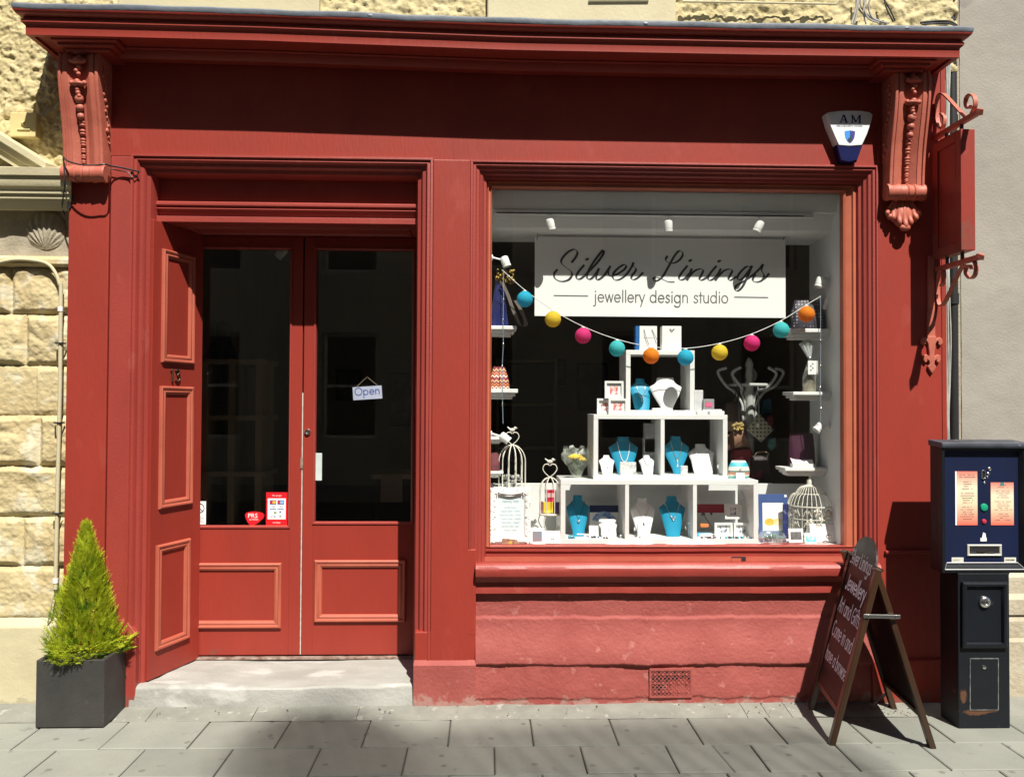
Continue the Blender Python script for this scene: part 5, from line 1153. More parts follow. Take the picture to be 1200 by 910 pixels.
for px, dx in ((645, .25), (783, .05), (889, -.45)):
    q = at(px, 252, YT); MB().tube([(q.x, YT-.004, ta.z-.006), (q.x, YT-.004, ta.z-.035)], .006, 8).build('stem', W_, trk, smooth=50); MB().box((q.x-.022, YT-.014, ta.z-.010), (q.x+.022, YT+.008, ta.z-.006)).build('mount', W_, trk)
    spot('spotlight', trk, (q.x-dx*.03, YT-.004, ta.z-.03), (dx, .12, -1))
# ---- little wall spotlights beside the shelves
YL = .27
def wallspot(px_w, py_w, px, py, d, label):
    p = at(px, py, YL); w = Vector((wl+.001 if px_w < 700 else wr-.001, YL, at(px, py_w, YL).z))
    t = thing('spotlight', label, 'spotlight', tuple(w), 'small white spotlights on the window sides')
    s = 1 if px_w < 700 else -1
    MB().lathe([(.017, -.001), (.017, .008), (.008, .012)], w, 14, 'X').build('wall_plate', W_, t, smooth=40) if s > 0 else MB().lathe([(.008, -.012), (.017, -.008), (.017, .001)], w, 14, 'X').build('wall_plate', W_, t, smooth=40)
    dd = Vector(d).normalized(); MB().tube([w+Vector((s*.01, 0, 0)), p-dd*.002], .0055, 8).build('arm', W_, t, smooth=50); spot('head', t, p-dd*.028, dd)
wallspot(576, 302, 592, 306, (.38, -.1, -1), 'white spotlight at the upper left of the window above the navy bag')
wallspot(576, 508, 591, 512.5, (.95, -.1, -.75), 'white spotlight tilted over the left birdcage beside the wire string')
wallspot(983, 324, 961, 330, (-.35, -.1, -1), 'white spotlight at the upper right of the window above the patterned bag')
wallspot(983, 499, 961, 499.5, (-.85, -.1, -.8), 'white spotlight at the lower right of the window above the magenta bag')
# ---- bracket shelves on both sides
def shelf(px0, px1, py0, py1, Y, D, left, label):
    z1 = at((px0+px1)/2, py0, Y).z; z0 = at((px0+px1)/2, py1, Y).z
    xa = wl+.001 if left else at(px0, py0, Y).x; xb = at(px1, py0, Y).x if left else wr-.001
    t = thing('wall_shelf', label, 'shelf', (xa if left else xb, Y+D/2, z0), 'white moulded shelves at the window sides'); h = z1-z0
    def step(nm, za, zb, ins): 
        a, b = (xa, xb-ins) if left else (xa+ins, xb); MB().box((a, Y+ins, za), (b, Y+D-ins, zb)).build(nm, W_, t, bev=.003)
    step('top_board', z1-h*.38, z1, 0); step('moulding', z1-h*.72, z1-h*.38-.0005, .014); step('under_board', z0, z1-h*.72-.0005, .030)
    return z1
zL1 = shelf(575, 605.5, 381.5, 393, .24, .17, True, 'white moulded shelf holding the navy bag on the left side')
zL2 = shelf(575, 607, 455.5, 467.5, .24, .17, True, 'white moulded shelf holding the zigzag pattern bag')
zL3 = shelf(575, 592, 512, 520, .26, .15, True, 'short white shelf behind the left birdcage')
zL4 = shelf(575, 590, 552, 560, .26, .15, True, 'lowest left shelf behind the bars of the left birdcage')
zR1 = shelf(925.5, 984, 385, 396.5, .25, .17, False, 'white moulded shelf holding the black and white patterned bag')
zR2 = shelf(929.5, 984, 459, 469, .24, .17, False, 'white moulded shelf holding the tagged cellophane bag')
zR3 = shelf(920, 984, 548, 558, .30, .16, False, 'white moulded shelf holding the magenta bag and white stand')
# ---- stacked display cubes
def cubes(px0, px1, py0, py1, divs, label, YF=YF, YK=YK, th=.0255):
    a = at(px0, py1, YF); b = at(px1, py0, YF); t = thing('display_cube', label, 'display cube', ((a.x+b.x)/2, (YF+YK)/2, a.z), 'white open display cubes')
    e = .0006
    MB().box((a.x, YF, b.z-th), (b.x, YK, b.z)).build('top_panel', W_, t, bev=.0012); MB().box((a.x, YF, a.z), (b.x, YK, a.z+th)).build('bottom_panel', W_, t, bev=.0012)
    for x in (a.x, b.x-th): MB().box((x, YF+e, a.z+th), (x+th, YK-e, b.z-th)).build('side_panel', W_, t)
    for d in divs: x = at(d, 550, YF).x; MB().box((x-th*.42, YF+e*2, a.z+th), (x+th*.42, YK-e*2, b.z-th)).build('divider', W_, t)
    return a, b
zfl = zf+.0015
A1, B1 = cubes(657, 888.5, 562.5, 637, (735, 814.5), 'wide white display cube with three openings at the bottom of the stack')
A2, B2 = cubes(695.5, 852.5, 486, 562.2, (776.5,), 'middle white display cube with two openings', .195, .47)
A3, B3 = cubes(733.5, 814, 410.5, 485.7, (), 'single white open cube on top of the stack', .262, .50)
f1, f2, f3 = A1.z+.0262, A2.z+.0262, A3.z+.0262; t1, t2, t3 = B1.z+.0006, B2.z+.0006, B3.z+.0006
# ---- necklace busts
CHAIN = M['chrome']
def bust(px0, px1, py0, Y, zb, mat, label, cat='necklace bust', wid=None, chain=None, pend=None, lean=.05, narrow=.46, ntop=.36):
    a = at(px0, py0, Y); b = at(px1, py0, Y); W = b.x-a.x; H = a.z-zb; cx = (a.x+b.x)/2
    def hw(t): # half width by height 0..1
        pts = ((0, narrow), (.12, narrow+.06), (.45, .80), (.66, .97), (.705, 1.0), (.73, .93), (.80, .66), (.87, ntop+.05), (1.0, ntop))
        for (t0, w0), (t1_, w1) in zip(pts, pts[1:]):
            if t <= t1_: f = (t-t0)/(t1_-t0); return (w0+(w1-w0)*f)*W/2
        return ntop*W/2
    def yc(t): return Y+lean*(t-.15)+.012
    def fy(x, t): w = hw(t); q = max(0, 1-(x/w)**2); return yc(t)-(.012+.10*w)*q**.5*(1 if t < .8 else .9)
    rings = []; n = 20
    for i in range(25):
        t = i/24; w = hw(t); ring = []
        for kk in range(n):
            an = 2*math.pi*kk/n; x = w*math.cos(an); y = yc(t)+(-(.012+.10*w) if math.sin(an) > 0 else -.014)*abs(math.sin(an))*(1 if math.sin(an) > 0 else -1)
            ring.append(Vector((cx+x, y, zb+.0006+H*t)))
        rings.append(ring)
    o = tag(MB().loft(rings).build('necklace_bust', mat, origin=(cx, Y, zb), smooth=50), label, cat, 'necklace display busts')
    if chain:
        lab, drop, r, pm_, wdt, cmat = chain; mb = MB(); pts = []
        for i in range(25):
            f = -1+2*i/24; t = .86-(.86-drop)*(1-abs(f)**wdt); x = f*hw(.86)*.96 if wdt > 1.5 else f*W*.30
            if i in (0, 24): t = .87
            pts.append(Vector((cx+x, fy(x, t)-.002, zb+H*t)))
        th_ = thing('necklace', lab, 'necklace', (cx, Y, zb+H*drop), 'necklaces on busts'); mb.tube(pts, r, 6); mb.build('chain', cmat, th_, smooth=60)
        if pm_: 
            q = pts[12]; pb = MB()
            if pend == 'ball': pb.ball(q+Vector((0, -.005, -.010)), .008)
            elif pend == 'drop': 
                for kk, rr_ in enumerate((.0035, .004, .0055)): pb.ball(q+Vector((0, -.004, -.008-.012*kk)), rr_)
            elif pend == 'cluster':
                for kk in range(7): pb.ball(pts[9+kk]+Vector((0, -.003, 0)), .0042)
            elif pend == 'leaf': pb.ball(q+Vector((0, -.004, -.02)), .016, 10, 8, (.28, .2, 1))
            pb.build('pendant', pm_, th_, smooth=60)
    return o
vb, vw = M['velvet_b'], M['velvet_w']
silver = pm('silver', (.85, .85, .84), None, 20, .2, metal=1.0); pearl = pm('pearl', (.85, .84, .80), None, 20, .25); gun = pm('gunmetal', (.10, .10, .10), None, 20, .35, metal=.7)
bust(739, 766, 443, .34, f3, vb, 'turquoise bust leaning in the single top cube', lean=.07, chain=('fine silver necklace with drop on the turquoise bust in the top cube', .40, .0016, silver, 2.2, silver), pend='drop', narrow=.62)
bust(762.5, 801, 442, .315, f3, vw, 'broad white bust beside the turquoise one in the single top cube', narrow=.35, ntop=.5)
bust(714.5, 749.5, 512, .30, f2, vb, 'turquoise bust with bead necklace in the left opening of the middle cube', chain=('long pale bead necklace on the bust in the middle cube left opening', .33, .0026, None, 2.3, pearl))
bust(702.5, 721.5, 534, .24, f2, vw, 'small white bust left of the earring card in the middle cube', narrow=.6, chain=('tiny silver necklace on the small white bust at far left of middle cube', .45, .0012, gun, 1.2, silver), pend='drop')
bust(750, 769, 534, .24, f2, vw, 'small white bust against the divider of the middle cube', narrow=.6, chain=('dark bead necklace on the small white bust by the divider', .5, .0018, None, 2.2, gun))
bust(778.5, 809.5, 511.5, .30, f2, vb, 'turquoise bust in the right opening of the middle cube', narrow=.3, chain=('gold chain necklace on the bust in the middle cube right opening', .36, .0018, pearl, 1.7, pm('gold', (.75, .55, .25), None, 20, .3, metal=1.0)), pend='drop')
bust(808.5, 840.5, 521, .29, f2, vw, 'white bust in the right opening of the middle cube', narrow=.66, lean=.08, chain=('fine silver necklace on the white bust in the middle cube', .3, .0012, silver, 1.1, silver), pend='drop')
bust(664.5, 692, 581.5, .27, f1, vb, 'turquoise bust with round silver pendant in the bottom left opening', lean=.06, chain=('silver necklace with round disc on the bottom left turquoise bust', .42, .0012, silver, 1.1, gun), pend='ball')
bust(702.5, 725, 610, .23, f1, vw, 'small square white bust in the bottom left opening', narrow=.75, ntop=.9, chain=('short silver necklace with dark drop on the small bottom left bust', .5, .0012, gun, 1.1, silver), pend='drop')
bust(739.5, 770, 585, .27, f1, vw, 'white bust in the bottom middle opening', lean=.07, chain=('fine necklace with slim leaf pendant on the bottom middle white bust', .40, .0012, gun, 1.1, silver), pend='leaf')
bust(773.5, 805, 582.5, .26, f1, vb, 'turquoise bust in the bottom middle opening beside the white one', lean=.05, narrow=.5, chain=('silver necklace with pearl cluster on the bottom middle turquoise bust', .42, .0016, silver, 1.15, silver), pend='cluster')
# ---- cards, frames and boxes
def tilt(o, pivot, ang): # lean back about the foot
    pass
def card(px0, px1, py0, Y, zb, label, cat='card', art=None, th=.004, lean=.18, border=0, name='card', group=None, twist=0, mat=None, artbox=(.2, .2, .8, .8)):
    a = at(px0, py0, Y); b = at(px1, py0, Y); W = b.x-a.x; H = a.z-zb; cx = (a.x+b.x)/2
    v = Vector((0, math.sin(lean), math.cos(lean))); u = Vector((math.cos(twist), math.sin(twist), 0)); n = u.cross(v)*1; n = -n if n.y > 0 else n
    o = Vector((cx, Y, zb+.0008))-u*W/2; t = thing(name, label, cat, (cx, Y, zb), group)
    L = H/math.cos(lean)
    MB().obox(o, u, v, n, (0, 0, -th), (W, L, 0)).build('board', mat or WC, t)
    if border:
        MB().frame([o, o+u*W, o+u*W+v*L, o+v*L], [(0, -th), (0, .012), (border, .012), (border, .0005)], n).build('frame', W_, t)
    if art:
        x0, y0, x1, y1 = artbox; mb = MB(); rect(mb, (o, u, v, n), W*x0, L*y0, W*x1, L*y1, .0008); mb.build('picture', art, t, fixn=False)
    return t, (o, u, v, n), W, L
def artmat(name, c1, c2, c3, sc=40): return pm(name, c1, c2, sc, .6, lo=.45, hi=.55, c3=c3, s3=sc*.8, t3=.56)
coral = artmat('coral_print', (.80, .74, .70), (.65, .12, .12), (.75, .25, .2), 45)
inkart = artmat('ink_sketch', (.75, .76, .78), (.15, .17, .22), (.35, .38, .45), 35)
sea = artmat('sea_print', (.12, .55, .65), (.72, .78, .70), (.05, .3, .45), 25)
dusk = artmat('dusk_print', (.30, .19, .22), (.16, .24, .28), (.75, .75, .74), 14)
G = 'small white box frames in the window'
card(708.5, 730.5, 446.5, .235, t2+.088, 'white box frame with coral picture on top of two others', 'picture frame', coral, border=.012, lean=.05, name='box_frame', group=G, artbox=(.28, .25, .72, .72))
card(699.5, 714.5, 467.0, .25, t2, 'half hidden white coral frame at the far left of the middle cube top', 'picture frame', coral, border=.011, lean=.05, name='box_frame', group=G, artbox=(.3, .25, .95, .72))
card(713, 735, 467.0, .225, t2, 'white coral frame below the top one beside the single cube', 'picture frame', coral, border=.012, lean=.05, name='box_frame', group=G, artbox=(.25, .25, .75, .72))
card(849, 868.5, 590.5, .30, f1+.093, 'white frame with dark sketch on top of two in the bottom right opening', 'picture frame', inkart, border=.012, lean=.04, name='box_frame', group=G, artbox=(.35, .25, .7, .75))
card(837, 858, 612.3, .265, f1, 'white sketch frame at lower left of the trio in the bottom right opening', 'picture frame', inkart, border=.012, lean=.04, name='box_frame', group=G, artbox=(.3, .25, .72, .75))
card(859.5, 879.5, 612.3, .265, f1, 'white sketch frame at lower right of the trio in the bottom right opening', 'picture frame', inkart, border=.012, lean=.04, name='box_frame', group=G, artbox=(.3, .25, .72, .75))
card(620.5, 638.5, 619, .17, zfl, 'white greeting card with a purple and grey seascape', 'card', dusk, twist=.12, name='greeting_card', artbox=(.2, .12, .82, .78))
card(637.5, 657, 622, .165, zfl, 'white greeting card with a tiny motif leaning beside the seascape card', 'card', inkart, twist=-.1, name='greeting_card', artbox=(.42, .28, .62, .42))
card(924.5, 942.5, 619.5, .19, zfl, 'white card with a dark grey square picture in front of the ornate birdcage', 'card', artmat('charcoal_print', (.10, .10, .11), (.16, .16, .16), (.35, .34, .32), 20), twist=.1, name='greeting_card', artbox=(.12, .22, .86, .76))
card(943, 958.5, 624.5, .18, zfl, 'white card with a beach huts picture beside the dark square card', 'card', sea, twist=.05, name='greeting_card', artbox=(.12, .1, .88, .72))
# white gift box with a silver brooch
a = at(953, 639, .16); b = at(985, 616, .16); bb = thing('jewellery_box', 'flat white jewellery box with a silver ring at the right corner', 'gift box', ((a.x+b.x)/2, .18, zfl))
ux = Vector((.97, -.06, 0)).normalized(); MB().obox(Vector((a.x+.004, .20, zfl)), ux, Vector((0, .25, .97)), Vector((0, -.97, .25)), (0, 0, -.03), (.152, .105, 0)).build('box', WC, bb, bev=.003)
p = at(970, 628, .185); MB().tube([Vector((p.x+.014*math.cos(x_), .183-.012, p.z+.012*math.sin(x_))) for x_ in [2*math.pi*i/20 for i in range(20)]], .003, 6, closed=True).build('ring', silver, bb, smooth=50)
# earring card and small white display cards among the busts
earm = artmat('earring_card', (.80, .80, .79), (.62, .62, .62), (.45, .45, .47), 60)
mb = MB(); pbox(727, 541.5, 745.5, 560, .205, .03, mb); solo(mb, 'earring_stand', earm, 'white earring card in front of the turquoise bust in middle cube', 'earring stand', (at(736, 560, .2).x, .2, f2))
def lump(name, px0, py0, px1, py1, Y, D, mat, label, cat, zb=None, bev=.002, rot=0, group=None):
    a = at(px0, py1, Y); b = at(px1, py0, Y); z0 = a.z if zb is None else zb+.0008
    cx, cy = (a.x+b.x)/2, Y+D/2; w = (b.x-a.x)/2; mb = MB(); u = Vector((math.cos(rot), math.sin(rot), 0)); vv = Vector((-math.sin(rot), math.cos(rot), 0))
    mb.obox(Vector((cx, cy, z0)), u, vv, UZ, (-w, -D/2, 0), (w, D/2, b.z-z0)); return solo(mb, name, mat, label, cat, (cx, cy, z0), group, bev=bev)
GB = 'small boxes and price cards in the window'
lump('grey_box', 755.5, 496, 768, 512.5, .36, .05, pm('silver_card', (.50, .50, .51), (.36, .36, .38), 30, .5), 'silver grey gift box stacked at the back left of the middle cube divider', 'gift box', f2+.118, group=GB)
lump('grey_box', 754.5, 513.5, 769, 533, .36, .05, pm('silver_card_dark', (.40, .40, .42), (.55, .55, .55), 30, .5), 'darker grey gift box under the silver one by the middle cube divider', 'gift box', f2, group=GB)
lump('price_card', 798, 545.5, 806, 558, .22, .01, earm, 'small printed white card in front of the turquoise bust of the right opening', 'price card', f2, group=GB)
lump('white_box', 800.5, 555, 814, 560.5, .205, .03, WC, 'low white box at the foot of the white bust in the middle cube', 'gift box', f2, group=GB)
lump('white_box', 780, 557.5, 797, 561, .205, .03, WC, 'flat white pad below the turquoise bust in the right opening', 'gift box', f2, group=GB)
lump('white_box', 765, 478, 778, 485, .268, .03, WC, 'low white block in front of the broad white bust', 'gift box', f3, group=GB)
for i, (a, b, c_, lab) in enumerate(((796.5, 812.5, 482, 'tiny white price card at the right of the single cube'),)): lump('price_card', 803, 481.5, 809, 485.3, .27, .01, WC, lab, 'price card', f3, group=GB)
lump('acrylic_box', 813.5, 457, 824, 486, .26, .05, pm('pale_acrylic', (.55, .56, .57), (.72, .72, .72), 20, .3), 'tall pale acrylic box beside the single top cube', 'display box', t2, group=GB)
lump('white_box', 817, 481.5, 829.5, 486.5, .20, .04, WC, 'low white plinth in front of the tall acrylic box', 'plinth', t2, group=GB)
lump('white_box', 832, 481.5, 849, 486.5, .20, .04, WC, 'low white plinth at the right end of the middle cube top', 'plinth', t2, group=GB)
pk = lump('ring_box', 824.5, 467.5, 837, 480, .24, .04, pm('grey_ring_box', (.30, .29, .30), None, 20, .4), 'small grey ring box with a pink front on the middle cube', 'ring box', t2+.025, group=GB)
pbox(827, 471.5, 834.5, 476.5, .2375, .003).build('pink_front', pm('pink_card', (.75, .12, .26), None, 10, .6), pk)
lump('white_box', 824, 479.6, 846, 482, .24, .05, WC, 'thin white board under the pink fronted ring box', 'plinth', t2+.016, group=GB)
# bottom left opening
p0 = at(690, 620, .40); 
t, fr, W, L = card(691, 731, 592, .40, f1, 'picture with a wide navy mount at the back of the bottom left opening', 'picture', WC, name='mounted_picture', mat=M['navy'], lean=.04, artbox=(.0, .0, .84, .74)); 
mb = MB(); o, u, v, n = fr; ctr = (W*.42, L*.30); flat(mb, fr, [(ctr[0]+.075*math.cos(rad(a_)), ctr[1]+.075*math.sin(rad(a_))) for a_ in range(20, 161, 10)]+[(ctr[0]+.035*math.cos(rad(a_)), ctr[1]+.045*math.sin(rad(a_))) for a_ in range(160, 19, -10)], .0016); mb.build('painted_arc', artmat('blue_wash', (.12, .22, .5), (.35, .48, .70), (.7, .75, .8), 20), t, fixn=False)
card(690.5, 701.5, 616, .22, f1, 'small white card with a V shaped necklace drawing', 'card', inkart, name='price_card', artbox=(.3, .45, .7, .8), group=GB)
lump('white_box', 676, 625.5, 688, 631, .20, .02, WC, 'small upright white card before the bottom left turquoise bust', 'price card', f1+.018, group=GB)
lump('white_box', 674, 630.5, 694, 636, .185, .03, WC, 'flat white box at the foot of the bottom left turquoise bust', 'gift box', f1, group=GB)
lump('white_box', 695, 631, 706, 636, .18, .03, WC, 'flat white card pad beside the foot of the small square bust', 'gift box', f1, group=GB)
def beads(name, cx_px, cy_px, Y, zb, n, r, sx, sy, mats, label, cat, seed):
    rr = random.Random(seed); c = at(cx_px, cy_px, Y); mb = MB()
    for i in range(n):
        mb.cur = rr.randrange(len(mats)); mb.ball((c.x+rr.uniform(-sx, sx), Y+rr.uniform(-sy, sy), zb+r*.8+rr.uniform(0, r*.6)), r*rr.uniform(.7, 1.15), 8, 6)
    return solo(mb, name, mats, label, cat, (c.x, Y, zb), fixn=False, smooth=60)
bl = pm('blue_bead', (.03, .06, .22), None, 10, .25); pu = pm('plum_bead', (.20, .05, .12), (.12, .03, .08), 10, .25); tq = pm('aqua_bead', (.06, .36, .42), (.1, .5, .5), 10, .25)
beads('earrings', 697, 633, .20, f1, 10, .006, .022, .01, [bl, gun], 'row of dark blue stud earrings in the bottom left opening', 'earrings', 1)
beads('bracelet', 711, 636, .18, f1, 10, .006, .018, .01, [gun, silver], 'dark bead bracelet lying before the small square bust', 'bracelet', 2)
beads('bracelet', 670, 634, .2, f1, 14, .007, .016, .015, [silver, bl, tq], 'silver and blue beads at the left end of the bottom cube', 'bracelet', 3)
beads('earrings', 728, 633, .22, f1, 10, .008, .012, .03, [silver, gun], 'silver earrings by the first divider of the bottom cube', 'earrings', 4)
lump('white_box', 757, 629, 772, 636, .19, .05, WC, 'flat white box between the two busts of the bottom middle opening', 'gift box', f1, group=GB)
# earring tree at the right of the middle opening
def tree(px, py0, Y, zb, label):
    p = at(px, py0, Y); t = thing('earring_tree', label, 'earring stand', (p.x, Y, zb)); MB().tube([(p.x, Y, zb), (p.x, Y, p.z)], .002, 6).build('post', silver, t); MB().tube([(p.x-.016, Y, p.z-.012), (p.x, Y, p.z), (p.x+.016, Y, p.z-.012)], .0016, 6).build('arm', silver, t)
    for s in (-1, 1): MB().ball((p.x+s*.016, Y, p.z-.028), .006, 8, 6, (.8, .8, 1.8)).build('earring', pearl, t, smooth=60)
    MB().lathe([(.02, 0), (.018, .004), (.004, .006)], (p.x, Y, zb+.0008), 14).build('foot', silver, t)
tree(807, 612, .24, f1, 'small silver earring tree right of the bottom middle turquoise bust')
tree(747, 614, .24, f1, 'small silver earring tree left of the bottom middle white bust'); tree(844.5, 541, .24, f2, 'small silver earring tree at the right end of the middle cube')
tree(808.5, 462, .34, f3, 'slim silver earring tree at the right inside the single cube')
# bottom right opening
lump('maroon_panel', 816.5, 590.5, 851, 600.5, .44, .006, pm('maroon_card', (.30, .02, .04), None, 10, .6), 'maroon strip along the back of the bottom right opening', 'card', None)
lump('print_box', 821, 617.5, 830.5, 625, .27, .02, pm('orange_card', (.75, .22, .06), None, 10, .5), 'small orange box on a blue one in the bottom right opening', 'gift box', f1+.068, group=GB)
lump('print_box', 816.5, 625, 835, 634, .25, .05, pm('blue_white_card', (.06, .36, .62), (.78, .80, .82), 14, .5, lo=.48, hi=.52), 'low blue and white box in the bottom right opening', 'gift box', f1, group=GB)
mb = MB(); q = at(829, 612, .3); mb.tube([q+Vector((-.02, 0, .04)), q+Vector((.03, 0, -.03))], .0035, 6); mb.ball(q+Vector((-.024, 0, .046)), .012); mb.ball(q+Vector((.022, 0, .05)), .008)
solo(mb, 'brooch', gun, 'dark brooch pin leaning behind the orange box', 'brooch', q)
beads('bead_necklace', 866, 636, .185, f1, 46, .006, .075, .008, [bl, tq, silver, gun], 'blue and silver beads lying below the white frames', 'necklace', 5)
beads('bead_necklace', 833, 636.5, .18, f1, 24, .006, .055, .006, [pu, gun, silver], 'dark red beads lying below the blue and white box', 'necklace', 6)
# ---- gift bags on top
hb = pm('cobalt_card', (.012, .12, .36), None, 10, .5)
a = at(749.5, 410, .285); b = at(770, 382, .285); gbx = thing('gift_bag', 'white paper gift bag with a blue side and string handles', 'gift bag', ((a.x+b.x)/2, .3, t3), 'paper gift bags on the top cube')
MB().box((a.x, .285, t3), (b.x, .345, b.z)).build('bag', WC, gbx, bev=.001); MB().box((at(745, 400, .285).x, .287, t3), (a.x-.0004, .343, b.z)).build('blue_side', hb, gbx)
MB().tube(crom([Vector((a.x+.025, .283, b.z-.02)), Vector((a.x+.032, .277, b.z-.05)), Vector((a.x+.055, .277, t3+.02))]), .0016, 6).build('handle', M['inkgrey'], gbx); MB().tube(crom([Vector((a.x+.07, .283, b.z-.02)), Vector((a.x+.09, .277, b.z-.06)), Vector((a.x+.1, .273, b.z-.085))]), .0016, 6).build('handle', M['inkgrey'], gbx)
mb = MB(); fr = front((a.x, .2845, t3))
for k_ in range(9): rect(mb, fr, .02+k_*.007, .07, .025+k_*.007, .075, .0006)
mb.build('faint_print', flatmat('faint_ink', (.55, .55, .55)), gbx, fixn=False)
a = at(776, 410, .285); b = at(798.5, 382, .285); gb2 = thing('gift_bag', 'plain white paper gift bag with a tiny loop at its top', 'gift bag', ((a.x+b.x)/2, .3, t3), 'paper gift bags on the top cube')
MB().box((a.x, .285, t3), (b.x, .345, b.z)).build('bag', WC, gb2, bev=.001); xm2 = (a.x+b.x)/2; MB().tube(crom([Vector((xm2-.012, .283, b.z-.016)), Vector((xm2, .279, b.z-.024)), Vector((xm2+.014, .283, b.z-.016))]), .0022, 6).build('handle', M['inkgrey'], gb2)
# ---- flowers in cellophane
p = at(675, 563, .27); fl_ = thing('bouquet', 'yellow rose bouquet wrapped in clear cellophane on the bottom cube', 'bouquet', (p.x, .29, t1))
mb = MB(); rr = random.Random(3); n = 28; rings = []
for j, (r_, h_) in enumerate(((.028, 0), (.030, .02), (.05, .06), (.078, .105), (.083, .135), (.066, .158), (.075, .172))):
    rings.append([Vector((p.x+.006+r_*(1+(.14 if j > 2 else .04)*math.sin(i*2.3+j))*math.cos(2*math.pi*i/n), .29+r_*.8*math.sin(2*math.pi*i/n), t1+.001+h_+(.013*math.sin(i*1.7) if j > 4 else 0))) for i in range(n)])
mb.loft(rings, caps=False); mb.build('wrap', pm('pale_green_film', (.50, .56, .46), (.38, .44, .34), 25, .25, None, .3, 40) if False else M['cello'], fl_, smooth=30, fixn=False)
yel = pm('yellow_petal', (.78, .60, .03), (.70, .45, .02), 20, .6); grn = pm('leaf_green', (.10, .20, .05), (.06, .13, .03), 20, .6)
for i in range(9):
    a_ = i*2.4; r_ = .046*math.sqrt(i/9); c = Vector((p.x+.004+r_*math.cos(a_), .285+r_*.7*math.sin(a_), t1+.115+.02*(1-i/9)+rr.uniform(-.012, .008))); mb = MB()
    for k_ in range(3):
        for q in range(5): an = 2*math.pi*(q/5+k_*.1); mb.ball(c+Vector((math.cos(an)*.006*(k_+.3), math.sin(an)*.006*(k_+.3), -.004*k_)), .008, 7, 5, (1, 1, .8))
    mb.build('rose', yel, fl_, smooth=60)
mb = MB()
for i in range(40): a_ = rr.uniform(0, 6.28); r_ = rr.uniform(.01, .05); z_ = rr.uniform(.02, .12); c = Vector((p.x+.005+r_*z_*7*math.cos(a_), .288+r_*z_*5*math.sin(a_), t1+z_)); d = Vector((math.cos(a_)*.012, math.sin(a_)*.012, .022)); s_ = Vector((-math.sin(a_), math.cos(a_), 0))*.007; mb.add([c-d*.6, c+s_, c+d, c-s_], [(0, 1, 2, 3)])
mb.build('leaves', grn, fl_, fixn=False)
# ---- small clasp purse
p0 = at(855, 562, .25); p1 = at(880.5, 540, .25); cx, cz0 = (p0.x+p1.x)/2, t1; Wp = (p1.x-p0.x)/2; Hp = p1.z-t1
pr_ = thing('coin_purse', 'small striped coin purse with aqua and orange bands on the bottom cube', 'purse', (cx, .28, t1))
mb = MB(); rings = []
for i in range(13): t = i/12; w = Wp*(.82+.2*math.sin(math.pi*min(1, t*1.1+.12)))*(1 if t < .8 else 1-.25*(t-.8)/.2); d = .035*(math.sin(math.pi*(.12+.8*t))); rings.append([Vector((cx+w*math.cos(q), .285+d*math.sin(q), t1+.001+Hp*t)) for q in [2*math.pi*k_/20 for k_ in range(20)]])
def stripemat(name, cols, axis='Z', rep=1):
    m = pm(name, cols[0]); nt = m.node_tree; N = nt.nodes; b = N['Principled BSDF']; tc = N.new('ShaderNodeTexCoord'); s = N.new('ShaderNodeSeparateXYZ'); lnk(nt, tc.outputs['Generated'], s.inputs[0]); r = N.new('ShaderNodeValToRGB'); r.color_ramp.interpolation = 'CONSTANT'
    r.color_ramp.elements[0].color = (*cols[0], 1); r.color_ramp.elements[1].position = 1/len(cols); r.color_ramp.elements[1].color = (*cols[1], 1)
    for i, c in enumerate(cols[2:]): e = r.color_ramp.elements.new((i+2)/len(cols)); e.color = (*c, 1)
    mu = N.new('ShaderNodeMath'); mu.operation = 'MULTIPLY'; mu.inputs[1].default_value = rep; fr_ = N.new('ShaderNodeMath'); fr_.operation = 'FRACT'; lnk(nt, s.outputs[axis], mu.inputs[0]); lnk(nt, mu.outputs[0], fr_.inputs[0]); lnk(nt, fr_.outputs[0] if rep > 1 else s.outputs[axis], r.inputs[0]); lnk(nt, r.outputs[0], b.inputs['Base Color']); return m
mb.loft(rings).build('pouch', stripemat('purse_stripes', [(.16, .5, .45), (.7, .72, .68), (.62, .25, .13), (.20, .24, .24), (.7, .7, .62), (.62, .60, .55), (.05, .42, .52), (.05, .42, .52), (.6, .62, .6)]), pr_, smooth=60)
MB().ball((cx, .248, t1+.055), .006).build('clasp', silver, pr_); pbox(862.5, 553.5, 872.5, 561, .243, .002).build('price_tag', WC, pr_)
# ---- lanterns on their string
LN = [(615, 350.5, 'cyan'), (648, 374, 'yellow'), (683.3, 393.2, 'pink'), (723, 408.2, 'teal'), (763, 416.8, 'orange'), (803.3, 418.8, 'cyan'), (843.3, 413, 'yellow'), (881, 402, 'pink'), (915.3, 386.5, 'teal'), (945, 368, 'orange')]
lc = {'cyan': (.03, .48, .68), 'yellow': (.80, .60, .05), 'pink': (.75, .045, .24), 'teal': (.08, .58, .60), 'orange': (.85, .28, .02)}
lm = {k_: paper('lantern_'+k_, c, .4) for k_, c in lc.items()}
YN = .178; ZL = [at(a, b, YN) for a, b, c in LN]; rL = .0462
labs = ['cyan paper lantern left of the hanging sign', 'yellow paper lantern at the lower left corner of the hanging sign', 'pink paper lantern below the left part of the hanging sign', 'teal paper lantern left of the single top cube', 'orange paper lantern in front of the left part of the top cube',
        'cyan paper lantern in front of the right corner of the top cube', 'yellow paper lantern right of the single top cube', 'pink paper lantern above the white coat stand', 'teal paper lantern below the right corner of the hanging sign', 'orange paper lantern in front of the patterned bag at upper right']
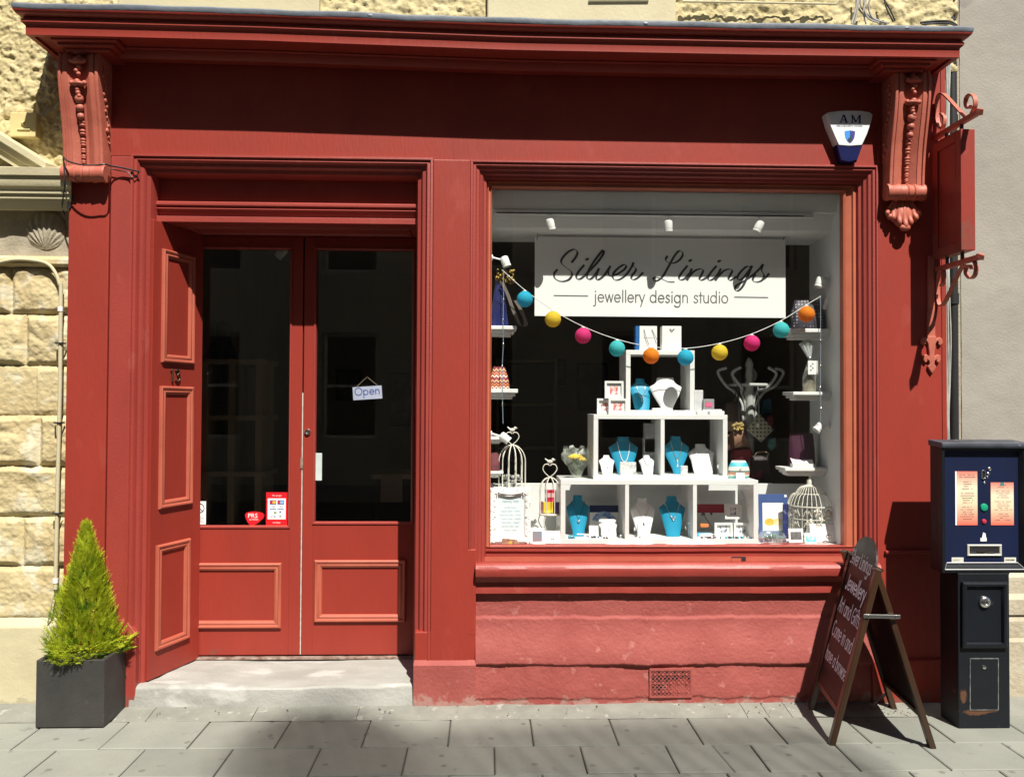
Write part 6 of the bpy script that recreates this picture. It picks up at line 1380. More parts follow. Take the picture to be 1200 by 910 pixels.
for (a, b, c), P_, lab in zip(LN, ZL, labs):
    t = thing('paper_lantern', lab, 'lantern', (P_.x, YN, P_.z+rL), 'round paper lanterns on a white string'); mb = MB(); prof = []; nb = 15
    for i in range(nb*3+1):
        an = math.pi*(.06+.88*i/(nb*3)); rr_ = rL*(1-.05*abs(math.cos(math.pi*i/3))*(1)); prof.append((max(.004, rr_*math.sin(an)), rr_*math.cos(an)))
    o = MB(); rr = random.Random(a); n = 28; rings = []
    for (r_, h_) in prof: rings.append([P_+Vector((r_*(1+.03*fbm((q*1.7, h_*60, a), 1))*math.cos(2*math.pi*q/n), r_*math.sin(2*math.pi*q/n), h_)) for q in range(n)])
    o.loft(rings, caps=False).build('shade', lm[c], t, smooth=180); MB().tube([P_+Vector((.0115*math.cos(q), .0115*math.sin(q), rL*.975)) for q in [2*math.pi*i/16 for i in range(16)]], .0018, 6, closed=True).build('wire_ring', W_, t); MB().lathe([(.006, rL*.9), (.007, rL*1.0), (.005, rL*1.12)], P_, 10).build('lamp_holder', W_, t, smooth=50)
st = [at(588, 316, YN)]+[p_+Vector((0, .004, rL*1.12)) for p_ in ZL]+[at(962, 347, YN)]
solo(MB().tube(crom(st, 8), .0022, 6), 'lantern_string', W_, 'thin white string carrying the paper lanterns across the window', 'string', st[0], smooth=60)
# ---- hanging wires with clips on each side
def wire(px, pys, label):
    pts = [at(px+dx, py, .235) for dx, py in pys]; t = thing('wire_string', label, 'wire', tuple(pts[0])); MB().tube(pts, .0018, 6).build('wire', pm('blue_grey_wire', (.25, .33, .42), None, 9, .4), t)
    for q in pts[1:-1]: MB().ball(q, .006, 8, 6, (.7, .7, 2.2)).build('clip', silver, t, smooth=60)
wire(589.5, ((.5, 318), (0.5, 352), (0, 376), (.3, 404), (-1, 430), (-.5, 474), (0, 496)), 'thin wire with silver clips hanging down the left shelves')
wire(961.5, ((0, 346), (.2, 400), (0, 430), (-.4, 455), (.4, 480), (0, 494)), 'thin wire with silver clips hanging down the right shelves')
# ---- bags on the side shelves
def sack(name, px0, px1, py0, Y, D, zb, mat, label, cat='bag', top=.8, group=None, lean=0, bulge=.12):
    a = at(px0, py0, Y); b = at(px1, py0, Y); cx = (a.x+b.x)/2; w = (b.x-a.x)/2; H = a.z-zb; rings = []
    for i in range(13):
        t = i/12; ww = w*(1+(top-1)*t)*(1+bulge*math.sin(math.pi*t)); d = D/2*(1-.7*t)*(1+.2*math.sin(math.pi*t))
        rings.append([Vector((cx+lean*t+ww*(abs(math.cos(q))**.6*(1 if math.cos(q) > 0 else -1)), Y+D/2+d*(abs(math.sin(q))**.7*(1 if math.sin(q) > 0 else -1)), zb+.001+H*t+.004*math.sin(q*3+t*5)*t)) for q in [2*math.pi*k_/22 for k_ in range(22)]])
    t_ = thing(name, label, cat, (cx, Y+D/2, zb), group); MB().loft(rings).build('body', mat, t_, smooth=60); return t_, cx, w, H
nv = pm('navy_satin', (.007, .010, .07), (.012, .018, .12), 6, .3)
t, cx, w, H = sack('handbag', 574, 597, 326, .27, .09, zL1, nv, 'navy satin bag with gold trim and a taupe strap on the upper left shelf', 'handbag', .35, bulge=.05)
gold = pm('gold_sequin', (.55, .38, .10), (.25, .16, .04), 60, .3, metal=.8); mb = MB(); rr = random.Random(8); q = at(594, 322, .27)
for i in range(60): mb.ball((q.x+rr.uniform(-.06, .045), .285+rr.uniform(-.02, .02), q.z+rr.uniform(-.045, .03)), rr.uniform(.005, .009), 6, 5)
mb.build('gold_trim', gold, t, fixn=False)
mb = MB(); path = crom([at(a_, b_, .262) for a_, b_ in ((588, 330), (595, 345), (601, 362), (608, 378), (612, 382), (616, 379), (612, 366), (604, 352))], 6)
for s_ in (0,): mb.loft([[p_+Vector((-.010, 0, 0)), p_+Vector((.010, 0, 0)), p_+Vector((.010, .004, 0)), p_+Vector((-.010, .004, 0))] for p_ in path])
mb.build('strap', pm('taupe_leather', (.16, .13, .11), None, 10, .5), t, smooth=50)
def zigmat(name, cols, sc=70, amp=.012, f=90):
    m = stripemat(name, cols, 'Z', 2); nt = m.node_tree; N = nt.nodes; sx = [n_ for n_ in N if n_.type == 'SEPXYZ'][0]; mu = [n_ for n_ in N if n_.type == 'MATH' and n_.operation == 'MULTIPLY'][0]
    w_ = N.new('ShaderNodeMath'); w_.operation = 'PINGPONG'; w_.inputs[1].default_value = .09; lnk(nt, sx.outputs['X'], w_.inputs[0]); ad = N.new('ShaderNodeMath'); ad.operation = 'ADD'; lnk(nt, sx.outputs['Z'], ad.inputs[0]); lnk(nt, w_.outputs[0], ad.inputs[1]); lnk(nt, ad.outputs[0], mu.inputs[0]); return m
sack('handbag', 573, 597.5, 430, .27, .08, zL2, zigmat('zigzag_knit', [(.22, .02, .03), (.65, .55, .45), (.30, .05, .03), (.55, .18, .06), (.15, .02, .05), (.6, .4, .2), (.25, .03, .04)]), 'red and orange zigzag pattern purse on the second left shelf', 'purse', .55)
t, cx, w, H = sack('scarf_bundle', 574, 586, 531, .28, .08, zL4+.0, pm('dark_red_wool', (.16, .03, .04), (.08, .02, .03), 30, .8), 'dark red knitted bundle behind the left birdcage', 'scarf', .8)
def dotmat(name, c1, c2, sc):
    m = pm(name, c1); nt = m.node_tree; N = nt.nodes; b = N['Principled BSDF']; tc = N.new('ShaderNodeTexCoord'); vo = N.new('ShaderNodeTexVoronoi'); vo.inputs['Scale'].default_value = sc; vo.inputs['Randomness'].default_value = .1; lnk(nt, tc.outputs['Object'], vo.inputs['Vector']); r = N.new('ShaderNodeValToRGB'); r.color_ramp.elements[0].position = .28; r.color_ramp.elements[1].position = .34; r.color_ramp.elements[0].color = (*c2, 1); r.color_ramp.elements[1].color = (*c1, 1); lnk(nt, vo.outputs['Distance'], r.inputs[0]); lnk(nt, r.outputs[0], b.inputs['Base Color']); return m
t, cx, w, H = sack('handbag', 930, 969, 351, .28, .10, zR1, dotmat('black_dot_fabric', (.02, .018, .03), (.30, .29, .34), 55), 'black bag with pale spots on the upper right shelf', 'handbag', .75)
q = at(967, 356, .25); MB().obox(q, Vector((.9, 0, -.3)).normalized(), Vector((.3, 0, .9)).normalized(), -UY, (-.008, -.03, 0), (.012, .03, .002)).build('price_tag', WC, t)
# tagged cellophane bag
p = at(951, 459, .28); sb = thing('sweet_bag', 'clear gathered bag of brown soap with a white tag on the right shelf', 'gift bag', (p.x, .30, zR2))
rings = []
for r_, h_, ox in ((.040, 0, 0), (.042, .03, 0), (.040, .09, 0), (.024, .15, .004), (.010, .19, .006), (.012, .20, .004), (.026, .255, -.012), (.034, .30, -.02)): rings.append([Vector((p.x+ox+r_*(1+.12*math.sin(i*2.1))*math.cos(2*math.pi*i/18), .31+r_*.7*math.sin(2*math.pi*i/18), zR2+.001+h_)) for i in range(18)])
MB().loft(rings, caps=False).build('film', pm('milky_film', (.45, .47, .46), (.6, .62, .61), 25, .25) if False else M['cello'], sb, smooth=40, fixn=False)
rings = [[Vector((p.x+r_*math.cos(2*math.pi*i/14), .31+r_*.6*math.sin(2*math.pi*i/14), zR2+.002+h_)) for i in range(14)] for r_, h_ in ((.036, 0), (.036, .04), (.030, .075), (.012, .095))]
MB().loft(rings).build('soap', pm('brown_soap', (.20, .15, .09), (.10, .08, .05), 20, .6), sb, smooth=40); MB().ball((p.x, .31, zR2+.195), .013).build('tie', silver, sb)
mb = MB(); path = [((-.005, .2), (-.03, .25), (-.045, .285)), ((.0, .2), (-.012, .26), (-.022, .30)), ((.004, .2), (.008, .25), (.012, .295))]
for pp_ in path: mb.tube(crom([Vector((p.x+a_, .31, zR2+b_)) for a_, b_ in pp_]), [.006+.001*i for i in range(13)], 6)
mb.build('gathered_top', pm('frosted_film', (.42, .45, .45), (.55, .58, .58), 30, .3), sb, smooth=50)
tgp = MB(); pbox(947, 422.5, 958.5, 438.5, .262, .002, tgp); tb_ = tgp.build('tag', WC, sb); mb = MB(); fr = front(at(947, 438.5, .262)); [rect(mb, fr, .012+.011*(k_ % 2), .02+.012*k_, .02+.011*(k_ % 2), .028+.012*k_, .0006) for k_ in range(4)]; mb.build('print', M['inkgrey'], tb_, fixn=False)
# magenta bag, white stand, and small card behind on the right
sack('handbag', 926, 957, 508, .37, .07, zR3, pm('magenta_leather', (.05, .008, .028), (.035, .006, .02), 6, .4), 'dark magenta handbag on the lower right shelf', 'handbag', .9, bulge=.04)
t, fr, W, L = card(931, 956, 533, .32, zR3, 'tilted white frame stand in front of the magenta bag', 'stand', None, lean=.9, name='frame_stand', border=0); 
MB().box((at(929, 548, .31).x, .31, zR3+.0005), (at(953, 548, .31).x, .35, zR3+.022)).build('block', W_, t)
lump('dark_card', 971, 530, 976.5, 562, .34, .05, artmat('dark_floral_card', (.08, .03, .05), (.3, .08, .1), (.02, .02, .03), 25), 'dark narrow patterned box hanging on the right side wall', 'gift box')
# ---- birdcages
def arc(c, r, H, an, n=14, k=1.0): return [Vector((c.x+r*math.cos(an)*math.cos(t_)**k, c.y+r*math.sin(an)*math.cos(t_)**k, c.z+H*math.sin(t_))) for t_ in [math.pi/2*i/n for i in range(n+1)]]
def ring3(mb, c, r, w, n=28): mb.tube([c+Vector((r*math.cos(2*math.pi*i/n), r*math.sin(2*math.pi*i/n), 0)) for i in range(n)], w, 6, closed=True)
iv = M['offwhite']
def heartcage(px0, px1, py_dome, py_spring, py_base, py_top, Y, label, nw=10, legs=0):
    a = at(px0, py_base, Y); b = at(px1, py_base, Y); cx = (a.x+b.x)/2; r = (b.x-a.x)/2; c = Vector((cx, Y, a.z)); zs_ = at(px0, py_spring, Y).z; zd = at(px0, py_dome, Y).z; zt_ = at(px0, py_top, Y).z
    t = thing('birdcage', label, 'birdcage', (cx, Y, a.z-legs), 'ivory wire birdcages')
    mb = MB()
    for i in range(nw):
        an = 2*math.pi*(i+.5)/nw; q = arc(Vector((cx, Y, zs_)), r, zd-zs_, an); mb.tube([Vector((cx+r*math.cos(an), Y+r*math.sin(an), a.z))]+q, .0028, 6)
    ring3(mb, c, r, .0035); mb.build('bars', iv, t, smooth=60)
    ht = (zt_-zd)*.72; mb = MB(); hp = [(0, 0), (.34, .30), (.52, .62), (.40, .92), (.16, .97), (.04, .86)]
    for s_ in (1, -1): mb.tube(crom([Vector((cx+s_*u_*ht, Y, zd+v_*ht)) for u_, v_ in hp]), .003, 6)
    mb.build('heart_loop', iv, t, smooth=60)
    mb = MB(); bz_ = zd+ht; k_ = ht*.36; mb.ball((cx, Y, bz_+k_*.45), k_*.55, 12, 8, (1.1, .6, .7)); mb.ball((cx+k_*.62, Y, bz_+k_*.85), k_*.32, 10, 7); mb.tube([(cx-k_*.4, Y, bz_+k_*.55), (cx-k_*1.05, Y, bz_+k_*1.1)], [k_*.25, k_*.1], 6); mb.tube([(cx+k_*.9, Y, bz_+k_*.85), (cx+k_*1.2, Y, bz_+k_*.8)], [k_*.1, .0005], 6); mb.build('bird_finial', iv, t, smooth=60)
    if legs:
        for an in (.5, 2.6, 4.2, 5.8):
            p0 = Vector((cx+r*math.cos(an), Y+r*.9*math.sin(an), a.z)); MB().tube(crom([p0, p0+Vector((.012*math.cos(an), 0, -legs*.3)), p0+Vector((-.018*math.cos(an), 0, -legs*.7)), p0+Vector((.006*math.cos(an), 0, -legs))]), .003, 6).build('leg', iv, t, smooth=60)
    return t, c, r
z_c1 = at(600, 571, .33).z
t, c, r = heartcage(584, 616, 521, 541, 571, 500, .32, 'tall ivory wire birdcage with heart loop behind the opening times frame', 12)
lump('white_plinth', 578, 572, 622, 634, .22, .22, W_, 'white plinth under the left birdcage behind the opening times frame', 'plinth', zfl)
mb = MB(); q = Vector((c.x, c.y, c.z+.055)); rr = random.Random(5)
for i in range(14): an = i*.7; mb.ball((c.x+.04*math.cos(an), c.y+.03*math.sin(an), c.z+.01+rr.uniform(0, .06)), .016, 7, 6, (1, 1, .7))
solo(mb, 'wreath', artmat('grey_wreath', (.35, .35, .33), (.2, .22, .22), (.45, .42, .35), 40), 'grey fabric wreath inside the left birdcage', 'wreath', c, fixn=False)
z_c2 = at(645, 602, .27).z
t, c, r = heartcage(632, 656.5, 559, 574, 602, 537, .27, 'small ivory birdcage on legs holding coloured boxes', 8, legs=z_c2-zfl-.001)
MB().lathe([(r, .0), (r, .004), (0, .004)], c, 24).build('tray', iv, t, smooth=40)
for (a_, b_, c_, d_, col, lab) in ((640, 574, 651, 588, (.50, .02, .05), 'red box on top in the small birdcage'), (636, 588, 648, 600.8, (.72, .50, .03), 'yellow box in the small birdcage'), (648.3, 588.5, 655, 600.8, (.09, .04, .20), 'purple box at the right in the small birdcage'), (633.2, 587.5, 635.6, 600.8, (.35, .05, .12), 'thin plum box at the left in the small birdcage')):
    lump('soap_box', a_, b_, c_, d_, .262, .03, pm('soap_card', col, tuple(min(1, x*1.5+.05) for x in col), 18, .5, lo=.5, hi=.62), lab, 'soap box', None, group='coloured boxes in the small birdcage')
pbox(641.5, 577.5, 649.5, 582.5, .2612, .0005).build('white_label', pm('pink_label', (.75, .45, .45), None, 10, .6), [o for o in COL.objects if o.get('label') == 'red box on top in the small birdcage'][0])
# ornate cage
Yc = .345; a = at(924.5, 628, Yc); b = at(975, 628, Yc); cx = (a.x+b.x)/2; r = (b.x-a.x)/2; oc = thing('birdcage', 'large ornate ivory birdcage with a stepped dome at the right', 'birdcage', (cx, Yc, zfl), 'ivory wire birdcages')
z_l = lambda py: at(950, py, Yc).z
prof = [(r, zfl+.002), (r, z_l(592)), (r*.97, z_l(588)), (r*.82, z_l(580)), (r*.64, z_l(577.5)), (r*.56, z_l(574)), (r*.42, z_l(570)), (r*.18, z_l(568.5))]
mb = MB(); 
for i in range(30):
    an = 2*math.pi*i/30; mb.tube(crom([Vector((cx+q_*math.cos(an), Yc+q_*math.sin(an), z_)) for q_, z_ in prof], 3), .0019, 5)
mb.build('bars', iv, oc, smooth=60)
for q_, py, w_ in ((r, 627.8, .004), (r, 606, .003), (r, 591.5, .004), (r*.64, 577.5, .003), (r*.2, 568.5, .004)):
    mb = MB(); ring3(mb, Vector((cx, Yc, z_l(py))), q_, w_); mb.build('hoop', iv, oc, smooth=60)
MB().lathe([(r*.24, 0), (r*.24, .006), (r*.16, .012), (r*.15, .035), (r*.10, .042), (r*.05, .05), (r*.08, .058), (r*.05, .066), (.003, .07)], (cx, Yc, z_l(569.5)), 18).build('finial', iv, oc, smooth=40)
mb = MB(); q_ = Vector((cx, Yc, z_l(569.5)+.082)); mb.tube([q_+Vector((.010*math.cos(t_), 0, .012*math.sin(t_))) for t_ in [2*math.pi*i/14 for i in range(14)]], .0022, 6, closed=True); mb.build('ring', iv, oc, smooth=60)
mb = MB()
for s_ in range(7):
    an = -math.pi*(.02+.96*s_/6); c_ = Vector((cx+r*1.01*math.cos(an), Yc+r*1.01*math.sin(an), 0)); tg_ = Vector((-math.sin(an), math.cos(an), 0))
    for z_, h_ in ((z_l(599), .026), (z_l(612), .022)):
        for sg_ in (1, -1): mb.tube([c_+Vector((0, 0, z_))+tg_*sg_*(.004+h_*.45*(1-math.cos(q_*.5)))+Vector((0, 0, h_*.6*math.sin(q_))) for q_ in [i*.55 for i in range(9)]], .0022, 5)
mb.build('scrollwork', iv, oc, smooth=60)
for dx, dz_ in ((.0, 598), (.062, 599), (.03, 606), (-.04, 610)):
    mb = MB(); c_ = Vector((cx+dx, Yc-r*.75, z_l(dz_)))
    for k_ in range(12): an = k_*2.4; mb.ball(c_+Vector((.004*math.sqrt(k_)*math.cos(an)*1.4, -.01+.0008*k_, .004*math.sqrt(k_)*math.sin(an)*1.4)), .0085, 7, 5, (1, .6, 1))
    mb.build('paper_rose', iv, oc, smooth=60)
beads('bottle_charms', 953, 622, .345, zfl+.02, 16, .012, .03, .03, [bl, tq, silver], 'blue glass charms inside the ornate birdcage', 'charms', 9)
# ---- opening times frame
a = at(573, 639.5, .175); b = at(622.5, 571, .175); t, fr, W, L = card(574.5, 622, 572, .175, zfl, 'white ornate frame with the opening times', 'notice', None, lean=.09, name='framed_notice', twist=0)
o, u, v, n = fr; cc = [o, o+u*W, o+u*W+v*L, o+v*L]; MB().frame(cc, [(0, -.004), (0, .010), (.010, .016), (.028, .012), (.036, .004), (.037, -.002)], n).build('frame', W_, t, smooth=30)
mb = MB(); rr = random.Random(2)
for i in range(64):
    q_ = rr.random(); e_ = rr.choice((0, 0, 1, 1, 3)); x_, y_ = {0: (rr.uniform(.006, .026), q_*L), 1: (W-rr.uniform(.006, .026), q_*L), 3: (q_*W, L-rr.uniform(.006, .024))}[e_]; mb.ball(o+u*x_+v*y_+n*.013, rr.uniform(.004, .008), 7, 5, (1, .7, rr.uniform(.7, 1.6)))
for s_ in (1, -1):
    for k_ in range(4): ce = o+u*(W/2+s_*(.038+.014*k_))+v*(L-.018-.006*k_)+n*.015; mb.tube([ce+u*.008*math.cos(q_)*s_+v*.008*math.sin(q_) for q_ in [i*.6 for i in range(8)]], .0028, 5)
mb.tube(crom([o+u*(W*.22)+v*(L-.026)+n*.016, o+u*(W*.5)+v*(L-.034)+n*.018, o+u*(W*.78)+v*(L-.026)+n*.016]), .006, 8)
mb.build('carved_ornament', W_, t, fixn=False, smooth=60)
mb = MB(); rect(mb, fr, .038, .038, W-.038, L-.05, .0008); sh_ = mb.build('paper', pm('pale_blue_paper', (.70, .80, .82), None, 10, .7), t, fixn=False)
mb = MB(); fr2 = (o+n*.0012, u, v, n); write(mb, 'Opening Times', fr2, W*.5-.046, L*.74, .092, .0085, .16)
mb.build('heading', flatmat('blue_grey_ink', (.25, .36, .44)), sh_, fixn=False); mb = MB()
for i, s_ in enumerate(('Monday Closed', 'Tuesday 10am - 5.00pm', 'Wednesday 10am - 5.00pm', 'Thursday 10am - 5.00pm', 'Friday 10am - 5.00pm', 'Saturday 10am - 5pm', 'Sunday Closed')):
    w_ = .0052*len(s_)+.0; write(mb, s_, fr2, W*.5-w_/2, L*(.635-.068*i), w_, .0052, .16)
mb.build('hours', flatmat('pale_ink', (.36, .46, .52)), sh_, fixn=False)
mb = MB(); q0_, q1_ = at(588, 640, .16), at(608, 632, .16); mb.prism([Vector((q0_.x, .155, zfl)), Vector((q1_.x, .155, zfl)), Vector((q1_.x-.01, .155, zfl+.022)), Vector((q0_.x+.004, .155, zfl+.030))], (0, .012, 0)); solo(mb, 'brown_card', artmat('patterned_brown', (.25, .10, .07), (.42, .25, .18), (.6, .45, .1), 40), 'small brown patterned card lying below the opening times frame', 'card', (q0_.x, .16, zfl))
# ---- blue mount with the orange painting, and a cellophane pack in front
t, fr, W, L = card(889.5, 924, 579, .36, zfl, 'framed orange fruit watercolour in a blue mount right of the cubes', 'picture', WC, lean=.05, name='mounted_picture', mat=pm('blue_mount', (.05, .10, .28), None, 10, .6), artbox=(.13, .16, .84, .80))
mb = MB(); 
for cx_2, cy_2, rx_2, ry_2 in ((.36, .36, .17, .085),): flat(mb, fr, [(W*(cx_2+rx_2*math.cos(q_)), L*(cy_2+ry_2*math.sin(q_))) for q_ in [2*math.pi*i/20 for i in range(20)]], .0014)
mb.build('painted_orange', artmat('orange_wash', (.80, .42, .05), (.75, .52, .12), (.6, .12, .04), 14), t, fixn=False)
mb = MB(); flat(mb, fr, [(W*(.64+.15*math.cos(q_)), L*(.36+.08*math.sin(q_))) for q_ in [2*math.pi*i/20 for i in range(20)]], .0018); mb.build('painted_slice', artmat('slice_wash', (.78, .56, .18), (.80, .70, .45), (.7, .2, .1), 12), t, fixn=False)
mb = MB(); rect(mb, fr, W*.88, L*.93, W*.96, L*.985, .001); mb.build('price_label', WC, t, fixn=False)
lump('navy_card', 917, 590, 924.5, 634, .33, .006, artmat('navy_speckle', (.012, .02, .10), (.02, .03, .14), (.2, .22, .3), 30), 'narrow navy card leaning at the right edge of the blue mount', 'card', zfl, rot=.3)
p = at(906, 637, .20); pk_ = thing('bead_pack', 'clear packet of green and purple beads in front of the blue mount', 'packet', (p.x, .22, zfl))
mb = MB(); rr = random.Random(12); cols = [pm('teal_bead', (.05, .26, .25), None, 9, .3), pm('green_bead', (.10, .30, .20), None, 9, .3), pm('mauve_bead', (.22, .10, .18), None, 9, .3), silver]
for i in range(110):
    x_ = rr.uniform(-.075, .075); z_ = rr.uniform(.004, .050*(1-abs(x_)/.11)); mb.cur = (2 if z_ < .022 else rr.choice((0, 1, 0, 3))); mb.ball((p.x+x_, .225+rr.uniform(-.018, .018), zfl+z_), rr.uniform(.005, .008), 6, 5)
mb.build('beads', cols, pk_, fixn=False, smooth=60)
rings = [[Vector((p.x+rx_*(1+.05*math.sin(i*2.7))*math.cos(2*math.pi*i/20), .225+ry_*math.sin(2*math.pi*i/20), zfl+.001+h_)) for i in range(20)] for rx_, ry_, h_ in ((.08, .026, 0), (.084, .03, .02), (.07, .026, .045), (.05, .006, .065))]
MB().loft(rings, caps=False).build('film', M['cello'], pk_, smooth=40, fixn=False)
# ---- coat stand with bags, standing in the shop behind the window
Yw = .80; cw_ = at(878, 470, Yw); stc = pm('pale_grey_wood', (.50, .51, .49), (.42, .43, .41), 8, .5)
cs = thing('coat_stand', 'pale bentwood coat stand hung with bags behind the window', 'coat stand', (cw_.x, Yw, rz0))
zt_ = at(878, 419, Yw).z; zr_ = at(878, 451, Yw).z
MB().lathe([(.032, rz0), (.030, zr_-.3), (.026, zr_-.02), (.030, zr_), (.022, zr_+.03), (.027, zr_+.06), (.020, zr_+.1), (.026, zr_+.13), (.014, zt_-.01), (.004, zt_)], (cw_.x, Yw, 0), 16).build('pole', stc, cs, smooth=50)
mb = MB(); ring3(mb, Vector((cw_.x, Yw, zr_)), .125, .010); mb.build('hoop', stc, cs, smooth=60)
kx = 1/ (966/5.2)
for i, (tp_, m_, bt_) in enumerate((((-29, 431), (-39, 436), (-29, 452)), ((-16, 430), (-26, 438), (-15, 454)), ((16, 430), (26, 438), (15, 454)), ((29, 431), (39, 436), (29, 452)), ((-10, 432), (-14, 440), (-8, 454)), ((10, 432), (14, 440), (8, 454)))):
    yy = Yw+(-.03, -.10, -.10, -.03, .1, .1)[i]
    pts = crom([Vector((cw_.x+a_*kx, yy, at(878, b_, yy).z)) for a_, b_ in (tp_, m_, bt_)]+[Vector((cw_.x+bt_[0]*.62*kx, Yw, at(878, 459, Yw).z)), Vector((cw_.x+bt_[0]*.30*kx, Yw, at(878, 474, Yw).z)), Vector((cw_.x+bt_[0]*.26*kx, Yw, at(878, 492, Yw).z)), Vector((cw_.x, Yw, at(878, 520, Yw).z))], 5)
    MB().tube(pts, .0095, 8).build('hook', stc, cs, smooth=60)
for an in (0.4, 1.97, 3.5, 5.1): MB().tube(crom([Vector((cw_.x, Yw, rz0+.42)), Vector((cw_.x+.17*math.cos(an), Yw+.17*math.sin(an), rz0+.28)), Vector((cw_.x+.25*math.cos(an), Yw+.25*math.sin(an), rz0+.012))]), .014, 8).build('leg', stc, cs, smooth=60)
def hung(name, poly, Y, D, mat, label, cat='bag', strap=None, strapm=None, extra=None):
    pts = [at(a_, b_, Y) for a_, b_ in poly]; c = sum(pts, Vector())/len(pts); t = thing(name, label, cat, tuple(c), 'bags hung on the coat stand')
    rings = []
    for yo_, s_ in ((0, .82), (D*.2, .97), (D*.5, 1.0), (D*.8, .97), (D, .82)): rings.append([Vector((c.x+(p_.x-c.x)*s_, Y+yo_, c.z+(p_.z-c.z)*s_)) for p_ in pts])
    MB().loft(rings).build('body', mat, t, smooth=50)
    if strap: MB().tube(crom([at(a_, b_, Y+D/2) for a_, b_ in strap]), .004, 6).build('strap', strapm or M['black'], t)
    return t
brn = pm('brown_leather', (.17, .09, .055), (.12, .06, .04), 8, .5)
hung('handbag', ((851, 472), (866, 470), (871, 490), (872, 507), (850, 508)), .75, .05, pm('dark_brown_leather', (.07, .04, .03), (.05, .03, .02), 8, .5), 'dark brown bag hanging on the left of the coat stand', 'handbag', ((860, 471), (862, 462), (864, 452)))
t = hung('handbag', ((858, 505), (873, 502), (880, 523), (860, 526)), .68, .05, pm('tan_leather', (.24, .125, .075), (.19, .10, .06), 8, .5), 'tan square bag with gold charms hanging low on the coat stand', 'handbag', ((866, 504), (866, 490), (865, 470), (864, 452)))
mb = MB(); rr = random.Random(6)
for i in range(26): q_ = at(866+rr.uniform(-7, 7), 501+rr.uniform(-5, 3), .665); mb.ball(q_, rr.uniform(.006, .012), 7, 5)
mb.build('gold_charms', pm('old_gold', (.55, .40, .12), (.4, .3, .15), 20, .35, metal=.5), t, fixn=False)
hung('handbag', ((848, 512), (858, 508), (859, 527), (849, 530)), .72, .04, brn, 'narrow brown bag half hidden beside the tan bag', 'handbag')
t = hung('purse', ((889.5, 483), (908, 503), (893, 518), (875.5, 504)), .66, .035, dotmat('cream_geometric_fabric', (.40, .38, .30), (.10, .10, .08), 42), 'cream diamond patterned purse hanging at an angle on the coat stand', 'purse', ((889.5, 484), (889, 470), (888, 453)), pm('grey_cord', (.3, .3, .3), None, 9, .6))
pbox(886.5, 496, 889.5, 500.5, .652, .002).build('price_tag', WC, t)
hung('handbag', ((895, 468), (904, 466), (906, 486), (893, 486)), .79, .04, pm('dark_teal', (.01, .06, .09), None, 8, .5), 'small dark teal bag high on the right of the coat stand', 'handbag')
hung('handbag', ((901, 515), (909, 512), (911, 523), (905, 528), (900, 524)), .72, .03, pm('teal_beads', (.03, .12, .12), (.10, .24, .22), 40, .4), 'small teal beaded tassel right of the diamond purse', 'tassel', ((907, 513), (908, 504), (907, 497)))
hung('scarf', ((859, 526), (880, 524), (884, 533), (876, 543), (858, 540)), .74, .06, artmat('red_scarf', (.30, .015, .03), (.20, .01, .02), (.65, .10, .14), 16), 'bright red scarf below the tan bag', 'scarf')
hung('handbag', ((882, 534), (901, 533), (904, 556), (898, 563), (881, 562)), .68, .06, artmat('dark_rose_fabric', (.02, .012, .015), (.03, .015, .02), (.22, .01, .03), 20), 'black clasp bag with dark red roses beside the striped coin purse', 'handbag', ((884, 534), (888, 530), (899, 530), (901, 536)), pm('brass_clasp', (.4, .32, .18), None, 9, .35, metal=.9))
hung('handbag', ((899, 489), (906, 487), (908, 500), (900, 500)), .75, .03, pm('rust_red', (.22, .04, .03), None, 8, .6), 'small rust red pouch behind the diamond purse', 'pouch')
# ---- shop interior, dim: counter, shelves, pictures
def ib(px0, py0, px1, py1, Y, D): return pbox(px0, py0, px1, py1, Y, D)
tall = thing('shelf_unit', 'dark shelving unit seen through the left door pane', 'shelves', (at(262, 500, 1.9).x, 1.9, rz0))
a = at(236, 420, 1.9); b = at(300, 420, 1.9); dw = pm('shop_furniture', (.42, .36, .25), (.34, .28, .19), 6, .6, stretch=(1, 1, .2))
for x_ in (a.x, (a.x+b.x)/2, b.x): MB().box((x_, 1.9, rz0), (x_+.05, 2.25, a.z)).build('post', dw, tall)
for k_ in range(5): z_ = rz0+.1+(a.z-rz0-.14)*k_/4; MB().box((a.x-.03, 1.88, z_), (b.x+.08, 2.26, z_+.035)).build('shelf', dw, tall)
mb = MB(); q_ = at(268, 421, 2.05); mb.lathe([(.11, 0), (.10, .05), (.05, .16), (.07, .24), (.03, .30)], (q_.x-.05, 2.08, a.z+.001), 14); solo(mb, 'figurine', M['black'], 'dark ornament on top of the shelves behind the left door pane', 'ornament', (q_.x-.05, 2.08, a.z), smooth=50)
cn = thing('shop_counter', 'dark counter seen through the right door pane', 'counter', (at(440, 600, 2.6).x, 2.6, rz0)); a = at(440, 555, 2.6); b = at(520, 555, 2.6)
MB().box((a.x, 2.6, rz0), (b.x, 3.1, a.z-.04)).build('body', M['darkwood'], cn); MB().box((a.x-.03, 2.57, a.z-.04), (b.x+.03, 3.13, a.z)).build('top', dw, cn)
mb = MB(); q_ = at(458, 572, 2.5); solo(MB().box((q_.x-.09, 2.55, q_.z-.12), (q_.x+.09, 2.565, q_.z+.1)), 'paper_bag', pm('pinkish_paper', (.35, .26, .22), None, 8, .7), 'pale paper notice on the counter front behind the right door pane', 'notice', q_)
def wallpic(px0, py0, px1, py1, lab, art, frm=None):
    Y = 5.17; t = thing('wall_picture', lab, 'picture', tuple(at((px0+px1)/2, py1, Y))); ib(px0, py0, px1, py1, Y, .028).build('frame', frm or M['black'], t, bev=.004); pbox(px0+3, py0+3, px1-3, py1-3, Y-.004, .006).build('print', art, t)
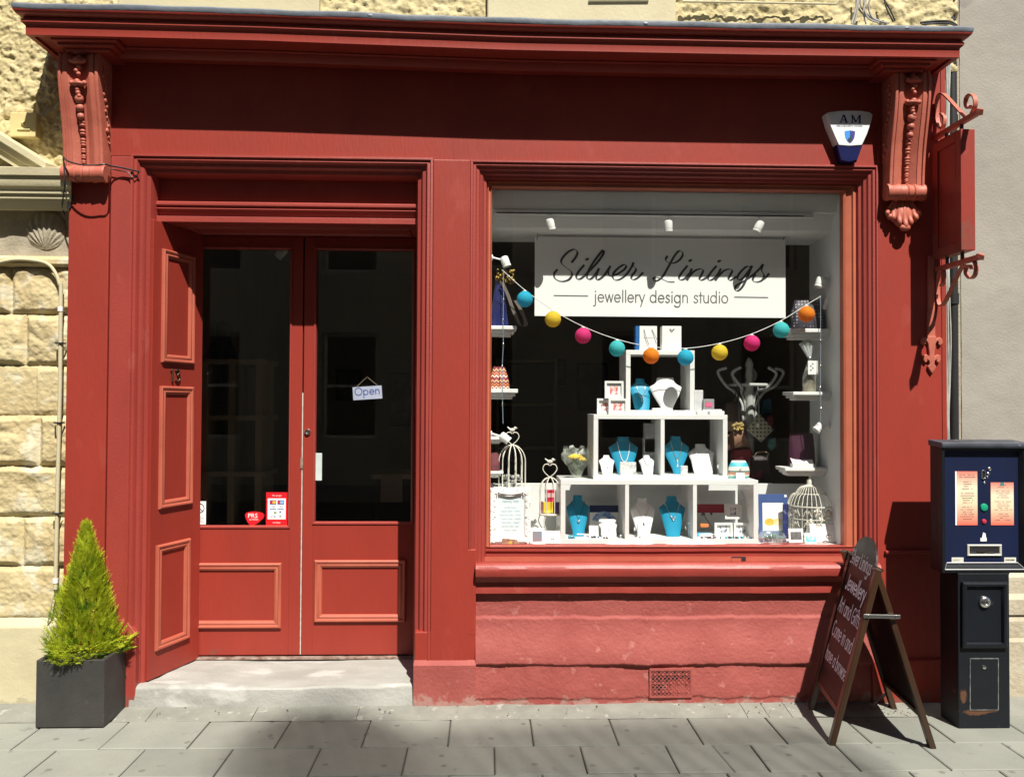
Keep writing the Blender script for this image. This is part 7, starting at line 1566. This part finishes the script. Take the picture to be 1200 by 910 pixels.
dk = artmat('dim_print', (.05, .05, .05), (.10, .09, .08), (.16, .14, .11), 4)
wallpic(393, 433, 424, 470, 'dark framed picture on the back wall left of the Open sign', dk); wallpic(676, 425, 712, 480, 'dark framed picture on the back wall seen through the shop window', dk); wallpic(636, 420, 664, 452, 'small dark picture on the back wall behind the yellow lantern', dk); wallpic(455, 435, 485, 500, 'tall dark picture on the back wall right of the Open sign', dk, M['darkwood'])
tbk = thing('bookcase', 'tall dark bookcase at the back of the shop', 'bookcase', (at(600, 500, 4.6).x, 4.6, rz0)); a = at(585, 420, 4.6); b = at(650, 420, 4.6)
MB().box((a.x, 4.9, rz0), (b.x, 5.18, a.z)).build('back', M['darkwood'], tbk)
for k_ in range(5): z_ = rz0+.05+(a.z-rz0-.09)*k_/4; MB().box((a.x+.002, 4.6, z_), (b.x-.002, 4.899, z_+.03)).build('shelf', dw, tbk)
for x_ in (a.x-.03, b.x): MB().box((x_, 4.6, rz0), (x_+.03, 5.18, a.z)).build('side', dw, tbk)
curt = thing('door_curtain', 'dark teal curtain at the back right of the shop', 'curtain', (at(935, 500, 3.6).x, 3.6, rz0)); a = at(905, 400, 3.6); b = at(985, 400, 3.6)
MB().grid(80, 4, lambda u_, v_: Vector((a.x+(b.x-a.x)*u_, 3.6+.04*math.sin(u_*60), rz0+.02+1.9*v_))).build('cloth', pm('teal_cloth', (.02, .05, .06), None, 8, .8), curt, smooth=60, fixn=False)
MB().tube([(a.x-.1, 3.6, rz0+1.93), (b.x+.1, 3.6, rz0+1.93)], .014, 8).build('rail', M['bronze'], curt)
q_ = at(329, 297, 1.6); t = thing('ceiling_spotlight', 'small white ceiling spotlight inside behind the left door pane', 'spotlight', (q_.x, 1.6, rz1)); MB().tube([(q_.x, 1.6, rz1), (q_.x, 1.6, q_.z+.04)], .008, 8).build('stem', W_, t); spot('head', t, (q_.x+.03, 1.6, q_.z+.04), (-.7, 0, -.8), .09, .034)
# ================================================================ DOOR NOTICES
yg = YD+.0205
p = at(429.5, 460, yg-.012); osn = thing('open_sign', 'pale hanging door sign reading Open', 'door sign', tuple(p)); u = Vector((math.cos(rad(4)), 0, math.sin(rad(4)))); v = Vector((-math.sin(rad(4)), 0, math.cos(rad(4)))); o = Vector((p.x, yg+.025, p.z)); fo = (o, u, v, -UY)
w2, h2 = 17/199., 7.6/199.
MB().obox(o, u, v, -UY, (-w2, -h2, -.004), (w2, h2, 0)).build('board', pm('lilac_card', (.46, .50, .66), None, 9, .6), osn); mb = MB(); write(mb, 'Open', fo, -w2*.87, -h2*.28, w2*1.74, None, .17, .16); mb.build('lettering', flatmat('blue_ink', (.02, .04, .25)), osn, fixn=False)
mb = MB(); top = o+v*(h2+.055)+u*.004; mb.tube([o+u*(-w2*.74)+v*h2, top, o+u*(w2*.74)+v*h2], .0012, 5); mb.build('string', pm('string', (.4, .34, .24), None, 9, .8), osn); MB().ball(top, .004).build('hook', M['bronze'], osn)
# card payment sticker
a = at(311.5, 616.5, yg); b = at(337, 576.5, yg); ys = YD+.0215; w, h = b.x-a.x, b.z-a.z; redst = flatmat('sticker_red', (.62, .012, .02), .4); st_ = thing('payment_sticker', 'red card payment sticker on the left door glass', 'sticker', ((a.x+b.x)/2, ys, a.z))
MB().box((a.x, ys-.001, a.z), (b.x, ys, b.z)).build('sticker', redst, st_); fr = front((a.x, ys-.0012, a.z)); mb = MB(); rect(mb, fr, w*.08, h*.21, w*.92, h*.82, .0003); wp = mb.build('white_panel', WC, st_, fixn=False)
def logo(nm, x0_, y0_, x1_, y1_, c, lift=.0007): mb = MB(); rect(mb, fr, w*x0_, h*y0_, w*x1_, h*y1_, lift); return mb.build(nm, flatmat(nm+'_ink', c), wp, fixn=False)
logo('navy_card_logo', .17, .64, .48, .77, (.03, .08, .25)); logo('blue_card_logo', .53, .64, .84, .77, (.03, .10, .35))
mb = MB()
for cx_2, cy_2, in ((.27, .705),): flat(mb, fr, [(w*cx_2+.011*math.cos(q_), h*cy_2+.009*math.sin(q_)) for q_ in [2*math.pi*i/14 for i in range(14)]], .001)
flat(mb, fr, [(w*.63+.011*math.cos(q_), h*.705+.009*math.sin(q_)) for q_ in [2*math.pi*i/14 for i in range(14)]], .001); mb.build('red_circles', redst, wp, fixn=False)
mb = MB(); flat(mb, fr, [(w*.38+.011*math.cos(q_), h*.705+.009*math.sin(q_)) for q_ in [2*math.pi*i/14 for i in range(14)]], .0012); mb.build('yellow_circle', flatmat('amber_ink', (.8, .45, .05)), wp, fixn=False)
mb = MB(); flat(mb, fr, [(w*.74+.011*math.cos(q_), h*.705+.009*math.sin(q_)) for q_ in [2*math.pi*i/14 for i in range(14)]], .0012); mb.build('pale_circle', flatmat('sky_ink', (.2, .5, .75)), wp, fixn=False)
mb = MB(); btext(mb, 'VISA', fr, w*.33, h*.555, .0095, .0008); btext(mb, 'VISA', fr, w*.68, h*.555, .0095, .0008); rect(mb, fr, w*.18, h*.50, w*.48, h*.525, .0008); rect(mb, fr, w*.53, h*.50, w*.83, h*.525, .0008)
btext(mb, 'JCB', fr, w*.33, h*.255, .014, .0008); mb.build('lettering', flatmat('visa_ink', (.04, .10, .30)), wp, fixn=False)
logo('green_card_logo', .36, .37, .50, .43, (.25, .30, .12)); logo('grey_card_logo', .62, .40, .72, .45, (.12, .16, .22)); logo('faint_card_logo', .62, .27, .73, .33, (.3, .33, .36))
mb = MB(); btext(mb, 'We accept', fr, w*.5, h*.885, .0085, .0008); btext(mb, 'worldpay', fr, w*.5, h*.095, .0085, .0008); mb.build('white_lettering', WC, st_, fixn=False)
# music licence sticker shaped like a plectrum
pts = [(287, 603), (288.5, 600.5), (294, 599), (301, 599), (308, 600.5), (310, 603.5), (308.5, 607), (303, 612), (297, 615.5), (293.5, 615.5), (290.5, 612), (288, 607)]
P2 = [at(a_, b_, ys) for a_, b_ in pts]; c_ = at(298, 606, ys); pq = thing('licence_sticker', 'red plectrum shaped PRS for Music sticker on the left door glass', 'sticker', (c_.x, ys, c_.z-.05))
MB().prism([Vector((q_.x, ys-.001, q_.z)) for q_ in P2], (0, .001, 0)).build('sticker', redst, pq); fr = front((c_.x, ys-.0012, c_.z)); mb = MB(); btext(mb, 'PRS', fr, -.008, -.002, .026, .0006); btext(mb, 'for MUSIC', fr, -.002, -.016, .0085, .0006); mb.build('lettering', WC, pq, fixn=False)
# no smoking sign at the far left of the pane
a = at(231, 614, ys); b = at(241.5, 587, ys); ns_ = thing('no_smoking_sign', 'white no smoking sticker at the left edge of the door glass', 'sticker', ((a.x+b.x)/2, ys, a.z)); MB().box((a.x-.03, ys-.001, a.z), (b.x, ys, b.z)).build('sticker', WC, ns_)
cr = Vector((b.x-.036, ys-.0014, b.z-.04)); mb = MB(); frn = front(cr); ribbon(mb, [(.026*math.cos(q_), .026*math.sin(q_)) for q_ in [2*math.pi*i/26 for i in range(27)]], .0045, frn); ribbon(mb, [(-.018, .018), (.018, -.018)], .004, frn); mb.build('symbol', flatmat('sign_ink', (.05, .05, .06)), ns_, fixn=False)
mb = MB(); [rect(mb, frn, -.03, -.05-.008*k_, .028, -.0475-.008*k_, .0006) for k_ in range(5)]; mb.build('lettering', flatmat('pale_print', (.45, .5, .5)), ns_, fixn=False)
# ================================================================ LIGHT
W = bpy.data.worlds.new('World'); SC.world = W; W.use_nodes = True
nt = W.node_tree; bg = nt.nodes['Background']; sky = nt.nodes.new('ShaderNodeTexSky'); sky.sky_type = 'NISHITA'; sky.sun_disc = False
EL, AZ = 55.5, 19.0
sv = Vector((math.sin(rad(AZ))*math.cos(rad(EL)), -math.cos(rad(AZ))*math.cos(rad(EL)), math.sin(rad(EL))))
sky.sun_elevation = rad(EL); sky.sun_rotation = math.atan2(sv.x, sv.y)
sky.air_density = 1.0; sky.dust_density = 1.0
nt.links.new(sky.outputs[0], bg.inputs[0]); bg.inputs[1].default_value = .05
sl = bpy.data.lights.new('sun', 'SUN'); sl.energy = 5.0; sl.angle = rad(.53); sl.color = (1.0, .955, .87)
so = bpy.data.objects.new('sun', sl); COL.objects.link(so); so.rotation_euler = (-sv).to_track_quat('-Z', 'Y').to_euler(); so.location = (5, -20, 20)
SC.view_settings.view_transform = 'Standard'; SC.view_settings.look = 'None'; SC.view_settings.gamma = 1.0; SC.view_settings.use_curve_mapping = False
SC.view_settings.exposure = .75
SC.cycles.max_bounces = 10; SC.cycles.transparent_max_bounces = 24; SC.cycles.use_denoising = True
bad = {}
for o in SC.objects:
    if o.parent is None and o.type in ('MESH', 'EMPTY') and o.get('kind') != 'structure':
        assert 'label' in o and 'category' in o, o.name
        bad.setdefault(o['label'], []).append(o.name)
        n = len(o['label'].split()); assert 4 <= n <= 16, o['label']
for k, v in bad.items():
    if len(v) > 1: print('DUPLABEL', k, v)
